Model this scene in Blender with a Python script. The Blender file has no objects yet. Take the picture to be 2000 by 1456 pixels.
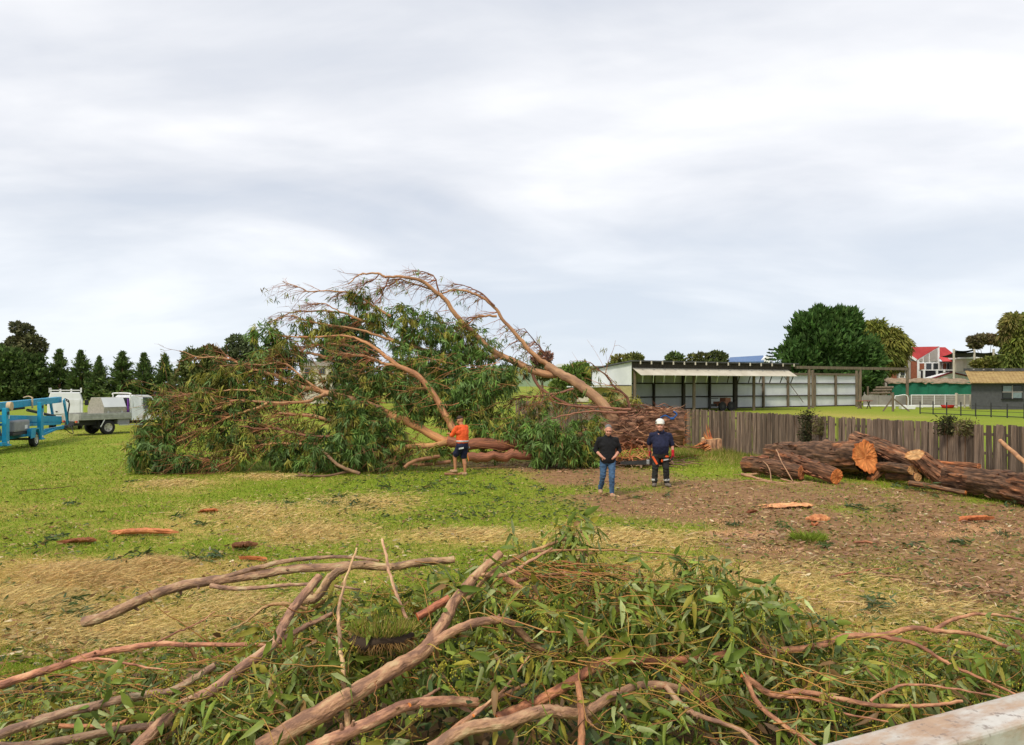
import bpy, bmesh, math, random
import numpy as np
from mathutils import Vector, Matrix

rng = np.random.default_rng(11)
random.seed(11)
S = bpy.context.scene
COL = S.collection
# ------------------------------------------------------------------ camera, sky, sun, exposure
F, HZ, CH = 1500.0, 752.0, 2.8          # focal length in photo pixels, horizon row, camera height
cam_d = bpy.data.cameras.new("camera")
cam = bpy.data.objects.new("camera", cam_d)
COL.objects.link(cam)
cam.location = (0, 0, CH)
cam.rotation_euler = (math.radians(90), 0, 0)
cam_d.sensor_width = 36.0
cam_d.lens = 27.0
cam_d.shift_y = 24 / 2000
cam_d.clip_start = 0.1
cam_d.clip_end = 6000
S.camera = cam

SUN_EL, SUN_AZ = 50.0, 214.0            # azimuth clockwise from +Y (the view direction)
W = bpy.data.worlds.new("World")
S.world = W
W.use_nodes = True
wt = W.node_tree
for n in list(wt.nodes):
    wt.nodes.remove(n)
def wn(t, **k):
    n = wt.nodes.new(t)
    for a, b in k.items():
        setattr(n, a, b)
    return n
L = wt.links.new
wo = wn("ShaderNodeOutputWorld")
sky = wn("ShaderNodeTexSky", sky_type='NISHITA', sun_disc=False)
sky.sun_elevation = math.radians(SUN_EL)
sky.sun_rotation = math.radians(SUN_AZ)
bg_sky = wn("ShaderNodeBackground"); bg_sky.inputs[1].default_value = 0.10
L(sky.outputs[0], bg_sky.inputs[0])
tc = wn("ShaderNodeTexCoord")
sep = wn("ShaderNodeSeparateXYZ"); L(tc.outputs["Generated"], sep.inputs[0])
zc = wn("ShaderNodeMath", operation='MAXIMUM'); L(sep.outputs[2], zc.inputs[0]); zc.inputs[1].default_value = 0.0
za = wn("ShaderNodeMath", operation='ADD'); L(zc.outputs[0], za.inputs[0]); za.inputs[1].default_value = 0.26
dx = wn("ShaderNodeMath", operation='DIVIDE'); L(sep.outputs[0], dx.inputs[0]); L(za.outputs[0], dx.inputs[1])
dy = wn("ShaderNodeMath", operation='DIVIDE'); L(sep.outputs[1], dy.inputs[0]); L(za.outputs[0], dy.inputs[1])
cmb = wn("ShaderNodeCombineXYZ"); L(dx.outputs[0], cmb.inputs[0]); L(dy.outputs[0], cmb.inputs[1])
def wmap(loc, sc, rot=0.0):
    m = wn("ShaderNodeMapping"); L(cmb.outputs[0], m.inputs[0])
    m.inputs[1].default_value = loc; m.inputs[3].default_value = sc; m.inputs[2].default_value = (0, 0, rot)
    return m
m1 = wmap((3.1, 0.6, 0), (0.70, 1.05, 1), 0.22)
n1 = wn("ShaderNodeTexNoise"); L(m1.outputs[0], n1.inputs[0])
n1.inputs["Scale"].default_value = 1.0; n1.inputs["Detail"].default_value = 5; n1.inputs["Roughness"].default_value = 0.5; n1.inputs["Distortion"].default_value = 0.5
m2 = wmap((1.7, 5.2, 0), (1.5, 2.6, 1), 0.15)
n2 = wn("ShaderNodeTexNoise"); L(m2.outputs[0], n2.inputs[0])
n2.inputs["Scale"].default_value = 1.0; n2.inputs["Detail"].default_value = 6; n2.inputs["Roughness"].default_value = 0.55; n2.inputs["Distortion"].default_value = 0.3
ad = wn("ShaderNodeMath", operation='MULTIPLY_ADD'); L(n2.outputs[0], ad.inputs[0]); ad.inputs[1].default_value = 0.45; L(n1.outputs[0], ad.inputs[2])
cr = wn("ShaderNodeValToRGB"); L(ad.outputs[0], cr.inputs[0])
e = cr.color_ramp.elements
e[0].position = 0.57; e[0].color = (0.395, 0.420, 0.468, 1)
e[1].position = 0.90; e[1].color = (0.640, 0.638, 0.635, 1)
k = cr.color_ramp.elements.new(0.68); k.color = (0.455, 0.470, 0.504, 1)
k = cr.color_ramp.elements.new(0.79); k.color = (0.540, 0.546, 0.566, 1)
# towards the horizon the deck thins to a pale blue grey
hm = wn("ShaderNodeMapRange"); L(sep.outputs[2], hm.inputs[0])
hm.inputs[1].default_value = 0.0; hm.inputs[2].default_value = 0.24; hm.inputs[3].default_value = 0.62; hm.inputs[4].default_value = 0.0
mx = wn("ShaderNodeMix", data_type='RGBA'); L(hm.outputs[0], mx.inputs[0]); L(cr.outputs[0], mx.inputs[6])
mx.inputs[7].default_value = (0.430, 0.490, 0.560, 1)
bg_cl = wn("ShaderNodeBackground"); L(mx.outputs[2], bg_cl.inputs[0]); bg_cl.inputs[1].default_value = 1.0
ms = wn("ShaderNodeMixShader"); ms.inputs[0].default_value = 0.93
L(bg_sky.outputs[0], ms.inputs[1]); L(bg_cl.outputs[0], ms.inputs[2]); L(ms.outputs[0], wo.inputs[0])

sd = bpy.data.lights.new("sun", 'SUN'); sd.energy = 1.5; sd.angle = math.radians(10); sd.color = (1.0, 0.92, 0.78)
sun = bpy.data.objects.new("sun", sd); COL.objects.link(sun)
az, el = math.radians(SUN_AZ), math.radians(SUN_EL)
sv = Vector((math.sin(az) * math.cos(el), math.cos(az) * math.cos(el), math.sin(el)))
sun.rotation_euler = sv.to_track_quat('Z', 'Y').to_euler()
sun.location = sv * 60

S.view_settings.view_transform = 'Standard'
S.view_settings.look = 'None'
S.view_settings.exposure = 0.82
S.view_settings.gamma = 1.0
S.view_settings.use_curve_mapping = False
S.render.engine = 'CYCLES'
S.cycles.max_bounces = 6
S.cycles.diffuse_bounces = 3
S.cycles.transparent_max_bounces = 8
S.cycles.use_denoising = True

# ------------------------------------------------------------------ helpers
def P(px, py, d):
    """photo pixel at distance d along the view -> world point"""
    return np.array([(px - 1000) / F * d, d, CH - (py - HZ) / F * d])
def G(px, py):
    """photo pixel of a spot on the level ground -> world point"""
    d = F * CH / (py - HZ)
    return np.array([(px - 1000) / F * d, d, 0.0])
def nrm(a):
    a = np.asarray(a, float)
    return a / np.maximum(np.linalg.norm(a, axis=-1, keepdims=True), 1e-9)

_perm = np.random.default_rng(3).random((64, 64, 64)).astype(np.float32)
def vn3(p):
    """smooth value noise, p (...,3) -> 0..1"""
    p = np.asarray(p, float)
    i = np.floor(p).astype(int); f = p - i
    f = f * f * (3 - 2 * f)
    def g(a, b, c):
        return _perm[(i[..., 0] + a) % 64, (i[..., 1] + b) % 64, (i[..., 2] + c) % 64]
    x, y, z = f[..., 0], f[..., 1], f[..., 2]
    c00 = g(0,0,0)*(1-x)+g(1,0,0)*x; c10 = g(0,1,0)*(1-x)+g(1,1,0)*x
    c01 = g(0,0,1)*(1-x)+g(1,0,1)*x; c11 = g(0,1,1)*(1-x)+g(1,1,1)*x
    return (c00*(1-y)+c10*y)*(1-z)+(c01*(1-y)+c11*y)*z
def fbm(p, o=4):
    p = np.asarray(p, float); r = 0; a = .5; t = 0
    for k in range(o):
        r = r + a * vn3(p * 2**k + 13.7 * k); t += a; a *= .5
    return r / t
def n2d(x, y, s, seed=0.0, o=3):
    return fbm(np.stack([x * s + seed, y * s - seed * .7, np.full_like(np.asarray(x, float), seed * 1.3)], -1), o)

def catmull(pts, k=4):
    p = np.asarray(pts, float)
    if len(p) < 3:
        t = np.linspace(0, 1, k + 1)[:, None]
        return p[0] * (1 - t) + p[-1] * t
    q = np.vstack([2 * p[0] - p[1], p, 2 * p[-1] - p[-2]])
    out = []
    for i in range(1, len(q) - 2):
        t = np.linspace(0, 1, k, endpoint=False)[:, None]
        a, b, c, d = q[i-1], q[i], q[i+1], q[i+2]
        out.append(.5 * ((2*b) + (-a+c)*t + (2*a-5*b+4*c-d)*t**2 + (-a+3*b-3*c+d)*t**3))
    out.append(p[-1:])
    return np.vstack(out)

class MB:
    """collects geometry for ONE mesh object"""
    def __init__(s):
        s.v = []; s.n = 0; s.f = []; s.c = []; s.t = []
    def add(s, V, faces, mat=0, col=None, tuv=None, smooth=False):
        V = np.asarray(V, float).reshape(-1, 3)
        if not isinstance(faces, list) or (len(faces) and not isinstance(faces[0], np.ndarray)):
            by = {}
            for f in faces: by.setdefault(len(f), []).append(f)
            faces = [np.array(x) for x in by.values()]
        for f in faces:
            if len(f): s.f.append((f + s.n, mat, smooth))
        s.v.append(V)
        if col is None: cc = np.ones((len(V), 4))
        else:
            cc = np.ones((len(V), 4)); cc[:, :3] = col
        s.c.append(cc)
        s.t.append(V if tuv is None else tuv)
        s.n += len(V)
        return s
    def box(s, c, size, rot=None, mat=0, col=None):
        h = np.array(size, float) / 2
        V = np.array([[x, y, z] for x in (-1, 1) for y in (-1, 1) for z in (-1, 1)]) * h
        if rot is not None: V = V @ np.array(rot).T
        return s.add(V + np.array(c, float), [(0,1,3,2),(4,6,7,5),(0,4,5,1),(2,3,7,6),(0,2,6,4),(1,5,7,3)], mat, col)
    def bar(s, a, b, w, h, mat=0, up=(0,0,1)):
        """rectangular bar from a to b, w wide (sideways), h high"""
        a = np.array(a, float); b = np.array(b, float); t = nrm(b - a)
        sd_ = np.cross(t, up)
        if np.linalg.norm(sd_) < 1e-4: sd_ = np.cross(t, (0, 1, 0.))
        sd_ = nrm(sd_); u = np.cross(sd_, t)
        return s.box((a + b) / 2, (np.linalg.norm(b - a), w, h), np.stack([t, sd_, u], 1), mat)
    def prism(s, poly, vec, mat=0):
        """closed polygon (k,3) pushed along vec"""
        p = np.array(poly, float); k = len(p)
        V = np.vstack([p, p + np.array(vec, float)])
        fs = [tuple(range(k))[::-1], tuple(range(k, 2 * k))] + [(i, (i+1) % k, (i+1) % k + k, i + k) for i in range(k)]
        return s.add(V, fs, mat)
    def tube(s, pts, rad, n=8, mat=0, cap=None, col=None, wob=0.0, seed=0.0, smooth=True, flat=1.0):
        p = np.asarray(pts, float); m = len(p)
        r = np.broadcast_to(np.asarray(rad, float), (m,)).copy()
        t = np.zeros_like(p); t[1:-1] = p[2:] - p[:-2]; t[0] = p[1] - p[0]; t[-1] = p[-1] - p[-2]; t = nrm(t)
        u = np.zeros_like(p); a = np.cross(t[0], (0, 0, 1.))
        if np.linalg.norm(a) < .05: a = np.cross(t[0], (0, 1., 0))
        u[0] = nrm(a)
        for i in range(1, m):
            w = u[i-1] - t[i] * np.dot(u[i-1], t[i]); u[i] = nrm(w)
        w = np.cross(t, u)
        th = np.linspace(0, 2 * np.pi, n, endpoint=False)
        sl = np.concatenate([[0], np.cumsum(np.linalg.norm(np.diff(p, axis=0), axis=1))])
        tv = np.stack([np.cos(th)[None] * r[:, None], np.sin(th)[None] * r[:, None], np.broadcast_to(sl[:, None], (m, n))], -1)
        rr = r[:, None] * np.ones((1, n))
        if wob: rr = rr * (1 + wob * (fbm(np.stack([np.cos(th)[None] * 1.3 + 0 * sl[:, None], np.sin(th)[None] * 1.3 + 0 * sl[:, None], sl[:, None] / max(r.max() * 3, .01) + 0 * th[None]], -1) + seed, 3) - .5) * 2)
        V = p[:, None] + u[:, None] * (np.cos(th)[None, :, None] * rr[..., None]) + w[:, None] * (np.sin(th)[None, :, None] * rr[..., None]) * flat
        i = np.arange(m - 1)[:, None] * n; j = np.arange(n)[None]; j2 = (j + 1) % n
        q = np.stack([i + j, i + j2, i + n + j2, i + n + j], -1).reshape(-1, 4)
        s.add(V.reshape(-1, 3), [q], mat, col, tv.reshape(-1, 3) + seed * 7.0, smooth)
        if cap is not None:
            for ring, cen, rev in ((V[0], p[0], False), (V[-1], p[-1], True)):
                VV = np.vstack([ring, cen[None]])
                fs = np.array([(n, (x+1) % n, x) if not rev else (n, x, (x+1) % n) for x in range(n)])
                s.add(VV, [fs], cap, col, None, False)
        return s
    def cyl(s, a, b, r, n=16, mat=0, r2=None):
        return s.tube([a, b], [r, r if r2 is None else r2], n, mat, cap=mat)
    def ball(s, c, r, mat=0, n=10, col=None):
        r = np.broadcast_to(np.asarray(r, float), (3,))
        m = n // 2 + 1
        ph = np.linspace(0, np.pi, m + 1)[1:-1]; th = np.linspace(0, 2*np.pi, n, endpoint=False)
        V = np.array([[np.sin(a)*np.cos(b), np.sin(a)*np.sin(b), np.cos(a)] for a in ph for b in th] + [[0,0,1],[0,0,-1]])
        k = len(ph); fs = []
        for i in range(k - 1):
            for j in range(n): fs.append((i*n+j, (i+1)*n+j, (i+1)*n+(j+1)%n, i*n+(j+1)%n))
        for j in range(n):
            fs.append((k*n, j, (j+1)%n)); fs.append((k*n+1, (k-1)*n+(j+1)%n, (k-1)*n+j))
        return s.add(V * r + np.array(c, float), fs, mat, col, None, True)
    def loft(s, rings, mat=0, smooth=True, caps=True):
        """list of (k,3) rings"""
        R = np.array(rings, float); m, n = R.shape[:2]
        i = np.arange(m - 1)[:, None] * n; j = np.arange(n)[None]; j2 = (j + 1) % n
        q = np.stack([i + j, i + j2, i + n + j2, i + n + j], -1).reshape(-1, 4)
        fs = [q]
        if caps: fs += [np.array([list(range(n))[::-1]]), np.array([list(range((m-1)*n, m*n))])]
        return s.add(R.reshape(-1, 3), fs, mat, None, None, smooth)
    def mesh(s, name, mats):
        me = bpy.data.meshes.new(name)
        V = np.vstack(s.v).astype(np.float32)
        me.vertices.add(len(V)); me.vertices.foreach_set("co", V.ravel())
        loops = np.concatenate([f.ravel() for f, _, _ in s.f]).astype(np.int32)
        tot = np.concatenate([np.full(len(f), f.shape[1]) for f, _, _ in s.f]).astype(np.int32)
        st = np.concatenate([[0], np.cumsum(tot)[:-1]]).astype(np.int32)
        me.loops.add(len(loops)); me.loops.foreach_set("vertex_index", loops)
        me.polygons.add(len(tot)); me.polygons.foreach_set("loop_start", st)
        me.polygons.foreach_set("material_index", np.concatenate([np.full(len(f), m) for f, m, _ in s.f]).astype(np.int32))
        me.update(calc_edges=True)
        me.polygons.foreach_set("use_smooth", np.concatenate([np.full(len(f), sm) for f, _, sm in s.f]).astype(bool))
        a = me.attributes.new("Col", 'FLOAT_COLOR', 'POINT'); a.data.foreach_set("color", np.vstack(s.c).astype(np.float32).ravel())
        a = me.attributes.new("tuv", 'FLOAT_VECTOR', 'POINT'); a.data.foreach_set("vector", np.vstack(s.t).astype(np.float32).ravel())
        for m in (mats if isinstance(mats, (list, tuple)) else [mats]):
            me.materials.append(M[m] if isinstance(m, str) else m)
        return me
    def build(s, name, mats, parent=None, bevel=0.0, **tags):
        me = s.mesh(name, mats)
        if bevel:
            bm = bmesh.new(); bm.from_mesh(me)
            es = [e_ for e_ in bm.edges if e_.is_manifold and e_.calc_face_angle(0) > .5]
            bmesh.ops.bevel(bm, geom=es, offset=bevel, segments=2, affect='EDGES', clamp_overlap=True, profile=.6)
            bm.to_mesh(me); bm.free()
        return put(name, me, parent, **tags)

def put(name, me, parent=None, label=None, cat=None, group=None, kind=None, loc=None, rot=None, scale=None):
    o = bpy.data.objects.new(name, me); COL.objects.link(o)
    if parent is not None: o.parent = parent
    if loc is not None: o.location = tuple(map(float, loc))
    if rot is not None: o.rotation_euler = tuple(map(float, rot))
    if scale is not None: o.scale = tuple(map(float, scale))
    if label: o["label"] = label
    if cat: o["category"] = cat
    if group: o["group"] = group
    if kind: o["kind"] = kind
    return o
def thing(name, label, cat, loc=(0, 0, 0), rz=0.0, group=None):
    return put(name, None, None, label, cat, group, None, loc, (0, 0, rz))

# ------------------------------------------------------------------ materials
M = {}
def pm(name, c1, c2=None, rough=.7, metal=0., scale=6., detail=5., stretch=(1,1,1), src='Object', bump=0., bscale=None,
       attr=False, c3=None, lo=.35, hi=.65, spec=.35, trans=0., rnd=0., coat=0., dist=0.):
    m = bpy.data.materials.new(name); m.use_nodes = True
    nt = m.node_tree; nd = nt.nodes; lk = nt.links.new
    b = nd["Principled BSDF"]
    b.inputs["Roughness"].default_value = rough; b.inputs["Metallic"].default_value = metal
    b.inputs["Specular IOR Level"].default_value = spec; b.inputs["Coat Weight"].default_value = coat
    if src in ('Object', 'Generated'):
        t = nd.new("ShaderNodeTexCoord"); vec = t.outputs[src]
    elif src == 'World':
        t = nd.new("ShaderNodeNewGeometry"); vec = t.outputs["Position"]
    else:
        t = nd.new("ShaderNodeAttribute"); t.attribute_name = src; vec = t.outputs["Vector"]
    mp = nd.new("ShaderNodeMapping"); lk(vec, mp.inputs[0]); mp.inputs[3].default_value = stretch
    oi = nd.new("ShaderNodeObjectInfo")
    if rnd:
        sc = nd.new("ShaderNodeMath"); sc.operation = 'MULTIPLY'; lk(oi.outputs["Random"], sc.inputs[0]); sc.inputs[1].default_value = 37.
        lk(sc.outputs[0], mp.inputs[1])
    nz = nd.new("ShaderNodeTexNoise"); lk(mp.outputs[0], nz.inputs[0])
    nz.inputs["Scale"].default_value = scale; nz.inputs["Detail"].default_value = detail; nz.inputs["Roughness"].default_value = .6
    nz.inputs["Distortion"].default_value = dist
    c2 = c2 or tuple(x * .72 for x in c1)
    rp = nd.new("ShaderNodeValToRGB"); lk(nz.outputs[0], rp.inputs[0])
    el_ = rp.color_ramp.elements
    el_[0].position = lo; el_[0].color = (*c2, 1); el_[1].position = hi; el_[1].color = (*c1, 1)
    if c3:
        x = rp.color_ramp.elements.new(min(.99, hi + .12)); x.color = (*c3, 1)
    out = rp.outputs[0]
    if attr:
        at = nd.new("ShaderNodeAttribute"); at.attribute_name = "Col"
        mm = nd.new("ShaderNodeMix"); mm.data_type = 'RGBA'; mm.blend_type = 'MULTIPLY'; mm.inputs[0].default_value = 1
        lk(out, mm.inputs[6]); lk(at.outputs[0], mm.inputs[7]); out = mm.outputs[2]
    if rnd:
        hs = nd.new("ShaderNodeHueSaturation")
        mr = nd.new("ShaderNodeMapRange"); lk(oi.outputs["Random"], mr.inputs[0]); mr.inputs[3].default_value = 1 - rnd; mr.inputs[4].default_value = 1 + rnd
        lk(mr.outputs[0], hs.inputs["Value"]); lk(out, hs.inputs["Color"]); out = hs.outputs[0]
    lk(out, b.inputs["Base Color"])
    if bump:
        bz = nd.new("ShaderNodeTexNoise"); lk(mp.outputs[0], bz.inputs[0]); bz.inputs["Scale"].default_value = bscale or scale * 2; bz.inputs["Detail"].default_value = 6
        bp = nd.new("ShaderNodeBump"); bp.inputs["Strength"].default_value = bump; bp.inputs["Distance"].default_value = .05
        lk(bz.outputs[0], bp.inputs["Height"]); lk(bp.outputs[0], b.inputs["Normal"])
    if trans:
        tl = nd.new("ShaderNodeBsdfTranslucent"); lk(out, tl.inputs[0])
        mx_ = nd.new("ShaderNodeMixShader"); mx_.inputs[0].default_value = trans
        lk(b.outputs[0], mx_.inputs[1]); lk(tl.outputs[0], mx_.inputs[2]); lk(mx_.outputs[0], nd["Material Output"].inputs[0])
    M[name] = m
    return m

pm("bark_gum", (.58, .31, .15), (.31, .155, .085), .75, scale=2.6, stretch=(3, 3, .7), src='tuv', bump=.35, bscale=9, c3=(.50, .37, .25), attr=True)
pm("bark_red", (.30, .13, .075), (.13, .06, .04), .8, scale=5, stretch=(4, 4, .5), src='tuv', bump=.5, bscale=10, attr=True)
pm("bark_log", (.27, .142, .080), (.048, .030, .022), .9, scale=5, stretch=(5, 5, .7), src='tuv', bump=.8, bscale=9, c3=(.40, .20, .10), lo=.32, hi=.66, attr=True)
pm("bark_trunk", (.42, .235, .145), (.09, .05, .035), .88, scale=3, stretch=(4, 4, .8), src='tuv', bump=.8, bscale=7, c3=(.62, .45, .33), attr=True)
pm("bark_fore", (.43, .25, .15), (.21, .12, .082), .66, scale=7, stretch=(2.4, 2.4, .9), src='tuv', bump=.5, bscale=20, c3=(.52, .39, .23), lo=.40, hi=.54, attr=True)
pm("twig_brown", (.32, .17, .09), (.17, .085, .05), .75, scale=6, attr=True)
pm("twig_yellow", (.42, .31, .055), (.36, .20, .05), .6, scale=8, attr=True)
pm("wood_cut", (.78, .30, .085), (.60, .19, .05), .75, scale=9, stretch=(1, 1, 1), bump=.3, bscale=40, c3=(.72, .36, .15), attr=True)
pm("wood_pale", (.66, .40, .18), (.52, .27, .10), .8, scale=8, bump=.2, attr=True)
pm("splinter", (.62, .26, .10), (.36, .12, .05), .8, scale=6, stretch=(1, 1, 1), bump=.3, c3=(.66, .40, .2), attr=True)
pm("leaf_tree", (1, 1, 1), (.75, .75, .75), .55, scale=1.5, attr=True, trans=.18, spec=.22)
pm("leaf_near", (1, 1, 1), (.80, .80, .80), .45, scale=14, attr=True, trans=.25, spec=.28)
pm("leaf_far", (1.7, 1.7, 1.6), (1.15, 1.15, 1.1), .8, scale=.5, attr=True, trans=.12, spec=.15)
pm("grass", (1, 1, 1), (.85, .85, .85), .75, scale=2, attr=True, trans=.25, spec=.15)
pm("litter", (1, 1, 1), (.8, .8, .8), .75, scale=3, attr=True, spec=.2)
pm("paling", (.225, .160, .110), (.070, .050, .040), .9, scale=3.6, stretch=(9, 9, .4), bump=.6, bscale=8, c3=(.36, .30, .235), rnd=.5, lo=.32, hi=.60)
pm("paling_moss", (.26, .30, .05), (.16, .17, .04), .9, scale=5, stretch=(4, 4, .6), bump=.3)
pm("timber_dark", (.075, .062, .05), (.03, .026, .022), .9, scale=4, stretch=(3, 3, .6))
pm("timber_grey", (.20, .155, .105), (.11, .085, .06), .9, scale=2, stretch=(3, 3, .6), bump=.2)
pm("sheet_white", (.66, .68, .68), (.56, .58, .59), .6, scale=.7)
pm("sheet_cream", (.60, .55, .45), (.48, .43, .34), .7, scale=.8)
pm("brick_yellow", (.42, .36, .17), (.34, .29, .13), .85, scale=3)
pm("roof_dark", (.10, .10, .10), (.04, .04, .04), .8, scale=1)
pm("roof_rust", (.40, .28, .11), (.28, .18, .07), .75, scale=1.2, stretch=(1, 3, 1), c3=(.48, .36, .17))
pm("wall_grey", (.085, .087, .09), (.065, .066, .07), .8, scale=3, bump=.1)
pm("roof_red", (.58, .075, .075), (.48, .05, .055), .55, scale=1)
pm("brick_red", (.30, .10, .05), (.22, .07, .04), .85, scale=4)
pm("clad_grey", (.36, .33, .30), (.30, .27, .25), .75, scale=2)
pm("paint_white", (.80, .80, .79), (.72, .72, .71), .5, scale=2)
pm("paint_darkred", (.22, .03, .04), None, .6)
pm("balcony_black", (.015, .013, .018), None, .6)
pm("net_green", (.012, .16, .09), (.010, .10, .06), .8, scale=.6)
pm("sail_black", (.012, .010, .014), None, .8)
pm("sail_green", (.10, .30, .17), None, .8)
pm("roof_blue", (.10, .18, .34), (.09, .15, .30), .5, scale=1)
pm("thatch", (.36, .27, .18), (.2, .14, .09), .9, scale=3)
pm("fence_grey", (.30, .28, .25), (.22, .20, .18), .8, scale=1)
pm("steel_dark", (.05, .05, .05), None, .6, metal=.3)
pm("galv", (.52, .53, .53), (.42, .43, .43), .42, metal=.55, scale=4)
pm("paint_blue", (.006, .29, .50), (.012, .19, .33), .5, scale=4, coat=.1, c3=(.012, .29, .50), lo=.28, hi=.5)
pm("rubber", (.022, .022, .022), (.015, .015, .015), .85)
pm("rim", (.62, .60, .55), (.5, .48, .44), .35, metal=.5)
pm("car_white", (.80, .81, .82), (.66, .66, .65), .35, coat=.4, scale=1.6, lo=.3, hi=.5)
pm("tray", (.46, .46, .42), (.30, .30, .27), .5, metal=.35, scale=3)
pm("plastic_black", (.02, .02, .022), None, .55)
pm("box_tan", (.42, .39, .32), (.30, .28, .23), .6, metal=.2, scale=9)
pm("plastic_grey", (.28, .28, .29), (.22, .22, .23), .7)
pm("beige_disc", (.58, .42, .26), (.5, .35, .2), .7)
pm("lamp_red", (.55, .03, .02), None, .3)
pm("lamp_amber", (.65, .25, .03), None, .3)
pm("purple", (.16, .04, .30), None, .5)
pm("skin", (.62, .31, .22), (.55, .25, .165), .55, scale=14)
pm("skin_tan", (.48, .22, .11), (.40, .17, .085), .55, scale=14)
pm("hair_grey", (.22, .21, .20), (.11, .10, .10), .7, scale=60)
pm("hair_dark", (.05, .032, .022), None, .7, scale=60)
pm("knit_black", (.010, .010, .012), (.006, .006, .007), .9, scale=30, bump=.2)
pm("denim", (.065, .135, .24), (.035, .075, .145), .85, scale=9, bump=.15, c3=(.11, .20, .32))
pm("navy", (.014, .017, .050), (.008, .010, .030), .85, scale=8, bump=.15)
pm("charcoal", (.030, .030, .028), (.012, .012, .012), .85, scale=9, c3=(.07, .065, .055))
pm("hivis", (.85, .125, .025), (.72, .085, .018), .7, scale=7, bump=.15)
pm("silver_tape", (.62, .62, .60), None, .35, metal=.2)
pm("orange_patch", (.75, .10, .015), None, .7)
pm("boot_tan", (.46, .30, .17), (.32, .20, .11), .85, scale=14)
pm("boot_grey", (.22, .18, .15), (.14, .11, .09), .85, scale=14)
pm("glove_red", (.55, .02, .03), None, .75)
pm("helmet_white", (.82, .80, .72), None, .35)
pm("eye", (.02, .015, .012), None, .3)
pm("beard", (.10, .065, .045), (.06, .04, .03), .9, scale=60)
pm("rope_blue", (.02, .09, .28), None, .8)
pm("glass_dark", (.03, .035, .04), None, .12, spec=.6)
pm("glass_pale", (.20, .26, .28), None, .12, spec=.6)
pm("soil", (.05, .032, .02), None, .95)
# ------------------------------------------------------------------ the ground and its fields
def _blobs(lst):
    out = []
    for px, py, rx, ry, w in lst:
        c = G(px, py); d = c[1]
        out.append((c[0], c[1], rx * d / F, max(ry * d * d / (F * CH), .15), w))
    return out
DIRT = _blobs([(1180,930,150,24,1.),(1120,915,120,12,.9),(1330,985,210,36,1.1),(1520,1010,190,46,1.1),(1450,955,180,26,1.),(1700,1060,300,70,1.),
               (1920,1120,260,80,1.),(1880,1010,240,45,1.),(2050,1060,200,60,1.),(1700,975,180,22,.9),(1500,1060,130,22,.7),(1960,1170,160,40,.8),
               (980,905,140,10,.7),(800,905,160,9,.55),(1600,950,130,14,.9),(1760,965,120,14,.9),(1930,995,120,16,.9)])
DRY = _blobs([(90,1120,230,34,.9),(150,1220,300,50,.8),(480,1010,220,36,.8),(690,985,150,24,.7),(330,950,150,16,.7),(600,1035,170,26,.8),(1190,1045,180,26,1.),
              (1480,1130,330,45,1.),(1700,1190,300,45,.9),(900,1045,180,18,.9),(330,1120,220,30,.6),(60,990,120,16,.5),(1000,935,200,16,.5),(215,870,40,9,.8),(330,865,30,6,.6),
              (60,905,130,10,.5),(1100,985,140,18,.4),(520,930,90,9,.9),(720,935,200,10,.5)])
GREEN = _blobs([(760,950,110,16,1.),(1000,990,150,20,1.2),(930,940,110,14,.9),(150,880,160,26,.8),(300,1000,110,18,.5),(90,1185,80,16,1.),(620,975,80,14,.7),(200,960,140,26,.5)])
SAW = _blobs([(1440,1042,85,11,1.),(1410,1020,50,6,.6),(1540,990,50,5,.7),(1925,1033,75,12,1.),(1850,1045,90,9,.7),(1400,893,55,9,1.),(1500,1075,60,7,.5),(1290,1000,60,9,.35),(1830,1255,60,14,.7)])
DIRT.append((0.0, 5.6, 5.5, 1.6, .9))          # bare litter under the heap of cut branches
def blobf(B, x, y):
    r = np.zeros_like(x)
    for cx, cy, rx, ry, w in B:
        q = ((x - cx) / rx) ** 2 + ((y - cy) / ry) ** 2
        r = np.maximum(r, w * np.exp(-.75 * q * q))
    return r
def fields(x, y):
    n1 = n2d(x, y, .55, 2.0, 4); n2 = n2d(x, y, 1.7, 5.0, 3); n3 = n2d(x, y, .13, 9.0, 3)
    dirt = blobf(DIRT, x, y) * .92 + ((n1 - .5) * .8 + (n2 - .5) * .5) * (blobf(DIRT, x, y) > .04)
    dry = blobf(DRY, x, y) * .62 + (n1 - .5) * .75 + (n2 - .5) * .6 + (n3 - .5) * .9 + .15 - blobf(GREEN, x, y) * .45
    saw = blobf(SAW, x, y) * .8 + (n2 - .5) * .5 * (blobf(SAW, x, y) > .04)
    return np.clip(dirt, 0, 1), np.clip(dry, 0, 1), np.clip(saw, 0, 1)
def gz(x, y):
    x = np.asarray(x, float); y = np.asarray(y, float)
    f = np.clip((y - 6) / 4, 0, 1) * np.clip((60 - y) / 20, 0, 1)
    return ((n2d(x, y, .45, 4.0, 3) - .5) * .10 - .01) * f

def axis(lo, hi, st, ends_lo, ends_hi):
    return np.concatenate([np.array(ends_lo, float), np.arange(lo, hi + st / 2, st), np.array(ends_hi, float)])
xs = axis(-26, 24, .22, [-4000, -1500, -600, -250, -120, -70, -45, -34], [30, 42, 60, 90, 140, 250, 600, 1500, 4000])
ys = axis(5, 48, .22, [-400, -60, -15, 0, 3], [52, 58, 66, 76, 90, 110, 140, 190, 300, 600, 1500, 5000])
gx, gy = np.meshgrid(xs, ys)
di, dr, sa = fields(gx, gy)
gb = MB()
nx = len(xs); ii = np.arange(len(ys) - 1)[:, None] * nx; jj = np.arange(nx - 1)[None]
gb.add(np.stack([gx, gy, gz(gx, gy)], -1).reshape(-1, 3), [np.stack([ii + jj, ii + jj + 1, ii + nx + jj + 1, ii + nx + jj], -1).reshape(-1, 4)],
       0, np.stack([di, dr, sa], -1).reshape(-1, 3), None, True)
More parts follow.
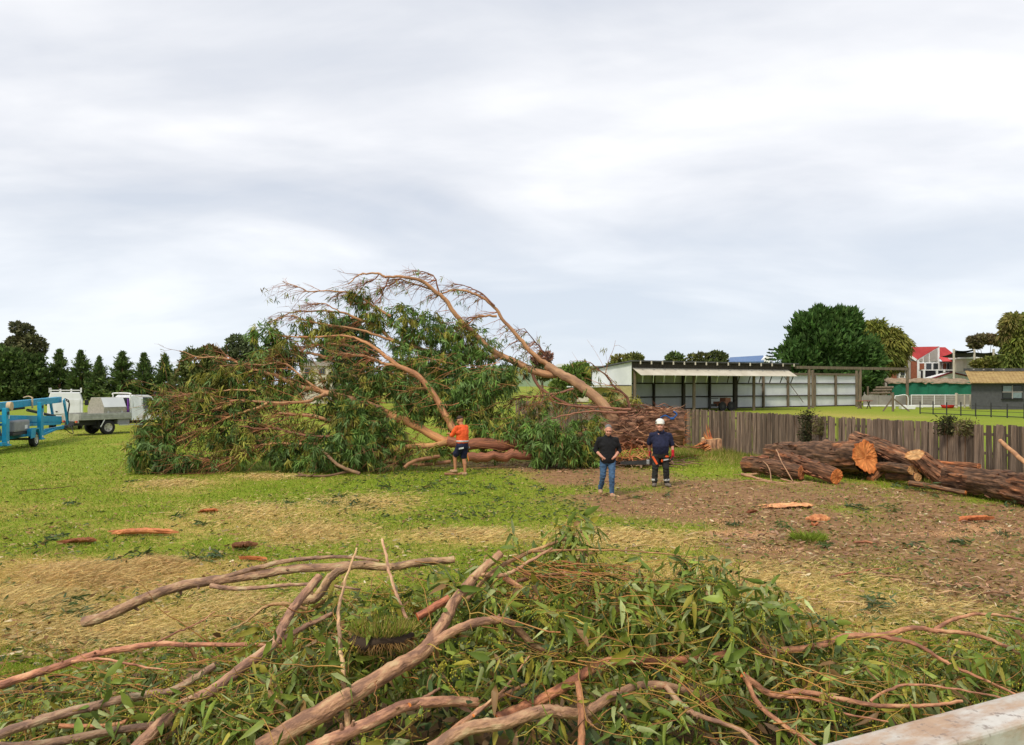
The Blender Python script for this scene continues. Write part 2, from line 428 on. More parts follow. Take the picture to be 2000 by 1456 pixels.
m = bpy.data.materials.new("ground"); m.use_nodes = True; M["ground"] = m
nt = m.node_tree; nd = nt.nodes; lk = nt.links.new
b = nd["Principled BSDF"]; b.inputs["Roughness"].default_value = .95; b.inputs["Specular IOR Level"].default_value = .12
ge = nd.new("ShaderNodeNewGeometry"); at = nd.new("ShaderNodeAttribute"); at.attribute_name = "Col"
sp = nd.new("ShaderNodeSeparateColor"); lk(at.outputs[0], sp.inputs[0])
def gn(scale, det=6, rough=.6):
    z = nd.new("ShaderNodeTexNoise"); lk(ge.outputs["Position"], z.inputs[0]); z.inputs["Scale"].default_value = scale
    z.inputs["Detail"].default_value = det; z.inputs["Roughness"].default_value = rough; return z.outputs[0]
def ramp(sock, a, ca, b_, cb, mid=None):
    r = nd.new("ShaderNodeValToRGB"); lk(sock, r.inputs[0]); q = r.color_ramp.elements
    q[0].position = a; q[0].color = (*ca, 1); q[1].position = b_; q[1].color = (*cb, 1)
    if mid: w_ = q.new(mid[0]); w_.color = (*mid[1], 1)
    return r.outputs[0]
def mixc(f, a, b_):
    x = nd.new("ShaderNodeMix"); x.data_type = 'RGBA'
    lk(f, x.inputs[0]) if not isinstance(f, float) else setattr(x.inputs[0], 'default_value', f)
    lk(a, x.inputs[6]); lk(b_, x.inputs[7]); return x.outputs[2]
def edge(f, scale, amt, lo=.22, hi=.82):
    """break a field's border up with noise at several scales"""
    z = f
    for sc, k in ((scale * .35, amt * .5), (scale * 1.6, amt)):
        a_ = nd.new("ShaderNodeMath"); a_.operation = 'MULTIPLY_ADD'; lk(gn(sc, 8, .72), a_.inputs[0]); a_.inputs[1].default_value = k
        lk(z, a_.inputs[2]); s_ = nd.new("ShaderNodeMath"); s_.operation = 'SUBTRACT'; lk(a_.outputs[0], s_.inputs[0]); s_.inputs[1].default_value = k * .5; z = s_.outputs[0]
    r_ = nd.new("ShaderNodeMapRange"); lk(z, r_.inputs[0]); r_.inputs[1].default_value = lo; r_.inputs[2].default_value = hi
    r_.interpolation_type = 'SMOOTHSTEP'
    return r_.outputs[0]
green = ramp(gn(3.5), .3, (.13, .185, .016), .7, (.25, .29, .022), (.5, (.185, .245, .018)))
far = ramp(gn(.05, 4), .35, (.165, .25, .018), .65, (.29, .29, .035))
cg = mixc(.45, green, far)
dryc = ramp(gn(9), .3, (.33, .235, .06), .7, (.54, .40, .14), (.5, (.44, .32, .09)))
dirtc = ramp(gn(4, 9, .7), .3, (.160, .086, .042), .7, (.36, .210, .105), (.5, (.265, .148, .072)))
sawc = ramp(gn(14), .3, (.42, .21, .10), .7, (.62, .37, .19))
c = mixc(edge(sp.outputs[1], 6, 2.0), cg, dryc)
c = mixc(edge(sp.outputs[0], 5, 1.9), c, dirtc)
c = mixc(edge(sp.outputs[2], 11, 2.0, .35, 1.0), c, sawc)
lk(c, b.inputs["Base Color"])
bp = nd.new("ShaderNodeBump"); bp.inputs["Strength"].default_value = .7; bp.inputs["Distance"].default_value = .04
lk(gn(16, 8, .7), bp.inputs["Height"]); lk(bp.outputs[0], b.inputs["Normal"])
gb.build("ground", "ground", kind="structure")

# a low far hill seen through the gap beside the shed
hb = MB()
hx = np.linspace(-60, 1500, 40); hz = 26 + 18 * n2d(hx, hx * 0, .0018, 3.) + 6 * n2d(hx, hx * 0, .01, 1.)
V = np.concatenate([np.stack([hx, 0 * hx + 1500, hz], -1), np.stack([hx, 0 * hx + 1250, 0 * hx - 1], -1), np.stack([hx, 0 * hx + 1900, 0 * hx - 1], -1)])
q = np.arange(39); hb.add(V, [np.stack([q + 40, q + 41, q + 1, q], -1), np.stack([q, q + 1, q + 81, q + 80], -1)], 0, None, None, True)
pm("hill", (.16, .22, .10), (.12, .17, .09), .95, scale=.01, src='World')
hb.build("hill", "hill", kind="structure")

# ------------------------------------------------------------------ plants for the distance
def faces_tri(n, k=3):
    return np.arange(n * k).reshape(n, k)
def blades(mb, base, dirv, length, width, col, mat=0, bend=0.0):
    """pointed sprays: one triangle (or two when bent) each"""
    base = np.asarray(base, float); d = nrm(dirv); n = len(base)
    sd_ = nrm(np.cross(d, rng.normal(size=(n, 3)))) * np.asarray(width).reshape(-1, 1)
    Lh = np.asarray(length).reshape(-1, 1)
    tip = base + d * Lh; tip[:, 2] -= bend * Lh[:, 0]
    midp = base + d * Lh * .45
    V = np.stack([base, midp + sd_, tip, midp - sd_], 1)
    mb.add(V.reshape(-1, 3), [faces_tri(n, 4)], mat, np.repeat(col, 4, 0))
def jitcol(c, n, amt=.25, hue=.1):
    k = 1 + rng.uniform(-amt, amt, (n, 1)); h = 1 + rng.uniform(-hue, hue, (n, 3))
    return np.asarray(c)[None] * k * h
def ellips(n, c, r, lo=.55):
    v = nrm(rng.normal(size=(n, 3))); rad = rng.uniform(lo, 1, (n, 1)) ** .6
    return np.array(c) + v * rad * np.array(r), v

def conifer_mesh(name, h, w, nb=230, per=15, seed=0, c=(.060, .088, .028)):
    rs = np.random.default_rng(seed)
    tr = MB(); tr.tube([[0,0,0],[0,0,h*.5],[.05,0,h*.97]], [.20, .11, .02], 7, 0)
    mb = MB()
    z = h * (.03 + .95 * rs.random(nb) ** .95); a = rs.random(nb) * 6.283
    rmax = w * np.clip((1 - z / h), .03, 1) ** .95 * (.38 + .95 * rs.random(nb)) * np.where(z / h < .12, .85, 1)
    el_ = .35 + .75 * (z / h) + rs.normal(size=nb) * .12
    t = (np.arange(per) + .5) / per
    d = np.stack([np.cos(a) * np.cos(el_), np.sin(a) * np.cos(el_), np.sin(el_)], -1)
    base = np.stack([0 * z, 0 * z, z - rmax * .25], -1)
    p = base[:, None] + d[:, None] * (rmax[:, None] * (.25 + .75 * t[None]))[..., None]
    p = p + rs.normal(size=p.shape) * .10
    dd = d[:, None] * 1.0 + rs.normal(size=p.shape) * .45 + np.array([0, 0, .35])
    n = nb * per
    ln = (.42 + .3 * rs.random(n)) * np.clip(h / 8, .6, 1.3) * np.repeat(.45 + .75 * (1 - z / h), per)
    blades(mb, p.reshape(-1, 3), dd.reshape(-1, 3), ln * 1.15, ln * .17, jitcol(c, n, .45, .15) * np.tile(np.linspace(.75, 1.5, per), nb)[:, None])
    return tr.mesh(name + "_trunk", "twig_brown"), mb.mesh(name + "_crown", "leaf_far")

def add_tree(name, label, meshes, loc, rz=0., sc=1., group=None, cat="tree"):
    t = thing(name, label, cat, loc, rz, group)
    if not isinstance(sc, (tuple, list)): sc = (sc, sc, sc)
    put("trunk", meshes[0], t, scale=sc); o = put("crown", meshes[1], t, scale=sc)
    return t

# row of young cypresses at the end of the paddock
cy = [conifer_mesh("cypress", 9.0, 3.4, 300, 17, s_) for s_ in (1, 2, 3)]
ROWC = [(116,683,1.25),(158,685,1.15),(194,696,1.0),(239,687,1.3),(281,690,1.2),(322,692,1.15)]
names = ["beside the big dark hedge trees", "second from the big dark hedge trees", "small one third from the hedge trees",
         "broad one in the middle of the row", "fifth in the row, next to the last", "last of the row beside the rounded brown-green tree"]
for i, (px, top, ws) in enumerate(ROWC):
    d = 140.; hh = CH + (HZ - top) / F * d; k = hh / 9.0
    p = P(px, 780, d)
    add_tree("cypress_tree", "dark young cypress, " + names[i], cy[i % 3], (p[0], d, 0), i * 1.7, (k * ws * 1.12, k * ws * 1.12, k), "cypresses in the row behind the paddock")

def bushy(name, clumps, n, size, c, trunk, seed=0, up=.2, bend=.0, lo=.55, wid=.3):
    """crown from ellipsoid clumps (cx,cy,cz,rx,ry,rz), trunk = list of (pts, radii)"""
    tr = MB()
    for pts, rad in trunk: tr.tube(catmull(pts, 3), np.interp(np.linspace(0, 1, len(catmull(pts, 3))), np.linspace(0, 1, len(rad)), rad), 7, 0)
    mb = MB(); vol = np.array([(k[3] * k[4] * k[5]) ** .66 for k in clumps]); vol = vol / vol.sum()
    for k, v in zip(clumps, vol):
        m_ = max(20, int(n * v)); p, o = ellips(m_, k[:3], k[3:6], lo)
        p = p + (fbm(p * 1.1, 2)[:, None] - .5) * 1.2 * min(k[3:6]) * o
        d = o + rng.normal(size=p.shape) * .7 + np.array([0, 0, up])
        ln = size * (.7 + .6 * rng.random(m_))
        cc = jitcol(c if len(k) < 7 else k[6], m_, .38, .1)
        blades(mb, p, d, ln, ln * wid, cc, 0, bend)
    return tr.mesh(name + "_trunk", "timber_grey"), mb.mesh(name + "_crown", "leaf_far")

def at_tree(name, label, px, base_d, mk, group=None):
    """mk(ppm) gets metres per photo pixel and returns meshes in local coordinates: x across, z up"""
    mpp = base_d / F
    x = (px - 1000) * mpp
    return add_tree(name, label, mk(mpp), (x, base_d, 0), 0, 1., group)
def loc_cl(px0, d, lst):
    """clumps given in photo pixels -> local metres round the tree's foot"""
    k = d / F; out = []
    for px, py, rx, ry, *c in lst:
        out.append(((px - px0) * k, rng.uniform(-.15, .15) * rx * k, CH + (HZ - py) * k, rx * k, rx * k * .8, ry * k, *c))
    return out
DG = (.055, .085, .024); BG = (.105, .085, .035); OL = (.115, .125, .032); GG = (.085, .105, .05)
def tree_px(name, label, d, px0, clumps, n, size, c, lean=0., seed=0, up=.2, bend=0., lo=.5, wid=.3, group=None, limbs=True):
    cl = loc_cl(px0, d, clumps)
    zt = max(q[2] for q in cl)
    trunk = [([[0,0,-.2],[lean*.3,0,zt*.35],[lean,0,zt*.75]], [max(.12, zt*.028), max(.09, zt*.02), .05])]
    if limbs:
        for q in cl: trunk.append(([[lean*.2,0,zt*.25],[q[0]*.5,q[1]*.5,zt*.3+q[2]*.35],[q[0],q[1],q[2]]], [max(.07, zt*.012), .06, .03]))
    return add_tree(name, label, bushy(name, cl, n, size, c, trunk, seed, up, bend, lo, wid), ((px0 - 1000) * d / F, d, 0), 0, 1., group)

# left background
tree_px("hedge_tree", "broad dark evergreen hedge tree under the tall gum", 134, 12, [(0,740,42,48),(32,745,38,42),(-30,730,40,55),(20,705,30,22),(5,765,60,20)], 9000, .75, DG, up=.5)
tree_px("hedge_tree", "dark evergreen hedge tree between the tall gum and the cypress row", 137, 68, [(62,745,26,42),(78,755,24,32),(66,715,18,22),(75,770,30,14)], 6000, .7, DG, up=.5)
tree_px("gum_tree", "tall thin-crowned gum tree rising above the dark hedge", 150, 45, [(33,640,14,9,(.080,.082,.045)),(52,647,14,10,(.080,.082,.045)),(30,668,15,10,(.085,.088,.04)),(60,668,22,14,(.085,.085,.038)),(48,690,34,16,(.08,.088,.035)),(80,680,14,12,(.08,.082,.04)),(5,682,14,10,(.08,.08,.04))], 4200, .7, BG, lo=.3)
tree_px("round_tree", "rounded olive green tree beside the end of the cypress row", 128, 385, [(385,715,34,32,(.085,.10,.03)),(362,745,28,28,(.09,.10,.035)),(405,745,30,30,(.08,.095,.03)),(385,770,44,14)], 8000, .6, OL, up=.3)
tree_px("brown_tree", "russet brown topped tree behind the rounded olive tree", 140, 412, [(412,690,20,14,(.15,.095,.035)),(418,715,22,24,(.12,.09,.035)),(440,740,25,30,(.075,.085,.03)),(445,768,25,14,DG)], 5000, .6, BG)
tree_px("gum_tree", "grey green spreading gum tree above the fallen crown", 150, 468, [(462,668,20,11,GG),(484,672,16,10,GG),(450,685,16,9,GG),(475,690,26,10,GG),(500,690,20,12,GG),(470,720,30,20,(.07,.085,.04))], 5000, .6, GG, lo=.35)
tree_px("dark_tree", "dark conifer standing behind the fallen tree's crown", 120, 670, [(685,632,18,10),(660,650,30,14),(690,655,30,14),(700,690,36,30),(655,700,30,26)], 5000, .7, (.04,.075,.035))
tree_px("round_tree", "small pinkish brown tree behind the leaning limb", 120, 1060, [(1060,700,16,10,(.17,.09,.07)),(1048,706,10,8,(.17,.09,.07)),(1062,725,20,18,(.09,.10,.035))], 2500, .5, BG)
tree_px("round_tree", "bright green tree beside the white end of the shed", 100, 1125, [(1122,735,30,22,(.10,.15,.03)),(1140,745,18,30,(.09,.13,.03)),(1105,760,30,20,(.10,.14,.03))], 5000, .5, OL)
tree_px("scrub_tree", "low dark green scrub behind the fallen crown", 118, 800, [(800,735,60,25,(.05,.075,.025)),(880,740,60,22,(.05,.075,.025)),(720,745,50,25,(.06,.08,.025)),(960,745,50,20,(.07,.09,.03))], 5000, .7, DG, limbs=False)

# tree tops behind the shed
tree_px("round_tree", "yellow green tree top behind the left end of the shed roof", 150, 1225, [(1210,704,16,8,(.14,.13,.04)),(1238,701,20,8,(.11,.12,.035)),(1225,715,40,10)], 2600, .7, OL)
tree_px("round_tree", "small domed tree top behind the middle of the shed roof", 150, 1318, [(1318,699,15,9,(.08,.115,.035)),(1318,712,18,10)], 1800, .6, OL)
tree_px("dark_tree", "dark tree top behind the shed beside the blue roof", 150, 1382, [(1352,702,9,9,(.10,.10,.035)),(1370,700,14,10,(.09,.09,.03)),(1398,698,18,11),(1410,702,12,10),(1385,715,40,10)], 3200, .6, (.06,.075,.025))

# big cypress and willow beside the shed
tree_px("cypress_tree", "huge dome shaped dark cypress beside the open shed", 108, 1622, [(1618,690,70,66),(1588,650,40,36),(1640,640,36,36),(1568,706,44,38),(1672,700,42,44),(1600,620,22,16),(1645,622,16,18),(1690,735,30,30),(1625,740,80,24)], 30000, .85, (.045,.088,.022), up=.9, wid=.2, lo=.6)
tree_px("willow_tree", "yellow olive weeping tree next to the huge cypress", 116, 1725, [(1708,650,28,22,(.135,.15,.032)),(1735,668,32,24,(.15,.15,.035)),(1758,677,18,24,(.16,.145,.035)),(1722,695,34,26,(.12,.13,.03)),(1746,703,22,18,(.13,.12,.03)),(1700,640,14,12,(.14,.15,.03)),(1740,650,14,8,(.15,.15,.03))], 9000, .9, OL, up=-.5, bend=.35, wid=.14)
tree_px("willow_tree", "tall olive green weeping tree behind the dark grey hut", 110, 1985, [(1975,632,16,16,(.15,.14,.045)),(2000,636,26,24,(.13,.15,.032)),(1990,668,26,28,(.125,.145,.032)),(1984,705,26,22,(.10,.125,.03)),(1964,650,9,14,(.14,.12,.045)),(2030,680,40,50,(.12,.13,.03))], 9000, .9, OL, up=-.4, bend=.3, wid=.15)
tree_px("umbrella_tree", "flat topped brownish tree behind the shade sail poles", 150, 1928, [(1912,664,18,7,(.10,.085,.045)),(1938,663,22,7,(.11,.085,.045)),(1960,668,18,7,(.10,.085,.04)),(1905,674,12,6,(.09,.08,.04))], 3200, .7, BG, lo=.4)
tree_px("shrub", "olive green shrub below the shade sails", 112, 1930, [(1915,712,18,7,(.12,.115,.03)),(1940,708,20,9,(.11,.12,.03)),(1965,712,18,8,(.10,.11,.03))], 2600, .5, OL, limbs=False)
# norfolk pine: tiers of stiff branches
d = 140.; k = d / F; mb = MB(); tr = MB(); tr.tube([[0,0,0],[0,0,9.4]], [.22,.03], 6, 0)
for z_ in np.arange(3.5, 9.4, .62):
    R_ = (9.9 - z_) * .36 + .12
    for a_ in np.linspace(0, 6.283, 9)[:-1] + z_:
        t_ = np.linspace(.15, 1, 9); p = np.stack([np.cos(a_)*R_*t_, np.sin(a_)*R_*t_, z_ + .22*R_*t_**2], -1)
        blades(mb, p, np.tile([np.cos(a_), np.sin(a_), .55], (9,1)) + rng.normal(size=(9,3))*.25, np.full(9,.42), np.full(9,.13), jitcol((.035,.06,.03), 9))
add_tree("norfolk_pine", "small tiered pine standing between the blue roof and the huge cypress", (tr.mesh("pine_trunk", "timber_grey"), mb.mesh("pine_crown", "leaf_far")), ((1508-1000)*k, d, 0))
# ------------------------------------------------------------------ paling fence
def fbox(sx, sy, sz, jag, seed):
    """one paling: a board with an uneven weathered top, base at z=0"""
    rs = np.random.default_rng(seed); mb = MB(); h = sx / 2
    t = [sz + rs.normal() * jag for _ in range(3)]
    xsx = [-h, rs.normal() * .012, h]; fr = []; bk = []
    w = rs.normal(size=3) * .004
    for i in range(3):
        fr += [[xsx[i] * (1 if i == 1 else 1), -sy / 2 + w[i], 0], [xsx[i] + w[i], -sy / 2 - w[i], t[i]]]
        bk += [[xsx[i], sy / 2 + w[i], 0], [xsx[i] + w[i], sy / 2 - w[i], t[i]]]
    V = np.array(fr + bk)
    fs = [(0,2,3,1),(2,4,5,3),(6,7,9,8),(8,9,11,10),(0,1,7,6),(4,10,11,5),(1,3,9,7),(3,5,11,9),(0,6,8,2),(2,8,10,4)]
    mb.add(V, fs); return mb.mesh("paling", "paling")
PAL = [fbox(.118 + .012 * (i % 3), .018, 1.78, .010, i) for i in range(8)]
fu = nrm(np.array([12.8 - 7.5, 19.2 - 33.0, 0])); fn_ = np.array([-fu[1], fu[0], 0]) * -1   # towards the paddock
FA = np.array([7.5, 33.0, 0]); FANG = math.atan2(fu[1], fu[0])
fence = thing("paling_fence", "long weathered grey timber paling fence behind the log pile", "fence", FA + fu * -20, FANG)
rs = np.random.default_rng(5); n_p = 278
mossme = PAL[0].copy(); mossme.materials.clear(); mossme.materials.append(M["paling_moss"])
def fence_t(px):
    q_ = (px - 1000) / F
    return (q_ * FA[1] - FA[0]) / (fu[0] - q_ * fu[1]) + 20
mt = [fence_t(1638)]
SP = np.concatenate([np.arange(0, 13, .27), np.arange(13, n_p * .135, .1)])
for i, s_ in enumerate(SP):
    wide = 2.6 if s_ < 12.9 else 1.0
    s_ = s_ + rs.normal() * .006
    moss = any(abs(s_ - t_) < .05 for t_ in mt)
    o = put("paling", mossme if moss else PAL[rs.integers(8)], fence, loc=(s_, rs.normal() * .007 + (.017 if i % 2 else -.006), -.03 + rs.normal() * .009),
            rot=(rs.normal() * .012, rs.normal() * .014, rs.normal() * .03), scale=(.8 if moss else wide, 1, 1 + rs.normal() * .006))
for z_ in (.35, 1.0, 1.5):
    mb = MB(); mb.bar((-.1, -.0, z_), (n_p * .135, 0, z_), .04, .075); o = mb.build("fence_rail", "timber_grey", fence); o.location = (0, .052, 0)
for s_ in np.arange(0.5, n_p * .135, 2.7):
    mb = MB(); mb.box((s_, .13, .8), (.10, .10, 1.62)); mb.build("post", "timber_grey", fence)

# ------------------------------------------------------------------ long open shed
A0 = np.array([11.65, 75., 0]); us = np.array([.872, .489, 0]); bs = np.array([-.489, .872, 0])
def fl(t, off=0., z=0.): return A0 + us * t + bs * off + np.array([0, 0, z])
def t_front(px, off=0.):
    c = A0 + bs * off; q_ = (px - 1000) / F
    return (q_ * c[1] - c[0]) / (us[0] - q_ * us[1])
RS = np.stack([us, bs, [0, 0, 1]], 1)
shed = thing("open_shed", "long open fronted white iron shed with a dark flat roof and cream awning", "shed")
DEP, TE, TW = 6.6, 22.6, 43.0
def sbox(name, mat, t0, t1, o0, o1, z0, z1, parent=shed, bevel=0):
    mb = MB(); mb.box(fl((t0 + t1) / 2, (o0 + o1) / 2, (z0 + z1) / 2), (t1 - t0, o1 - o0, z1 - z0), RS, 0)
    return mb.build(name, mat, parent, bevel)
mb = MB(); mb.prism([fl(-.3, -.5, 5.08), fl(-.3, DEP + .4, 4.40), fl(-.3, DEP + .4, 4.50), fl(-.3, -.5, 5.2)], us * (TE + .9)); mb.build("roof", "roof_dark", shed)
sbox("front_beam", "timber_dark", 0.05, TE, .10, .32, 4.42, 4.98)
mb = MB(); mb.prism([fl(0, 0, 2.75), fl(0, DEP, 2.75), fl(0, DEP, 4.36), fl(0, 0, 5.03)], us * .05); mb.build("end_wall_sheet", "sheet_white", shed)
sbox("end_wall_brick", "brick_yellow", -.03, .06, 0, DEP, 0, 2.74)
sbox("flashing", "timber_dark", -.06, -.04, 0, DEP * .55, 2.70, 2.78)
sbox("lean_to_roof", "sheet_white", -2.2, -.07, DEP * .45, DEP + 1.5, 2.55, 2.66)
for i, px in enumerate(np.linspace(1244, 1543, 15)):
    t_ = t_front(px); mb = MB(); mb.box(fl(t_, -.56, 4.98), (.10, .10, .32), RS); mb.build("rafter_end", "sheet_cream", shed)
mb = MB(); mb.prism([fl(.2, .02, 4.40), fl(.2, -1.25, 3.72), fl(.2, -1.25, 3.76), fl(.2, .02, 4.46)], us * (TE - .8)); mb.build("awning", "sheet_cream", shed)
for i, px in enumerate(np.linspace(1240, 1532, 15)):
    t_ = t_front(px) ; mb = MB(); mb.cyl(fl(t_, -1.22, 3.72), fl(t_ + .75, -.25, 3.05), .055, 8); mb.build("awning_strut", "sheet_white" if i < 8 else "timber_dark", shed)
BP = [1262, 1276, 1333, 1385, 1437, 1490, 1538, 1590, 1631, 1673]
BT = [0.0] + [t_front(p_, DEP) for p_ in BP[1:]]
for i in range(len(BT) - 1):                                   # one ribbed sheet per bay
    t0, t1 = BT[i] + .01, BT[i+1] - .01; mb = MB(); m_ = max(4, int((t1 - t0) / .19))
    tt = np.linspace(t0, t1, m_ * 2 + 1); oo = DEP + .06 + .03 * (np.arange(len(tt)) % 2)
    lo_ = np.array([fl(a, b_, .12) for a, b_ in zip(tt, oo)]); hi_ = np.array([fl(a, b_, 4.34 if t1 < TE + 6 else 4.25) for a, b_ in zip(tt, oo)])
    V = np.vstack([lo_, hi_, lo_ + bs * .02, hi_ + bs * .02]); n_ = len(tt); q = np.arange(n_ - 1)
    mb.add(V, [np.stack([q, q + 1, q + n_ + 1, q + n_], -1), np.stack([q + 2*n_, q + 3*n_, q + 3*n_ + 1, q + 2*n_ + 1], -1)])
    mb.build("wall_sheet", "sheet_white", shed)
for t_ in BT[1:]: sbox("stud", "timber_dark" if t_ < 24 else "timber_grey", t_ - .10, t_ + .10, DEP - .22, DEP + .03, 0, 4.3)
for z_ in (1.45, 2.95): sbox("girt", "timber_dark", 0, TW, DEP - .12, DEP + .02, z_ - .07, z_ + .07)
sbox("top_plate", "timber_grey", TE, TW, DEP - .16, DEP + .02, 4.02, 4.28)
sbox("bottom_plate", "timber_dark", 0, TW, DEP - .1, DEP + .02, .02, .16)
for px in (1242, 1358, 1475):
    t_ = t_front(px); mb = MB(); mb.cyl(fl(t_, .2, 0), fl(t_, .2, 4.45), .17, 10); mb.build("post", "timber_grey", shed)
for t_ in (9.5, 17.): sbox("inner_post", "timber_dark", t_ - .15, t_ + .15, 3, 3.3, 0, 4.6)
frm = thing("timber_frame", "weathered post and beam timber frame joined to the end of the shed", "frame")
for px, off in ((1583, 0), (1590, 3.2), (1683, 0), (1676, 3.5), (1775, 0)):
    t_ = t_front(px, off); mb = MB(); mb.cyl(fl(t_, off + .2, 0), fl(t_, off + .2, 4.6), .17, 10); mb.build("post", "timber_grey", frm)
mb = MB(); mb.bar(fl(TE + .7, .2, 4.78), fl(t_front(1777), .2, 4.78), .25, .32); mb.build("beam", "timber_grey", frm)
mb = MB(); mb.bar(fl(t_front(1615), DEP-.25, 4.0), fl(t_front(1655), DEP-.25, .6), .06, .06); mb.build("brace", "timber_grey", frm)
# old machine parked in the shed mouth
t_ = t_front(1432); mc = thing("old_machine", "rusty old farm machine parked in the mouth of the open shed", "machine", fl(t_, 1.6, 0), math.atan2(us[1], us[0]))
mb = MB(); mb.box((0, 0, .75), (1.7, 1.0, .5)); mb.box((.45, 0, 1.15), (.8, .9, .5)); mb.build("body", "bark_red", mc, .06)
for x_ in (-.5, .75):
    mb = MB(); mb.cyl((x_, -.62, .5), (x_, -.40, .5), .5, 16); w_ = mb.build("wheel", "rubber", mc); mb = MB(); mb.cyl((x_, -.645, .5), (x_, -.60, .5), .2, 12); mb.build("rim", "steel_dark", w_)
mb = MB(); mb.bar((-1.9, 0, 1.35), (-.6, 0, 1.35), .08, .08); mb.bar((-1.85, 0, 0), (-1.85, 0, 1.35), .08, .08); mb.bar((-1.9, 0, .6), (-.8, 0, .6), .08, .3); mb.build("tow_frame", "steel_dark", mc)
t_ = t_front(1268); gt = thing("steel_rack", "dark steel rack standing inside the left of the open shed", "rack", fl(t_, 3.5, 0), math.atan2(us[1], us[0]))
for x_ in (-1., 1.):
    mb = MB(); mb.box((x_, 0, 1.1), (.09, .09, 2.2)); mb.build("upright", "steel_dark", gt)
for z_ in (.5, 1.1, 1.8):
    mb = MB(); mb.box((0, 0, z_), (2, .07, .08)); mb.build("rail", "steel_dark", gt)
t_ = t_front(1666); tb = thing("trestle_table", "small wooden trestle table on the grass by the timber frame", "table", fl(t_, -1.5, 0), .5)
mb = MB(); mb.box((0, 0, .92), (2.0, .8, .07)); mb.build("top", "brick_red", tb)
for x_ in (-.8, .8):
    mb = MB(); mb.bar((x_ - .28, .05, 0), (x_ + .28, .05, .88), .08, .08); mb.build("leg", "timber_grey", tb)
    mb = MB(); mb.bar((x_ + .28, -.05, 0), (x_ - .28, -.05, .88), .08, .08); mb.build("leg", "timber_grey", tb)

# ------------------------------------------------------------------ dark grey hut at the right edge
def Xd(px, d): return (px - 1000) / F * d
def Zd(py, d): return CH + (HZ - py) / F * d
hut = thing("grey_hut", "dark grey rendered hut with a rusty ochre iron roof and a small window", "hut")
D = 87.; x0, x1 = Xd(1897, D), Xd(2090, D)
mb = MB(); mb.prism([(x0, D, 0), (x1, D, 0), (x1 + 3, D + 5, 0), (x0 + 3.2, D + 5, 0)], (0, 0, 3.0)); mb.build("wall", "wall_grey", hut)
mb = MB(); mb.prism([(x0 - .5, D - .7, 3.05), (x0 + .6, D + 2.2, 4.42), (x0 + .6, D + 2.2, 4.36), (x0 - .5, D - .7, 2.98)], (x1 - x0 + .5, 0, 0)); mb.build("roof", "roof_rust", hut)
for i in range(26):
    x_ = x0 - .3 + i * .43; mb = MB(); mb.bar((x_, D - .72, 3.07), (x_ + 1.1, D + 2.18, 4.44), .06, .03); mb.build("roof_rib", "roof_rust", hut)
mb = MB(); mb.box(((x0 + x1) / 2 + 1, D + 2.6, 4.55), (x1 - x0, 1.2, .34)); mb.build("fascia", "roof_dark", hut)
for px in (1922, 1942, 1961, 1982):
    mb = MB(); mb.box((Xd(px, D), D + 1.98, 4.56), (.18, .06, .14)); mb.build("rafter_end", "clad_grey", hut)
wx0, wx1, wz0, wz1 = Xd(1957, D), Xd(1996, D), Zd(779, D), Zd(753, D); wy = D - .02
fr = MB(); fr.box(((wx0 + wx1) / 2, wy, (wz0 + wz1) / 2), (wx1 - wx0, .06, wz1 - wz0)); win = fr.build("window", "plastic_black", hut)
for a_, b_, g in ((0, 0, "glass_dark"), (1, 0, "glass_pale"), (0, 1, "glass_pale"), (1, 1, "glass_dark")):
    w2, h2 = (wx1 - wx0) / 2, (wz1 - wz0) / 2
    mb = MB(); mb.box((wx0 + w2 * (a_ + .5), wy - .045, wz0 + h2 * (b_ + .5)), (w2 - .16, .02, h2 - .14)); mb.build("pane", g, win)
mb = MB(); mb.box(((wx0 + wx1) / 2, wy - .04, (wz0 + wz1) / 2), (.10, .06, wz1 - wz0)); mb.box(((wx0 + wx1) / 2, wy - .05, (wz0 + wz1) / 2), (wx1 - wx0, .06, .09)); mb.build("frame", "clad_grey", win)
mb = MB(); mb.box(((wx0 + wx1) / 2, wy - .08, wz0 - .05), (wx1 - wx0 + .2, .2, .08)); mb.build("sill", "plastic_black", win)

# ------------------------------------------------------------------ wire fence, gates, net, low walls beyond the paling fence
wf = thing("wire_fence", "thin wire fence on dark steel pickets in front of the grey hut", "fence")
wa, wb = G(1797, 809), G(2035, 820)
for i, s_ in enumerate(np.linspace(0, 1, 9)):
    p = wa * (1 - s_) + wb * s_; mb = MB(); mb.box((p[0], p[1], .6), (.075, .075, 1.2 + .1 * (i % 2))); mb.build("picket", "steel_dark", wf)
for z_ in (.12, .5, .95):
    mb = MB(); mb.cyl(wa + [0, 0, z_], wb + [0, 0, z_], .018 if z_ > .2 else .04, 5); mb.build("wire", "steel_dark", wf)
fg = thing("field_gate", "small white pipe gate with a braced brown timber post", "gate")
p = G(1744, 804)
mb = MB(); mb.cyl(p, p + [0, 0, 2.0], .12, 8); mb.build("post", "timber_grey", fg)
mb = MB(); mb.bar(p + [-.9, .3, 0], p + [0, 0, 1.5], .14, .14); mb.build("brace", "timber_grey", fg)
mb = MB(); mb.bar(p + [1.6, -.3, 0], p + [0, 0, 1.4], .12, .12); mb.build("brace", "timber_grey", fg)
mb = MB(); mb.tube(catmull([p + [.2, 0, .3], p + [.2, 0, 1.5], p + [.5, 0, 1.65], p + [1.5, 0, 1.65], p + [1.6, 0, .4]], 4), .045, 7); mb.build("pipe_frame", "paint_white", fg)
p = G(1772, 800); mb = MB(); mb.prism([p + [-.75, -.3, 0.02], p + [.75, -.3, .02], p + [.85, -.35, .45], p + [-.85, -.35, .45]], (0, .7, 0)); mb.build("water_trough", "paint_white", None, .05, label="white water trough on the grass beside the pipe gate", cat="trough")
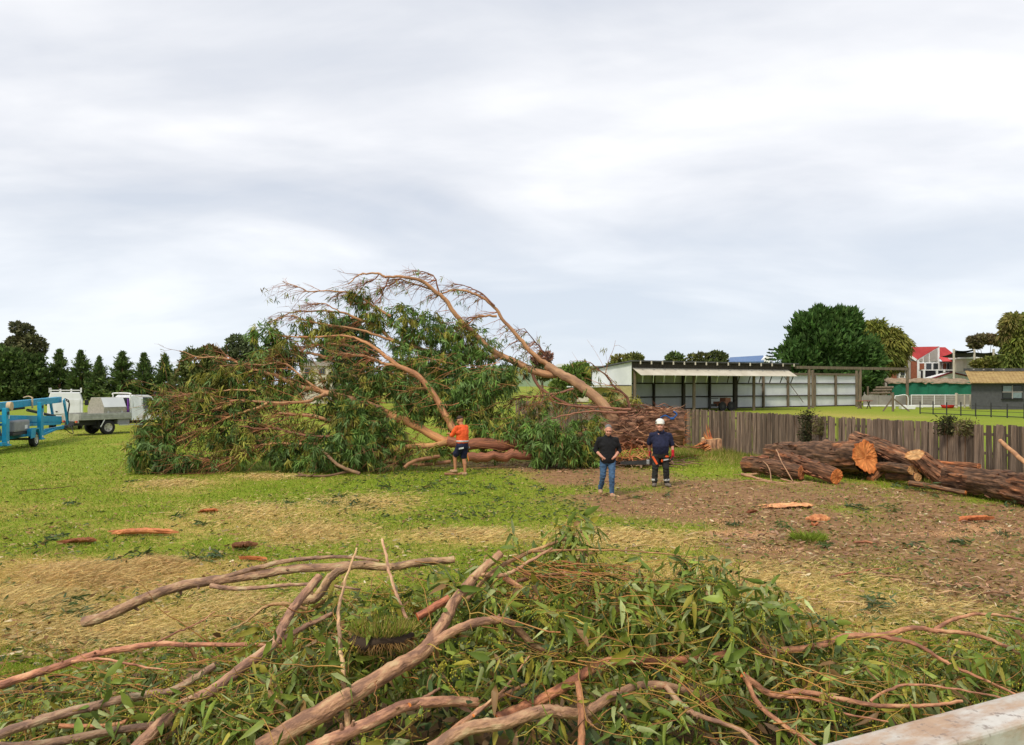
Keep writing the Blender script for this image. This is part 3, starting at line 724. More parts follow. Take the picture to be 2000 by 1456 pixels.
p = G(1851, 798); mb = MB(); mb.loft([[p + [r_ * math.cos(a), r_ * .8 * math.sin(a), z_] for a in np.linspace(0, 6.283, 15)[:-1]] for r_, z_ in ((.62, .02), (.8, .42), (.72, .42), (.56, .1))]); mb.build("red_tub", "lamp_red", None, label="shallow red tub lying on the grass behind the wire fence", cat="tub")
pf = thing("pipe_fence", "white pipe yard fence in front of the green shade net", "fence")
D = 93.; X0, X1 = Xd(1779, D), Xd(1868, D)
for z_ in (1.55, .12): mb = MB(); mb.cyl((X0, D, z_), (X1, D, z_), .05, 7); mb.build("rail", "paint_white", pf)
for px in (1780, 1801, 1825, 1846): mb = MB(); mb.cyl((Xd(px, D), D, 0), (Xd(px, D), D, 1.55), .045, 7); mb.build("post", "paint_white", pf)
for z_ in (.4, .7, 1.0, 1.25): mb = MB(); mb.cyl((X0, D, z_), (X1, D, z_), .014, 5); mb.build("wire", "galv", pf)
mb = MB(); mb.cyl((Xd(1868, D), D, 0), (Xd(1868, D), D, 1.8), .16, 9); mb.build("gate_post", "sheet_cream", pf)
for px in (1884, 1895): mb = MB(); mb.cyl((Xd(px, D), D, 0), (Xd(px, D), D, 1.65), .1, 8); mb.build("post", "sheet_cream", pf)
mb = MB(); mb.bar((Xd(1868, D), D, 1.6), (Xd(1895, D), D, 1.6), .08, .1); mb.build("rail", "sheet_cream", pf)
lw = thing("low_wall", "low grey iron yard wall behind the timber frame posts", "wall"); D = 99.
xx = np.arange(Xd(1686, D), Xd(1872, D), 2.0)
for x_ in xx: mb = MB(); mb.box((x_ + .99, D + .02 * rng.normal(), .72), (1.96, .08, 1.44)); mb.build("panel", "fence_grey", lw)
mb = MB(); mb.box((xx.mean() + 1, D - .08, .12), (len(xx) * 2, .12, .18)); mb.build("base_rail", "paint_white", lw)
lo_ = thing("log_barrier", "stack of weathered horizontal timber rails left of the green net", "barrier"); D = 104.
for j, z_ in enumerate((1.65, 2.05, 2.4)):
    mb = MB(); mb.cyl((Xd(1700 + 6 * j, D), D + .1 * j, z_), (Xd(1738 + 4 * j, D), D + .1 * j, z_ + .05), .17, 8); mb.build("rail", "timber_grey", lo_)
for px in (1697, 1722, 1742): mb = MB(); mb.cyl((Xd(px, D), D + .3, 0), (Xd(px, D), D + .3, 2.6), .14, 8); mb.build("post", "timber_grey", lo_)
net = thing("shade_net", "dark green shade net stretched on posts under a brown thatched roof", "shade net"); D = 110.
pxs = [1735, 1770, 1812, 1852, 1897]
for i in range(4):
    mb = MB(); a_, b_ = Xd(pxs[i], D), Xd(pxs[i+1], D); n_ = 12; tt = np.linspace(a_, b_, n_)
    yy = D + .12 * np.sin(np.linspace(0, 9, n_) + i) ; zz = 1.05 - .1 * i * .3
    V = np.vstack([np.stack([tt, yy, 0 * tt + .95], -1), np.stack([tt, yy + .1 * np.cos(tt * 3), 0 * tt + 3.2], -1)])
    V = np.vstack([V, V + [0, .03, 0]]); q = np.arange(n_ - 1)
    mb.add(V, [np.stack([q, q + 1, q + n_ + 1, q + n_], -1), np.stack([q + 2*n_, q + 3*n_, q + 3*n_+1, q + 2*n_+1], -1)], smooth=True); mb.build("net_panel", "net_green", net)
for px in pxs: mb = MB(); mb.cyl((Xd(px, D), D + .2, 0), (Xd(px, D), D + .2, 3.2), .09, 8); mb.build("post", "timber_grey", net)
mb = MB(); n_ = 26; tt = np.linspace(Xd(1733, D), Xd(1898, D), n_)
z1_ = 3.15 + .08 * rng.normal(size=n_); z2_ = 3.75 + .06 * rng.normal(size=n_)
V = np.vstack([np.stack([tt, 0 * tt + D - .3, z1_], -1), np.stack([tt, 0 * tt + D + 1.8, z2_], -1), np.stack([tt, 0 * tt + D + 1.8, z2_ - .3], -1), np.stack([tt, 0*tt + D - .3, z1_ - .12], -1)])
q = np.arange(n_ - 1); mb.add(V, [np.stack([q + a*n_, q + 1 + a*n_, q + 1 + ((a+1) % 4)*n_, q + ((a+1) % 4)*n_], -1) for a in range(4)]); mb.build("thatch_roof", "thatch", net)
pk = thing("picket_fence", "short cream picket fence beneath the huge cypress", "fence"); D = 118.
for i, px in enumerate(np.arange(1704, 1735, 2.6)): mb = MB(); mb.box((Xd(px, D), D, 1.3), (.17, .04, 2.3)); mb.build("picket", "sheet_cream", pk)
mb = MB(); mb.bar((Xd(1704, D), D + .05, 1.9), (Xd(1735, D), D + .05, 1.9), .05, .1); mb.build("rail", "sheet_cream", pk)

# ------------------------------------------------------------------ red roofed house and its neighbours
D = 130.
house = thing("red_roofed_house", "two storey grey and brick house with red iron roofs and white framed gable", "house")
def hp(name, mat, pts, depth=.3, y=0., parent=house):
    mb = MB(); mb.prism([P(a, b_, D) * [1, 1, 1] + [0, y, 0] for a, b_ in pts], (0, depth, 0)); return mb.build(name, mat, parent)
def hbox(name, mat, px0, py0, px1, py1, depth=.3, y=0., parent=house): return hp(name, mat, [(px0, py1), (px1, py1), (px1, py0), (px0, py0)], depth, y, parent)
hbox("wall", "clad_grey", 1692, 712, 1791, 784, 6, .5)
hp("gable_wall", "clad_grey", [(1755,740),(1791,740),(1791,704),(1767,688),(1755,704)], 5, .35)
hbox("brick_wall", "brick_red", 1781, 706, 1792, 740, .3, .15)
hbox("brick_wall", "brick_red", 1739, 718, 1752, 742, .3, .15)
hp("roof", "roof_red", [(1768,687),(1781,678),(1836,677),(1791,704)], 5.8, .2)
hp("roof", "roof_red", [(1836,678),(1852,678),(1866,689),(1862,697),(1836,697)], 6, .9)
hp("white_gable", "paint_white", [(1791,740),(1837,740),(1837,676),(1833,677),(1791,704)], 5.6, .3)
hp("verge_board", "paint_white", [(1767,686),(1791,702),(1789,706),(1766,690)], .3, .0)
for q_ in ([(1797,706),(1803,706),(1803,699.5),(1797,703)], [(1806,706),(1815,706),(1815,691.5),(1806,697)], [(1818,706),(1832,706),(1832,681.5),(1818,690)]): hp("gable_panel", "clad_grey", q_, .2, .15)
for i, (a_, b_) in enumerate(((1797,1806),(1810,1820),(1824,1833))):
    w_ = hbox("window", "paint_white", a_ - 1, 709, b_ + 1, 723, .1, .18); hbox("pane", "glass_dark" if i else "brick_red", a_, 710, b_, 722.5, .1, .12, w_)
hbox("balcony", "balcony_black", 1796, 724.5, 1905, 739, .5, -.9)
hbox("balcony_rail", "paint_white", 1795, 722.5, 1906, 724.2, .2, -1.0)
for px in (1796, 1821, 1835): hbox("balcony_post", "paint_white", px, 722, px + 3, 740, .25, -1.3)
hbox("veranda_wall", "clad_grey", 1837, 706, 1889, 724, 4, .6)
for a_, b_, mt_ in ((1845,1851,"brick_red"),(1853,1857,"glass_dark"),(1864,1869,"brick_red")):
    w_ = hbox("door", "paint_white", a_ - 1, 709, b_ + 1, 724, .1, .5); hbox("pane", mt_, a_, 710, b_, 723, .1, .42, w_)
mb = MB(); mb.prism([P(1836,707,D) + [0,-.8,0], P(1836,698,D) + [0,.6,0], P(1836,698,D) + [0,.6,.12], P(1836,707,D) + [0,-.8,.12]], (4.6, 0, 0)); mb.build("veranda_roof", "roof_red", house)
for a_, b_, c_, e_ in ((1721,722,1730,738),(1760,722,1768,733)):
    w_ = hbox("window", "paint_white", a_ - 2, b_ - 1, c_ + 2, e_ + 1, .12, .16); hbox("pane", "glass_dark", a_, b_, c_, e_, .1, .1, w_)
for px in (1757, 1767.5, 1737): hbox("trim", "paint_white", px, 692 if px > 1760 else 706, px + 1.6, 741, .12, .2)
D = 122.
sc_ = thing("gabled_shed", "low white shed with a dark red trimmed gable in front of the house", "shed")
hp("wall", "paint_white", [(1826,739),(1903,739),(1903,737.5),(1860,729),(1826,738)], 3, .2, sc_); hbox("lower_wall", "paint_white", 1826, 739.2, 1904, 781, 2.8, .25, sc_)
hp("trim", "paint_darkred", [(1822,738.5),(1860,726.5),(1860,729),(1826,739.5)], .5, 0, sc_); hp("trim", "paint_darkred", [(1860,726.5),(1906,737),(1906,739.5),(1860,729)], .5, .02, sc_)
hp("roof", "paint_white", [(1862,726.6),(1913,726.6),(1913,737),(1906,737)], 3, .45, sc_)
D = 116.
for i, (px, lb) in enumerate(((1863, "beside the red veranda roof"), (1903, "at the end of the green sail"), (1940.5, "before the flat topped tree"), (1978.5, "before the tall weeping tree"))):
    mb = MB(); mb.cyl((Xd(px, D), D, 0), (Xd(px, D), D, Zd(682, D)), .16, 10); pl_ = mb.build("sail_pole", "sheet_cream", None, label="cream shade sail pole " + lb, cat="pole", group="shade sail poles")
def sail(name, mat, label, c4, sag):
    mb = MB(); n_ = 9; V = []
    a, b_, c, d_ = [np.array(x, float) for x in c4]
    for i in range(n_):
        for j in range(n_):
            u_, v_ = i / (n_-1), j / (n_-1); p = (a*(1-u_)+b_*u_)*(1-v_) + (d_*(1-u_)+c*u_)*v_
            V.append(p - [0, 0, sag * (4*u_*(1-u_) * .6 + 4*v_*(1-v_) * .6)])
    V = np.array(V); fs = [(i*n_+j, i*n_+j+1, (i+1)*n_+j+1, (i+1)*n_+j) for i in range(n_-1) for j in range(n_-1)]
    mb.add(np.vstack([V, V - [0, 0, .02]]), fs + [tuple(x + n_*n_ for x in f[::-1]) for f in fs], smooth=True); mb.build(name, mat, None, label=label, cat="shade sail")
sail("shade_sail", "sail_green", "pale green shade sail stretched between two cream poles", [P(1864,684,116), P(1903,682,116), P(1900,684,126), P(1866,686,126)], .35)
sail("shade_sail", "sail_black", "black shade sail hanging under the green sail beside the house", [P(1838,697,117), P(1864,688,116), P(1903,688,116), P(1868,699,128)], .15)
sail("shade_sail", "sail_black", "black shade sail over the veranda end next to the cream pole", [P(1864,690,115.8), P(1903,689,115.8), P(1903,697,124), P(1862,698,124)], .1)
sail("shade_sail", "sail_black", "black shade sail stretched past the flat topped tree", [P(1903,688,116), P(1940,688,116), P(1968,698,118), P(1905,697,125)], .25)
bh = thing("pale_house", "pale low house behind the shade sails and shrub", "house"); D = 125.
hbox("wall", "sheet_cream", 1890, 700, 1935, 784, 4, .3, bh); hbox("roof", "paint_white", 1886, 697, 1937, 701, 5, 0, bh)
bl = thing("blue_roofed_house", "far house with a blue iron roof behind the shed", "house"); D = 165.
mb = MB(); mb.prism([P(1420,707,D), P(1436,697,D) + [0,4,0], P(1503,693,D) + [0,4,0], P(1492,706,D)], (0, 0, -.25)); mb.build("roof", "roof_blue", bl)
hp("gable_wall", "paint_white", [(1484,778),(1506,778),(1506,698),(1503,694.5),(1484,706.5)], 6, .8, bl); hbox("wall", "clad_grey", 1424, 706, 1486, 778, 5, 2, bl)
wh = thing("white_house", "white house glimpsed through the fallen crown's branches", "house"); D = 115.
hbox("wall", "sheet_cream", 585, 714, 648, 790, 5, .3, wh); hp("roof", "clad_grey", [(580,715),(653,715),(640,706),(594,706)], 6, 0, wh)
for a_ in (594, 622): w_ = hbox("window", "clad_grey", a_, 719, a_ + 12, 732, .1, .2, wh); hbox("pane", "glass_dark", a_ + 1, 720, a_ + 11, 731, .08, .14, wh if False else w_)
ws = thing("pale_shed", "low pale shed behind the leaning limb and bright green tree", "shed"); D = 118.
hbox("wall", "sheet_cream", 1086, 716, 1150, 785, 4, .3, ws); hp("roof", "sheet_white", [(1082,717),(1152,717),(1150,711),(1090,711)], 5, 0, ws)
# ------------------------------------------------------------------ the fallen gum tree
def leaves(mb, base, dirv, length, hw, col, droop=.25, mat=0, fold=False, curve=.12):
    base = np.asarray(base, float); n = len(base); d = nrm(dirv)
    sd_ = nrm(np.cross(d, rng.normal(size=(n, 3)))); up_ = np.cross(sd_, d)
    Lh = np.broadcast_to(np.asarray(length, float), (n,))[:, None]; W_ = np.broadcast_to(np.asarray(hw, float), (n,))[:, None]
    cv = rng.normal(size=(n, 1)) * curve * Lh
    def pt(t): return base + d * Lh * t + sd_ * cv * t * t * 4 * .5 - np.array([0, 0, 1.]) * (droop * Lh * t * t)
    if not fold:
        a, b_ = pt(.33), pt(.7)
        V = np.stack([base, a - sd_*W_, a + sd_*W_, b_ - sd_*W_*.72, b_ + sd_*W_*.72, pt(1.)], 1)
        o = np.arange(n)[:, None] * 6
        mb.add(V.reshape(-1, 3), [np.concatenate([o + [0,1,2], o + [3,5,4]]), o + [1,3,4,2]], mat, np.repeat(col, 6, 0), smooth=True)
    else:
        s0, a, b_ = pt(.06), pt(.36), pt(.70); f_ = up_ * W_ * .35
        V = np.stack([base, a - sd_*W_ + f_, a, a + sd_*W_ + f_, b_ - sd_*W_*.74 + f_*.7, b_, b_ + sd_*W_*.74 + f_*.7, pt(1.), s0], 1)
        o = np.arange(n)[:, None] * 9
        mb.add(V.reshape(-1, 3), [np.concatenate([o + [8,1,2], o + [8,2,3], o + [4,7,5], o + [5,7,6], o + [0,8,2]]), np.concatenate([o + [1,4,5,2], o + [2,5,6,3]])], mat, np.repeat(col, 9, 0), smooth=True)

def limb(mb, pts, w0, w1, n=8, mat=0, wob=.10, jit=.012, col=None, cap=None, k=4):
    """pts = (px,py,d); w0,w1 widths in photo pixels at either end"""
    p = np.array([P(*q) for q in pts]); c = catmull(p, k); m_ = len(c)
    c[1:-1] += rng.normal(size=(m_ - 2, 3)) * jit
    d = c[:, 1]; w = np.linspace(0, 1, m_); r = (w0 + (w1 - w0) * w ** .85) / 2 / F * d
    mb.tube(c, r, n, mat, cap, col, wob, rng.random() * 9)
    return c, r

tree = thing("fallen_tree", "huge uprooted gum tree lying on its side with a wide leafy crown", "tree", (0, 0, 0))
# trunk ---------------------------------------------------------
tp = catmull(np.array([P(1336,838,28.3), P(1290,838,28.0), P(1240,842,27.6), P(1190,852,27.2), P(1130,866,26.8), P(1060,873,26.4)]), 10)
tr_ = np.interp(np.linspace(0, 1, len(tp)), [0, .2, .45, .62, .8, 1], [.66, .66, .64, .58, .40, .27])
tb = MB(); n = 56
th = np.linspace(0, 2*np.pi, n, endpoint=False)
rg = np.stack([np.cos(th)[None]*4 + 0*tr_[:, None], np.sin(th)[None]*4 + 0*tr_[:, None], np.linspace(0, 9, len(tp))[:, None] + 0*th[None]], -1)
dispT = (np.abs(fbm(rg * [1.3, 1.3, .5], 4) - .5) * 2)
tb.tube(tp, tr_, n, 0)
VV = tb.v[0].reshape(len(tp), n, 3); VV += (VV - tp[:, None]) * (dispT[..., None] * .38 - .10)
VV[0] += (rng.normal(size=(n, 3)) * [.05, .02, .02]); VV[:4, :, 0] += ((VV[:4, :, 1] - tp[:4, None, 1]) * .55 * np.array([1, .7, .4, .15])[:, None])
# torn butt: pale sapwood edge with splinters
tb.add(np.vstack([VV[0], tp[0] - [.10, 0, 0]]), [np.array([(n, x, (x+1) % n) for x in range(n)])], 1, (1.05, 1.2, 1.35))
tb.v[0] = VV.reshape(-1, 3)
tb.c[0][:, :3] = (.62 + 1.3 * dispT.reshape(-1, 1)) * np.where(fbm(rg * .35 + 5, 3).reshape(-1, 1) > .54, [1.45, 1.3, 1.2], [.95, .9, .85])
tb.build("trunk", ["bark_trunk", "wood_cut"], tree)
sb = MB()
for i in range(40):
    a = rng.random() * 6.283; rr_ = .62 * (.75 + .3 * rng.random())
    b0 = tp[0] + [0, math.cos(a) * rr_, math.sin(a) * rr_]; dv = np.array([1, rng.normal() * .3, rng.normal() * .3]) * rng.uniform(.05, .2)
    sb.tube([b0 - dv * .5, b0, b0 + dv], [.045, .03, .003], 4, 0, flat=.4, smooth=False)
sb.build("splinters", "splinter", tree, kind="stuff")
# lower logs lying left of the trunk
for pts, w0, w1, mt_ in (([(1075,868,26.6),(1010,868,26.2),(950,866,25.9),(905,868,25.6),(872,862,25.5)], 27, 20, "bark_red"),
                         ([(1120,884,26.5),(1060,890,26.0),(1000,890,25.7),(950,892,25.4),(914,894,25.2)], 20, 17, "bark_red"),
                         ([(1180,878,27.0),(1120,880,26.8),(1060,885,26.6)], 40, 26, "bark_trunk")):
    mb = MB(); limb(mb, pts, w0, w1, 16, 0, .22, .02, cap=1, col=(1.35, 1.2, 1.1)); mb.build("log", [mt_, "wood_cut"], tree)

LIMBS = []   # (centre line, radius)
def L_(pts, w0, w1, mat="bark_gum", n=9, col=None, name="limb", cap=None):
    mb = MB(); c, r = limb(mb, pts, w0, w1, n, 0, .12, .010, col, cap); mb.build(name, [mat, "wood_pale"], tree); LIMBS.append((c, r)); return c
def D3(lst, d0, d1):
    n_ = len(lst); return [(a, b_, d0 + (d1 - d0) * i / max(1, n_ - 1)) for i, (a, b_) in enumerate(lst)]
A_ = [(1204,828),(1192,812),(1168,781),(1145,762),(1123,746),(1102,735),(1084,725),(1068,714)]
L_(D3(A_, 27.2, 27.9), 24, 16, n=14, col=(.85, .92, 1.0))
L_(D3([(1084,725),(1061,707),(1038,689),(1020,668),(1002,647),(981,623),(966,600),(942,582),(918,571),(887,567),(863,574),(850,582)], 27.9, 27.5), 11, 2.2, n=10)
L_(D3([(970,618),(942,618),(925,624),(912,636)], 27.7, 27.3), 5, 2)
L_(D3([(966,598),(942,574),(924,565),(899,556)], 27.6, 27.8), 4, 1.4, "bark_red")
L_(D3([(1088,732),(1060,731),(1026,718),(990,700),(966,689),(945,671),(924,650),(905,632),(887,611),(869,585),(851,571),(830,553),(815,546),(782,541),(754,541),(739,535),(715,535),(697,540),(680,556)], 27.9, 27.0), 16, 2, n=11)
L_(D3([(760,543),(752,560),(745,577),(740,595)], 27.2, 27.0), 3, 1.2, "bark_red")
L_(D3([(740,536),(728,548),(712,556),(700,572)], 27.1, 26.8), 2.6, 1.2, "bark_red")
L_(D3([(857,573),(851,547),(839,535),(809,529)], 27.5, 27.6), 3.4, 1.3, "bark_red")
L_(D3([(842,566),(803,553),(782,546),(765,556)], 27.5, 27.2), 3.6, 1.4)
L_(D3([(969,697),(957,700),(930,695),(911,692),(875,695),(850,690)], 27.7, 27.2), 11, 4)
L_(D3([(1040,730),(1050,752),(1075,772),(1110,790),(1160,800)], 27.8, 27.3), 7, 4, "bark_red")
L_(D3([(886,838),(869,810),(854,783),(836,756),(812,731),(785,719),(754,698),(727,677),(700,663),(667,656),(606,659),(552,657)], 25.8, 26.2), 16, 2, n=11, col=(1.1, 1.0, .95))
L_(D3([(772,714),(745,709),(727,700),(700,694),(660,690)], 26.0, 25.8), 7, 2.4)
L_(D3([(868,704),(845,688),(827,685),(806,677),(767,665),(739,641),(718,629),(700,624),(679,614),(664,611),(625,608),(582,609),(552,617),(522,632)], 27.3, 26.6), 10, 1.6, n=9)
L_(D3([(763,618),(730,599),(712,586),(690,576),(673,571),(637,568),(606,570),(591,564),(576,559),(552,550)], 26.9, 26.8), 5, 1.3)
L_(D3([(663,609),(637,595),(619,594),(604,600)], 26.6, 26.5), 2.6, 1.2)
L_(D3([(770,667),(748,660),(703,644),(643,635),(597,626),(570,617),(545,622)], 26.8, 26.4), 6, 1.6)
L_(D3([(745,800),(718,789),(679,778),(643,768),(628,765),(582,753),(537,734),(507,725),(480,716),(455,704),(419,698),(389,698),(350,686)], 25.6, 25.6), 14, 1.6, n=10)
L_(D3([(640,768),(606,750),(576,725),(552,709),(516,713),(467,712),(430,716)], 25.6, 25.5), 5, 1.6)
L_(D3([(650,768),(634,771),(616,780),(588,786),(537,787),(492,784),(452,783),(420,790),(380,795)], 25.5, 25.1), 9, 2.4)
L_(D3([(522,788),(492,801),(461,810),(431,822),(400,838),(371,852),(335,870)], 25.2, 24.6), 6, 1.8, col=(1.1, 1.15, 1.0))
L_(D3([(452,790),(420,800),(386,805),(350,828),(310,848)], 25.1, 24.7), 5, 1.8, col=(1.1, 1.15, 1.0))
L_(D3([(500,764),(450,762),(420,766),(370,770),(345,775)], 25.4, 25.0), 4, 1.6)
L_(D3([(690,826),(646,822),(612,813),(570,810),(545,808)], 25.6, 25.2), 8, 5)
L_(D3([(690,860),(649,854),(597,852),(540,837),(516,839),(473,833)], 25.3, 24.9), 7, 2.5, "bark_red", col=(1.3, 1.3, 1.3))
L_(D3([(620,868),(552,867),(516,869),(486,882),(443,904),(410,914)], 25.0, 24.3), 6, 2.6, col=(1.1, 1.1, 1.0))
L_(D3([(560,872),(480,886),(420,898),(385,906)], 25.0, 24.4), 4, 2)
L_(D3([(886,868),(851,855),(821,837),(791,822),(770,815),(742,798)], 25.6, 25.6), 18, 13, n=12, col=(1.2, 1.1, .9), cap=1)
L_(D3([(775,817),(755,822),(736,825),(700,826)], 25.6, 25.4), 9, 6)
L_(D3([(880,862),(845,871),(800,873),(757,881)], 25.5, 24.9), 13, 9, col=(1.1, 1.1, .85))
L_(D3([(640,700),(606,690),(570,690),(540,694)], 26.3, 26.0), 6, 3)
L_(D3([(720,690),(680,676),(640,672),(600,680),(566,700)], 26.4, 26.0), 6, 2)
L_(D3([(1240,812),(1228,790),(1224,775),(1200,755),(1185,735),(1170,722),(1152,708)], 27.4, 27.4), 7, 1.6, "bark_red", col=(.7, .7, .7))
L_(D3([(1232,800),(1200,798),(1160,795),(1120,793),(1080,785)], 27.1, 26.8), 5, 2.5, "bark_red", col=(1.4, 1.4, 1.4))
L_(D3([(1225,806),(1190,806),(1150,804),(1110,810),(1060,822)], 26.9, 26.5), 5, 2, "bark_red", col=(1.5, 1.5, 1.5))
L_(D3([(1075,724),(1062,690),(1045,668),(1024,642)], 27.9, 28.1), 4, 1.4, "bark_red", col=(.45, .4, .4))
L_(D3([(1120,760),(1080,770),(1040,775),(1000,782)], 27.4, 27.0), 5, 2, "bark_red", col=(1.3,1.3,1.3))

# bark strips hanging round the trunk, torn fibres under it --------------------
bb = MB()
for i in range(330):
    x_ = 1185 + 128 * rng.random(); a = rng.uniform(-.9, 2.6)
    s_ = (1336 - x_) / 276; c0 = tp[min(len(tp) - 1, int(s_ * (len(tp) - 1)))]; R_ = np.interp(s_, [0,.45,.62,1], [.66,.64,.58,.3]) * 1.19
    b0 = c0 + [0, -math.cos(a) * R_, math.sin(a) * R_]
    ln = rng.uniform(.25, .9); dv = nrm([-1 if rng.random() < .8 else 1, rng.normal() * .18, rng.normal() * .22]) * ln
    cur = np.array([0, -rng.uniform(0, .12), rng.normal() * .10])
    pts = np.stack([b0, b0 + dv * .35 + cur, b0 + dv * .7 + cur * .5, b0 + dv + cur * 1.6])
    bb.tube(catmull(pts, 2), np.array([1, .9, .9, .8, .7, .5, .2]) * rng.uniform(.012, .045), 5, 0, None, jitcol(((1.2, 1.0, .9), (1.9, 1.7, 1.55), (.7, .6, .55))[i % 3], 1, .35)[0], flat=.35, smooth=False)
bb.build("bark_strips", "bark_trunk", tree, kind="stuff")
bb = MB()
for i in range(170):
    b0 = P(rng.uniform(1195, 1275), rng.uniform(868, 902), rng.uniform(26.2, 27.2)); b0[2] = max(b0[2], .04)
    ln = rng.uniform(.2, .8); dv = nrm([rng.normal(), rng.normal() * .5, rng.normal() * .35 - .15]) * ln
    e_ = b0 + dv; e_[2] = max(e_[2], .02)
    bb.tube([b0, (b0 + e_) / 2 + rng.normal(size=3) * .05, e_], np.array([.7, 1, .3]) * rng.uniform(.012, .034), 4, 0, None, jitcol((1.0, 1.0, 1.0), 1, .4)[0], flat=.3, smooth=False)
bb.build("torn_fibres", "splinter", tree, kind="stuff")
bb = MB()
for i in range(90):
    b0 = P(rng.uniform(1170, 1330), rng.uniform(888, 908), rng.uniform(26.0, 27.8)); b0[2] = .05
    ln = rng.uniform(.3, 1.2); dv = nrm([rng.normal(), rng.normal() * .5, .02]) * ln
    bb.tube([b0, b0 + dv * .5 + [0, 0, rng.uniform(0, .15)], b0 + dv], np.array([.7, 1, .4]) * rng.uniform(.02, .06), 5, 0, None, jitcol((.8, .8, .8), 1, .4)[0], flat=.4)
bb.build("fallen_bark", "bark_trunk", tree, kind="stuff")
mb = MB(); mb.tube(catmull([P(1290,816,27.25), P(1300,812,27.2), P(1312,818,27.2), P(1322,810,27.25), P(1316,804,27.4)], 4), .028, 7); mb.ball(P(1313,818,27.15), (.09,.05,.05)); mb.build("climbing_rope", "rope_blue", None, label="blue rope and sling lying on the fallen trunk's torn bark", cat="rope")

# twig tangle -----------------------------------------------------
tw = MB(); TWENDS = []
def twig(mb, b0, dv, ln, r0, col, m_=5, droop=.15, n=4, curl=.16):
    p = [np.array(b0, float)]; d = nrm(dv); st = ln / m_
    for k in range(m_):
        d = nrm(d + rng.normal(size=3) * curl + np.array([0, 0, -droop / m_ * 2])); p.append(p[-1] + d * st)
    p = np.array(p); p[:, 2] = np.maximum(p[:, 2], .02)
    mb.tube(p, np.linspace(r0, r0 * .3, m_ + 1), n, 0, None, col); return p
wts = [len(c) for c, _ in LIMBS]
for it in range(1250):
    i = rng.integers(1, len(LIMBS)); c, r = LIMBS[i]
    j = rng.integers(int(len(c) * .25), len(c)); tdir = nrm(c[min(j + 1, len(c) - 1)] - c[max(j - 1, 0)])
    if c[j][0] > 1.6 and rng.random() < .75: continue
    ln = rng.uniform(.5, 1.9) * (1.1 if c[j][2] < 3.2 else .62)
    dv = tdir * 1.0 + rng.normal(size=3) * [.5, .45, .5] + [-.35, 0, -.05]
    if c[j][2] > 4.0: dv[2] = -abs(dv[2]) * .6 + .12; ln *= .9
    p = twig(tw, c[j], dv, ln, min(r[j] * .5, rng.uniform(.007, .017)), jitcol((1.3, 1.0, .85), 1, .45)[0], 6)
    TWENDS.append(p[-1]); TWENDS.append(p[3])
    for q in range(2):
        k = rng.integers(2, 6); p2 = twig(tw, p[k], p[k] - p[k-1] + rng.normal(size=3) * ln * .09, ln * .45, .0055, jitcol((1.1, .9, .75), 1, .4)[0], 4); TWENDS.append(p2[-1])
# low brown bundle of fine twigs in the middle of the crown
for it in range(330):
    px = rng.uniform(330, 1010); py = rng.uniform(690, 900)
    if (py < 760 and px < 520): continue
    b0 = P(px, py, rng.uniform(25.2, 27.0)); b0[2] = max(.05, b0[2])
    p = twig(tw, b0, [-1, rng.normal() * .3, rng.normal() * .32 + .05], rng.uniform(.7, 2.0), rng.uniform(.006, .012), jitcol((1.45, 1.25, .9), 1, .45)[0], 6, .1)
tw.build("twigs", "twig_brown", tree, kind="stuff")

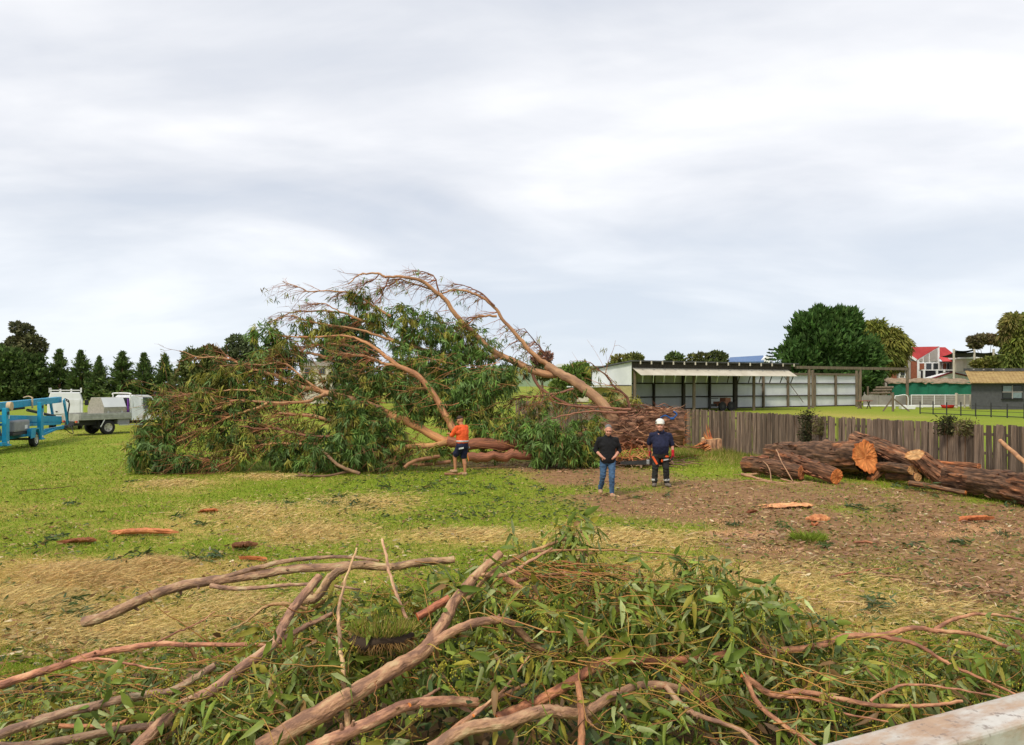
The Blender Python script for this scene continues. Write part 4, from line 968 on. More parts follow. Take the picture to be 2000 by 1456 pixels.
# foliage -----------------------------------------------------------
GRN = np.array((.100, .175, .034)); OLV = np.array((.24, .23, .040)); BLU = np.array((.140, .225, .070)); BRN = np.array((.24, .15, .06))
CL = [ # px, py, rx, ry, d, weight of olive, density
 (300,878,48,42,24.6,.15,1.2),(345,905,52,22,24.4,.1,1.2),(285,900,30,26,24.5,.1,1.),(325,800,44,28,25.2,.35,1.),(395,792,46,30,25.2,.35,.9),(305,838,38,26,25.,.25,.9),(350,830,36,30,25.2,.3,.8),
 (420,800,40,32,25.5,.3,.8),(395,905,40,20,24.5,.2,1.),(455,742,50,30,25.7,.5,.9),(500,735,48,32,25.9,.45,.9),(470,795,56,26,25.4,.25,.9),(430,860,50,34,25.0,.4,.7),(500,840,50,30,25.2,.5,.6),
 (535,655,30,30,26.4,.3,.9),(560,690,52,34,26.3,.4,.8),(525,700,36,30,26.2,.3,.9),(600,640,42,22,26.6,.5,.6),(640,660,48,24,26.6,.5,.6),(590,745,52,26,26.,.4,.8),(540,770,42,22,25.7,.3,.8),
 (650,790,46,30,25.9,.4,.6),(610,830,46,26,25.4,.6,.5),(560,880,48,34,25.0,.25,1.),(640,880,58,42,24.9,.2,1.2),(700,885,62,34,24.8,.15,1.3),(590,905,50,16,24.6,.2,1.),(480,880,42,26,24.8,.3,.8),
 (690,810,56,42,25.5,.2,1.1),(740,845,46,44,25.2,.15,1.2),(700,850,50,40,25.1,.15,1.2),(680,735,52,32,26.2,.4,.8),(740,745,46,34,26.2,.3,.9),(700,765,52,32,25.9,.25,1.),
 (705,585,22,22,27.0,.4,.8),(722,615,18,26,27.0,.35,.9),(690,578,12,12,26.9,.4,.8),(740,630,18,22,27.,.35,.7),(790,625,32,34,27.2,.35,1.),(830,640,46,36,27.3,.35,.9),(790,665,36,26,27.2,.2,1.),(870,655,46,38,27.5,.3,.8),
 (910,660,46,38,27.6,.3,.8),(940,690,42,30,27.6,.25,.9),(860,700,52,32,27.2,.25,.9),(800,705,46,34,26.8,.25,.9),(900,730,52,34,27.1,.2,1.),(945,750,58,36,26.9,.1,1.2),(985,742,36,26,27.,.15,1.),(910,780,52,36,26.6,.15,1.2),
 (860,770,46,38,26.5,.2,1.),(800,760,46,36,26.2,.25,1.),(820,800,42,32,26.0,.3,.9),(890,815,46,26,26.3,.4,.8),(960,805,52,26,26.6,.5,.6),(1000,830,50,22,26.6,.5,.6),(955,838,46,20,26.2,.2,1.),(1010,845,46,20,26.2,.15,1.),
 (1060,850,46,34,25.9,.08,1.3),(1095,865,46,40,25.8,.1,1.3),(1055,885,40,24,25.7,.1,1.2),(1120,885,38,24,25.8,.2,1.),(1140,850,36,34,26.2,.35,.9),(1165,835,26,26,26.4,.4,.7),(1130,900,30,12,25.9,.2,.8),(1175,885,22,22,26.3,.4,.6),(1150,905,40,8,25.9,.3,.7),
 (1180,785,26,14,28.3,.7,.5),(1215,790,22,16,28.4,.7,.6),(1195,768,18,12,28.4,.6,.5),(1240,790,14,12,28.3,.7,.5),(1050,800,40,20,27.6,.6,.4),(1100,775,40,18,28.,.5,.35),(780,805,36,22,25.9,.4,.8),(770,870,46,24,25.2,.3,.8),(830,885,40,14,25.0,.4,.6),
 (1000,720,34,22,27.7,.3,.7),(880,880,40,14,25.9,.4,.6),(960,885,36,12,26.2,.3,.7),(650,620,36,16,26.7,.6,.35),(500,650,14,20,26.3,.3,.8),(420,745,40,22,25.8,.5,.6)]
def tufts(mb, cpos, nleaf, lmean, spread, colw, density=1., down=.55, outv=None, tn=1.):
    """each tuft = a fan of long leaves from one twig end"""
    n = len(cpos); tot = n * nleaf
    td = rng.normal(size=(n, 3)) * [.6, .6, .35] + (outv if outv is not None else 0) + [0, 0, -.15]
    base = np.repeat(cpos, nleaf, 0) + rng.normal(size=(tot, 3)) * spread
    dv = np.repeat(nrm(td), nleaf, 0) * .65 + rng.normal(size=(tot, 3)) * .45 + [0, 0, -down]
    ln = lmean * rng.uniform(.65, 1.35, tot)
    tone = np.repeat(rng.random(n), nleaf)[:, None]; olive = np.repeat(rng.random(n) < colw, nleaf)[:, None]
    c = np.where(olive, OLV, np.where(tone > .55, GRN, np.where(tone > .25, BLU, GRN * .8)))
    br = (rng.random((tot, 1)) < .05); c = np.where(br, BRN, c)
    c = c * tn * (.75 + .85 * tone) * rng.uniform(.75, 1.25, (tot, 1))
    leaves(mb, base, dv, ln, ln * .092, c, .30)
for (px, py, rx, ry, d, ow, den) in CL:
    mb = MB(); k = d / F; c0 = P(px, py, d); R_ = np.array([rx * k, min(rx, ry * 1.3) * k * 1.15, ry * k])
    nt_ = int(rx * ry * .050 * den) + 8
    v = nrm(rng.normal(size=(nt_, 3))); rad = rng.random((nt_, 1)) ** .45
    pos = c0 + v * rad * R_ * (1 + .30 * (fbm(v * 2.2 + px, 2)[:, None] - .5) * 2)
    pos[:, 2] = np.maximum(pos[:, 2], .12)
    tufts(mb, pos, 15, .20, .045, ow, outv=v * .5, tn=rng.uniform(.75, 1.35))
    mb.v = [np.stack([q[:, 0], q[:, 1], np.maximum(q[:, 2], .015)], -1) for q in mb.v]
    mb.build("leaf_clump", "leaf_tree", tree, kind="stuff")
mb = MB(); te = np.array(TWENDS); te = te[(te[:, 2] > .2)]; sel = te[rng.random(len(te)) < np.where(te[:, 2] > 4.6, .05, np.where(te[:, 2] > 3.6, .14, .36))]
tufts(mb, sel, 8, .16, .05, .45); mb.build("twig_leaves", "leaf_tree", tree, kind="stuff")
# ------------------------------------------------------------------ sawn logs, stump, sticks
def log_obj(label, a, b_, r0, r1, name="log", seed=0, fiss=.26, n=44, m_=46, bow=.02, tint=(1, 1, 1), cut0=True, cut1=True, group=None, notch=False, cutmat="wood_cut", barkmat="bark_log", tilt0=None):
    rs = np.random.default_rng(seed); a = np.array(a, float); b_ = np.array(b_, float)
    o0 = np.array([a[0], a[1], 0.]); t = thing(name, label, "log", o0, 0, group)
    s_ = np.linspace(0, 1, m_)[:, None]; c = a * (1 - s_) + b_ * s_ - o0
    perp = nrm(np.cross(b_ - a, (0, 0, 1))); c = c + perp * bow * np.sin(s_ * 3.1) * rs.normal() + np.array([0, 0, 1]) * bow * .6 * np.sin(s_ * 5 + seed) * rs.normal()
    r = (r0 + (r1 - r0) * s_[:, 0]) * (1 + .05 * (fbm(np.stack([s_[:, 0] * 5 + seed] * 3, -1), 2) - .5))
    ln = np.linalg.norm(b_ - a); th = np.linspace(0, 2*np.pi, n, endpoint=False)
    mb = MB(); mb.tube(c, r, n, 0)
    q = np.stack([np.cos(th)[None] * 3.2 + 0 * s_, np.sin(th)[None] * 3.2 + 0 * s_, s_ * ln * 2.2 + 0 * th[None]], -1) + seed
    lump = fbm(q * [.4, .4, .5], 2) - .5
    rid = np.abs(fbm(q * [2.2, 2.2, .75], 4) - .5) * 2; fine = fbm(q * [4, 4, 3], 2) - .5
    disp = fiss * 1.25 * (rid - .25) + .30 * lump + .09 * fine
    V = mb.v[0].reshape(m_, n, 3); V += (V - c[:, None]) * disp[..., None]
    if tilt0 is not None:
        tn_ = nrm(tilt0); ax_ = nrm(b_ - a)
        for k_, w_ in ((0, 1.), (1, .8), (2, .6), (3, .4), (4, .2)): V[k_] -= ax_ * (((V[k_] - c[k_]) @ tn_) / (ax_ @ tn_) * w_)[:, None]
    tone = np.clip(.35 + rid * 2.3, .3, 1.7)[..., None] * np.array(tint)
    tone = np.where((fbm(q * [.5, .5, .45] + 31, 3) > .62)[..., None], tone * [1.45, 1.15, .92], tone)   # patches of bare red wood
    mb.c[0][:, :3] = tone.reshape(-1, 3); mb.v[0] = V.reshape(-1, 3)
    mb.build("bark", barkmat, t)
    if r0 > .2:
        pl = MB()
        for _ in range(46):
            i0, j0 = rs.integers(2, m_ - 8), rs.integers(0, n); ll = rs.integers(3, 8); pts = V[i0:i0 + ll, j0] + nrm(V[i0:i0 + ll, j0] - c[i0:i0 + ll]) * (.01 + .05 * rs.random() * np.linspace(0, 1, ll)[:, None] ** 2)
            pl.tube(pts, np.interp(np.linspace(0, 1, ll), [0, .3, .8, 1], [.3, 1, .9, .2]) * rs.uniform(.02, .05), 5, 0, None, np.array(tint) * rs.uniform(.5, 1.5) * [1.1, .95, .9], flat=.4, smooth=False)
        pl.build("loose_bark", barkmat, t, kind="stuff")
    for k, on, sg in ((0, cut0, -1), (m_ - 1, cut1, 1)):
        if not on: on = True
        cb = MB(); ring = V[k]; cen = c[k]; ax = nrm(b_ - a) * sg; rings = [ring * 1.0]
        for f in (.93, .7, .45, .2):
            w = cen + (ring - cen) * f + ax * (.012 + .008 * rs.normal(size=(n, 1)))
            rings.append(w)
        cen2 = cen + ax * .015
        if notch and sg == 1:                                   # felling cut: a wedge left on the lower part
            for i, w in enumerate(rings):
                low = w[:, 2] < cen[2] - .08; dpt = np.clip((cen[2] - .08 - w[:, 2]) * .55, 0, .25)
                w[low] += (ax * dpt[:, None])[low]
        VV = np.vstack([np.array(rings).reshape(-1, 3), cen2]); kk = len(rings); fs = []
        for i in range(kk - 1):
            for j in range(n): fs.append((i*n+j, i*n+(j+1) % n, (i+1)*n+(j+1) % n, (i+1)*n+j))
        fs += [((kk-1)*n+j, (kk-1)*n+(j+1) % n, kk*n) for j in range(n)]
        if sg == -1: fs = [f[::-1] for f in fs]
        rad_ = np.linalg.norm(VV - cen, axis=1) / r[k]
        colr = (.9 + .18 * np.sin(rad_ * 22) + .1 * rs.normal(size=len(VV)))[:, None] * np.where(rad_[:, None] > .9, [.75, .6, .5], [1, 1, 1])
        cb.add(VV, fs, 0, colr); cb.build("cut_face", cutmat, t)
    return t
LG = "sawn logs heaped by the fence"
log_obj("thickest dark barked log with a broad orange cut face and wedge notch", P(1506,888,26.4), P(1690,893,22.5), .38, .49, seed=1, notch=True, group=LG, fiss=.34, m_=60, n=56)
log_obj("reddish log lying in front of the thickest log, round end facing out", P(1522,893,23.7), P(1634,931,21.7), .24, .235, seed=2, group=LG, tint=(1.25, 1.1, 1.0))
log_obj("weathered grey log with a torn red end beneath the reddish log", P(1457,907,24.0), P(1565,922,22.5), .27, .21, seed=3, group=LG, tint=(1.2, 1.15, 1.1), cutmat="splinter")
log_obj("log resting slanted on top of the heap with its sawn end raised", P(1669,856,23.9), P(1806,909,21.4), .21, .27, seed=4, group=LG, tint=(1.3, 1.25, 1.2))
log_obj("stubby log with a pale round cut facing up, leaning on the heap", P(1787,890,20.6), P(1856,940,20.3), .215, .27, seed=5, tilt0=(-.5, -.34, .8), group=LG, tint=(1.45, 1.3, 1.2), cutmat="wood_pale")
log_obj("slim log with a pale round end under the slanted log", P(1712,912,22.7), P(1783,917,20.7), .14, .138, seed=6, group=LG, cutmat="wood_pale", n=28, m_=24, tint=(.95, 1, .95))
log_obj("thinnest short log with a pale end, lowest beside the slim log", P(1735,931,22.2), P(1793,932,20.6), .11, .115, seed=7, group=LG, cutmat="wood_pale", n=24, m_=20)
log_obj("long thick log with bare red streaks at the end of the heap", P(1853,930,20.2), P(2060,968,17.0), .30, .36, seed=8, group=LG, fiss=.3, m_=70, n=52)
log_obj("flat splintered red slab lying behind the long thick log", P(1832,906,21.0), P(1912,912,19.9), .10, .08, seed=9, group=LG, tint=(1.7, 1.3, 1.0), n=20, m_=22, cutmat="splinter")
log_obj("thin smooth pole lying on the ground before the heap", P(1776,944,20.4), P(1886,962,19.3), .075, .05, seed=10, group=LG, n=16, m_=24, fiss=.1, tint=(1.2, 1.25, 1.2))
log_obj("broken stub of wood between the thickest log and the slim log", P(1700,938,22.4), P(1722,918,22.6), .12, .16, seed=11, group=LG, n=22, m_=14, tint=(1.6, 1.4, 1.2), cutmat="splinter")
log_obj("short dark log half hidden under the thickest log", P(1640,925,24.5), P(1700,935,23.4), .17, .17, seed=12, group=LG, n=24, m_=18, tint=(.6, .6, .6))
log_obj("rough red bark lump on the torn end of the grey log", P(1466,894,24.1), P(1500,899,23.8), .09, .11, seed=13, group=LG, n=20, m_=14, tint=(1.8, 1.2, 1.0), fiss=.6, cutmat="splinter")

def stick(label, pts, w0, w1, name="stick", mat="twig_brown", col=(1.5, 1.6, 1.6), n=7, ground=False, forks=0):
    p = np.array([P(*q) if len(q) == 3 else G(*q) for q in pts], float)
    if ground: p[:, 2] = np.maximum(p[:, 2], .03)
    o0 = np.array([p[0][0], p[0][1], 0]); t = thing(name, label, "stick", o0)
    c = catmull(p - o0, 4); d = p[:, 1].mean(); m_ = len(c); c[1:-1] += rng.normal(size=(m_ - 2, 3)) * .006
    mb = MB(); mb.tube(c, np.linspace(w0, w1, m_) / 2 / F * d, n, 0, 0, col, .1, rng.random() * 9); mb.build("stem", [mat], t)
    for k in range(forks):
        j = rng.integers(m_ // 4, m_ - 2); mb = MB(); twig(mb, c[j], (c[j+1] - c[j-1]) + rng.normal(size=3) * [.3, .2, .15], rng.uniform(.3, .7), w1 / 2 / F * d, col, 5, .05); mb.build("side_twig", mat, t)
    return t
stick("long pale curved stick lying on the ground before the log heap", [(1448,926,22.9),(1490,938,22.4),(1539,945,22.0),(1594,944,21.9)], 5, 3.5, forks=1)
stick("pale thin stick leaning over the reddish log", [(1516,879,23.6),(1528,905,22.7),(1549,941,22.0)], 2.6, 2.2)
stick("pale thin stick leaning over the grey torn log", [(1486,896,23.5),(1502,915,22.8),(1507,942,22.1)], 2.6, 2)
stick("short pale stick beside the torn end of the grey log", [(1448,927,23.6),(1466,928,23.5),(1484,924,23.5)], 6, 4)
stick("thin pale stick lying along the foot of the reddish log", [(1525,936,22.4),(1570,946,21.8),(1622,953,21.2)], 3.4, 2.4)
stick("bare pale stick leaning against the fence beyond the long log", [(1954,861,18.6),(1975,880,18.0),(2012,912,17.0),(2120,1010,14.4),(2165,1046,14.2)], 9, 10, col=(2.0, 2.0, 1.7))
stick("grey broken branch propped on the grass before the fallen crown", [(624,876,24.6),(640,890,24.2),(658,907,23.9),(680,918,23.8),(703,926,23.7)], 6, 7, col=(.9, 1, 1))
stick("dark twisted branch lying on the grass under the crown", [(583,926,24.0),(600,934,23.4),(640,932,23.4),(690,920,24.2)], 4, 5, col=(.7, .75, .75), ground=True, forks=2)
stick("thick bark clad branch on the ground near the orange shirt", [(858,892,24.8),(821,898,24.4),(800,906,24.1),(790,914,24.0)], 8, 7, col=(1.2, 1.1, 1.0), ground=True)
stick("brown branch lying flat beside the thick bark clad branch", [(880,902,25.0),(840,907,24.9),(800,908,25.2),(752,904,25.6)], 8, 4, col=(.95, .85, .8), ground=True)
stick("thin dark twig lying on the open grass by the lift", [(36,962,20.0),(75,957,20.4),(110,956,20.6),(140,950,21.0)], 2, 1.4, col=(.5,.5,.4), ground=True)
stick("thin pale twig on the dirt near the log heap", [(1430,945,21.7),(1480,941,22.2),(1540,952,21.0)], 2.5, 2, ground=True)
stick("reddish twig lying on the litter before the dirt", [(1625,1128,11.1),(1680,1121,11.4),(1755,1111,11.7)], 4, 3, col=(1.4,1,.9), ground=True)
stick("short brown stick lying on the bare dirt", [(1668,1063,13.5),(1690,1062,13.6),(1706,1066,13.4)], 5, 4, col=(1.4,1.1,1), ground=True)

# the stump
c0 = G(1400, 886); st = thing("tree_stump", "freshly cut wide stump with a tall torn splinter beside the fence", "stump", c0)
n = 40; th = np.linspace(0, 2*np.pi, n, endpoint=False); mb = MB(); rings = []
for z_, r_ in ((-.05, .86), (.12, .78), (.35, .72), (.58, .69), (.62, .67)):
    w = 1 + .28 * (fbm(np.stack([np.cos(th) * 1.6, np.sin(th) * 1.6, 0 * th + z_ * .6], -1) + 3, 3) - .5) + .12 * (np.abs(fbm(np.stack([np.cos(th) * 7, np.sin(th) * 7, 0 * th + z_ * 2], -1), 3) - .5) * 2)
    rings.append(np.stack([np.cos(th) * r_ * w + .1, np.sin(th) * r_ * w, 0 * th + z_ + .03 * np.sin(th * 3)], -1))
mb.loft(rings, caps=False); mb.c[0][:, :3] = (1.3, 1.25, 1.1); mb.t[0] = mb.v[0][:, [0, 1, 2]]; mb.build("bark", "bark_trunk", st)
cb = MB(); cb.add(np.vstack([rings[-1], rings[-1] * [.5, .5, 1] + [.05, 0, .02], [[.1, 0, .64]]]), [(j, (j+1) % n, n + (j+1) % n, n + j) for j in range(n)] + [(n + j, n + (j+1) % n, 2*n) for j in range(n)], 0, (1.05, 1.25, 1.5)); cb.build("cut_face", "wood_pale", st)
sb = MB()
for i in range(9):
    bx = -.25 + rng.normal() * .08; hgt = rng.uniform(.5, 1.15) * (1.0 if i < 4 else .6); dx_ = -.12 - rng.random() * .14
    sb.tube([[bx, -.2 + rng.normal() * .08, .35], [bx + dx_ * .4, -.2, .35 + hgt * .4], [bx + dx_, -.22, .42 + hgt * .75]], [.11, .085, .006], 5, 0, None, jitcol((1.05, 1., .95), 1, .15)[0], flat=.4, smooth=False)
sb.build("torn_spike", "splinter", st)
sb = MB()
for i in range(40):
    b0 = np.array([-.45 + rng.normal() * .16, -.28 + rng.normal() * .12, rng.uniform(.15, .5)]); dv = nrm([-1, -.3, rng.normal() * .3]) * rng.uniform(.1, .4)
    sb.tube([b0 - dv * .4, b0 + rng.normal(size=3) * .02, b0 + dv], [.05, .05, .012], 4, 0, None, jitcol((1., .9, .85), 1, .3)[0], flat=.5, smooth=False)
sb.build("torn_wood", "splinter", st)

# slabs of bark and wood lying about, each a thing
def slab(label, px, py, L0, W0, rz, col, name="bark_slab", mat="splinter", th_=.03, curl=.05, cat="bark"):
    """a torn piece: ragged outline, splintered ends, uneven thickness"""
    c = G(px, py); t = MB(); nx_, ny_ = 22, 7; rs = np.random.default_rng(int(px)); V = []
    el0, el1 = rs.normal(size=ny_) * .10 * L0, rs.normal(size=ny_) * .13 * L0; w0 = 1 + .35 * (fbm(np.stack([np.linspace(0, 5, nx_) + px] * 3, -1), 3) - .5) * 2; sh = np.cumsum(rs.normal(size=nx_)) * .012 * W0
    for s_ in (0, 1):
        for i in range(nx_):
            for j in range(ny_):
                u_, v_ = i / (nx_-1) - .5, j / (ny_-1) - .5
                x_ = u_ * L0 + (el0[j] * max(0, -u_ - .2) + el1[j] * max(0, u_ - .2)) * 3
                y_ = v_ * W0 * w0[i] * (1 - .45 * (abs(u_) * 2) ** 3) + sh[i] * 3
                z_ = .012 + curl * (4 * v_ * v_) + .03 * math.sin(u_ * 4 + px) * L0 * .3 + .025 * rs.random() * W0 * 3
                if s_: z_ += th_ * (1 - .55 * (2 * abs(v_)) ** 2) * (1 - .6 * (2 * abs(u_)) ** 4) * (.8 + .5 * rs.random())
                V.append([x_, y_, z_])
    k = nx_ * ny_; fs = []
    for i in range(nx_ - 1):
        for j in range(ny_ - 1):
            q = (i*ny_+j, i*ny_+j+1, (i+1)*ny_+j+1, (i+1)*ny_+j); fs += [q, tuple(x + k for x in q[::-1])]
    for i in range(nx_ - 1):
        for j in (0, ny_ - 1): q = (i*ny_+j, (i+1)*ny_+j, (i+1)*ny_+j+k, i*ny_+j+k); fs.append(q)
    for j in range(ny_ - 1):
        for i in (0, nx_ - 1): q = (i*ny_+j, i*ny_+j+1, i*ny_+j+1+k, i*ny_+j+k); fs.append(q)
    V = np.array(V); cc = np.asarray(col)[None] * (.75 + .5 * fbm(V * [6, 25, 6] + px, 3))[:, None]
    t.add(V, fs, 0, cc); o = t.build(name, mat, None, label=label, cat=cat); o.location = (c[0], c[1], float(gz(c[0], c[1])) + .01); o.rotation_euler = (0, 0, rz); return o
slab("orange split wood slab lying on the green grass", 278, 1044, .98, .20, .12, (1.05, 1.0, 1.0), "wood_slab", th_=.08, cat="wood")
slab("pale orange bark sheet lying on the bare dirt", 1540, 990, 1.15, .5, .1, (1.3, 1.6, 1.8), th_=.012, curl=.02)
slab("orange wood block lying on the bare dirt", 1600, 1018, .42, .3, .2, (1.1, 1.2, 1.25), "wood_block", th_=.10, curl=.0, cat="wood")
slab("curled orange bark piece near the end of the log heap", 1905, 1020, .75, .16, .25, (1.1, .95, .9), th_=.02, curl=.08)
slab("dark round lump of bark on the grass", 473, 1070, .32, .26, .4, (.35, .35, .35), th_=.07)
slab("dark brown piece of bark on dry grass left of the orange slab", 158, 1061, .5, .22, .3, (.5, .45, .4), th_=.04)
slab("small orange bark chip beside the propped twigs on the grass", 492, 1094, .42, .05, -.25, (1, .9, .8), th_=.02)
slab("reddish bark flake on the grass below the fallen crown", 408, 1003, .32, .2, .2, (.85, .7, .6), th_=.02)
slab("thin red bark strip behind the stump mound", 1345, 895, 1.6, .12, .5, (.7, .7, .7), th_=.03)
slab("long orange torn plank between the stump and the helmeted man", 1372, 884, 1.7, .2, .75, (.9, .85, .8), th_=.06)
slab("small wood offcut on dirt next to the green tuft", 1590, 1030, .3, .12, 1.1, (.8, .7, .6), th_=.03)
slab("dark bark flake on the open dirt behind the pile's twigs", 1470, 1005, .3, .1, .6, (.4, .35, .3), th_=.03)
# ------------------------------------------------------------------ people
def blob(name, prims, mat, parent, voxel=.011, smooth=4):
    """capsules, ellipsoids and lofts fused into one continuous skin"""
    mb = MB()
    for q in prims:
        if q[0] == 'cap':
            _, a, b_, r0, r1 = q; a = np.array(a, float); b_ = np.array(b_, float); t = nrm(b_ - a); ln = np.linalg.norm(b_ - a)
            s_ = []; rr_ = []
            for k in np.linspace(-1, 0, 5)[:-1]: s_.append(r0 * k * .98); rr_.append(r0 * math.sqrt(max(1 - k*k, .02)))
            s_ += [0, ln * .33, ln * .66, ln]; rr_ += [r0, r0 + (r1-r0)*.33, r0 + (r1-r0)*.66, r1]
            for k in np.linspace(0, 1, 5)[1:]: s_.append(ln + r1 * k * .98); rr_.append(r1 * math.sqrt(max(1 - k*k, .02)))
            mb.tube(a + t * np.array(s_)[:, None], rr_, 14, 0, 0)
        elif q[0] == 'ell': mb.ball(q[1], q[2], 0, 18)
        else:
            rings = []
            for cx, cy, z_, rx, ry in q[1]:
                a = np.linspace(0, 2*np.pi, 22, endpoint=False); rings.append(np.stack([cx + rx*np.cos(a), cy + ry*np.sin(a), 0*a + z_], -1))
            mb.loft(rings)
    me = mb.mesh(name, mat); o = bpy.data.objects.new("tmp", me); COL.objects.link(o)
    m_ = o.modifiers.new("r", 'REMESH'); m_.mode = 'VOXEL'; m_.voxel_size = voxel; m_.use_smooth_shade = True
    if smooth: s_ = o.modifiers.new("s", 'SMOOTH'); s_.factor = .5; s_.iterations = smooth
    dg = bpy.context.evaluated_depsgraph_get(); me2 = bpy.data.meshes.new_from_object(o.evaluated_get(dg)); me2.name = name
    bpy.data.objects.remove(o); bpy.data.meshes.remove(me)
    if not len(me2.materials): me2.materials.append(M[mat])
    c_ = me2.attributes.get("Col")
    if c_: me2.attributes.remove(c_)
    for p_ in me2.polygons: p_.use_smooth = True
    if mat in FOLD:
        co = np.empty(len(me2.vertices) * 3); me2.vertices.foreach_get("co", co); co = co.reshape(-1, 3); nr = np.empty_like(co).ravel(); me2.vertices.foreach_get("normal", nr); nr = nr.reshape(-1, 3)
        f_ = np.abs(fbm(co * FOLD[mat][1] + 3, 3) - .5) * 2; co += nr * ((f_ - .25) * FOLD[mat][0])[:, None]; me2.vertices.foreach_set("co", co.ravel()); me2.update()
    return put(name, me2, parent)
FOLD = {'knit_black': (.022, (7, 7, 11)), 'denim': (.030, (10, 10, 13)), 'navy': (.028, (8, 8, 9)), 'charcoal': (.036, (9, 9, 12)), 'hivis': (.028, (8, 8, 8))}
def face_prims(c, fwd, up=(0, 0, 1), s=1.):
    """head: skull, jaw, nose, ears, brow; fwd = looking direction"""
    c = np.array(c, float); f = nrm(fwd); u = nrm(np.array(up, float) - f * np.dot(up, f)); r = np.cross(f, u)
    at = lambda x, y, z: c + (r * x + f * y + u * z) * s
    return [('ell', at(0, -.012, .025), (.079*s, .095*s, .10*s)), ('ell', at(0, .02, -.035), (.066*s, .075*s, .085*s)), ('ell', at(0, .055, -.085), (.038*s, .036*s, .034*s)),
            ('cap', at(0, .088, .015), at(0, .112, -.022), .011*s, .017*s), ('ell', at(0, .078, .04), (.055*s, .022*s, .016*s)),
            ('ell', at(.082, -.005, -.005), (.012*s, .02*s, .034*s)), ('ell', at(-.082, -.005, -.005), (.012*s, .02*s, .034*s)),
            ('ell', at(.034, .07, -.03), (.028*s, .024*s, .026*s)), ('ell', at(-.034, .07, -.03), (.028*s, .024*s, .026*s)), ('ell', at(0, .083, -.062), (.026*s, .014*s, .011*s))], at
def hand_prims(w, d, side, s=1., curl=.5):
    """palm and five fingers from the wrist w pointing along d"""
    d = nrm(d); sd_ = nrm(np.cross(d, side)); sd2 = np.array(side, float); pr = [('cap', w, w + d*.085*s, .030*s, .036*s)]
    for k, (off, ln) in enumerate(((-.030, .070), (-.010, .085), (.011, .080), (.030, .062))):
        b0 = w + d*.09*s + sd_*off*s; m1 = b0 + (d*(1 - curl*.3) + sd2*curl*.6)*ln*.55*s; m2 = m1 + (d*(1 - curl) + sd2*curl)*ln*.5*s
        pr += [('cap', b0, m1, .0095*s, .0088*s), ('cap', m1, m2, .0088*s, .0075*s)]
    b0 = w + d*.03*s - sd_*.03*s; m1 = b0 + (d*.6 - sd_*.7)*.045*s; pr += [('cap', b0, m1, .0125*s, .0105*s), ('cap', m1, m1 + (d*.9 + sd2*.3)*.035*s, .0105*s, .0085*s)]
    return pr
def boot(parent, ank, toe, mat, s=1.):
    ank = np.array(ank, float); t = nrm(np.array([toe[0], toe[1], 0.]))
    g = np.array([ank[0], ank[1], 0.])
    return blob("boot", [('cap', ank + [0, 0, .06], g + [0, 0, .055], .058*s, .056*s), ('cap', g + [0, 0, .05] - t*.03, g + t*.17 + [0, 0, .042], .05*s, .046*s), ('ell', g + t*.06 + [0, 0, .03], (.07, .07, .03))], mat, parent, .012, 3)
def eyes(at, parent):
    for sx in (-1, 1):
        mb = MB(); mb.ball(at(sx * .031, .083, .012), (.0105, .0105, .0075), 0, 8); mb.build("eye", "eye", parent)

# --- man in the black jumper, walking
g0 = G(1187, 969)
pa = thing("person", "man in a black jumper and blue jeans walking with hands in his front pocket", "person", g0)
fw = nrm([.05, -1, -.42]); hc = np.array([.005, -.075, 1.655])
fp, at_ = face_prims(hc, fw, s=1.08)
LK, LA = np.array([-.125, -.03, .50]), np.array([-.165, .17, .14]); RK, RA = np.array([.085, -.16, .49]), np.array([.085, -.14, .09])
body = [('loft', [(0,0,.86,.15,.11),(0,0,.95,.165,.12),(0,-.01,1.1,.155,.12),(0,0,1.28,.18,.125),(0,.01,1.42,.17,.10),(0,.01,1.49,.08,.07)]), ('cap', (0,-.005,1.46), (0,-.05,1.60), .062, .058),
        ('cap', (-.10,0,.90), LK, .088, .06), ('cap', LK, LA, .058, .04), ('cap', (.10,0,.90), RK, .088, .06), ('cap', RK, RA, .058, .04),
        ('cap', LA, LA + [0, -.12, -.06], .035, .03), ('cap', RA, RA + [.01, -.13, -.05], .035, .03)]
for sx in (-1, 1):
    S_, E_, W_ = np.array([sx*.20, .01, 1.42]), np.array([sx*.305, .07, 1.15]), np.array([sx*.165, -.13, 1.0])
    body += [('cap', S_, E_, .058, .046), ('cap', E_, W_, .044, .032)] + hand_prims(W_, [-sx*.75, -.1, -.45], [0, 1, 0], 1., .4)
blob("body", body + fp, "skin", pa, .0095, 3)
eyes(at_, pa)
blob("hair", [('ell', at_(0, -.035, .055), (.088, .097, .088)), ('ell', at_(0, -.075, .0), (.078, .05, .075))], "hair_grey", pa, .010, 2)
jp = [('loft', [(0,-.005,.83,.185,.15),(0,-.01,.90,.20,.165),(0,-.02,1.02,.195,.165),(0,-.01,1.16,.195,.158),(0,0,1.30,.215,.155),(0,.01,1.42,.19,.125),(0,.005,1.50,.095,.09),(0,-.01,1.545,.08,.08)]),
      ('ell', (0, -.115, .98), (.16, .07, .085))]
for sx in (-1, 1):
    S_, E_, W_ = np.array([sx*.20, .01, 1.415]), np.array([sx*.305, .07, 1.15]), np.array([sx*.165, -.13, 1.0])
    jp += [('cap', S_, E_, .083, .066), ('cap', E_, E_ + (W_ - E_)*.22, .066, .058)]
jp += [('cap', (-.17,.01,1.395), (0,.01,1.45), .085, .08), ('cap', (.17,.01,1.395), (0,.01,1.45), .085, .08), ('cap', (-.12,0,1.28), (.12,0,1.28), .125, .125)]
blob("jumper", jp, "knit_black", pa, .012, 4)
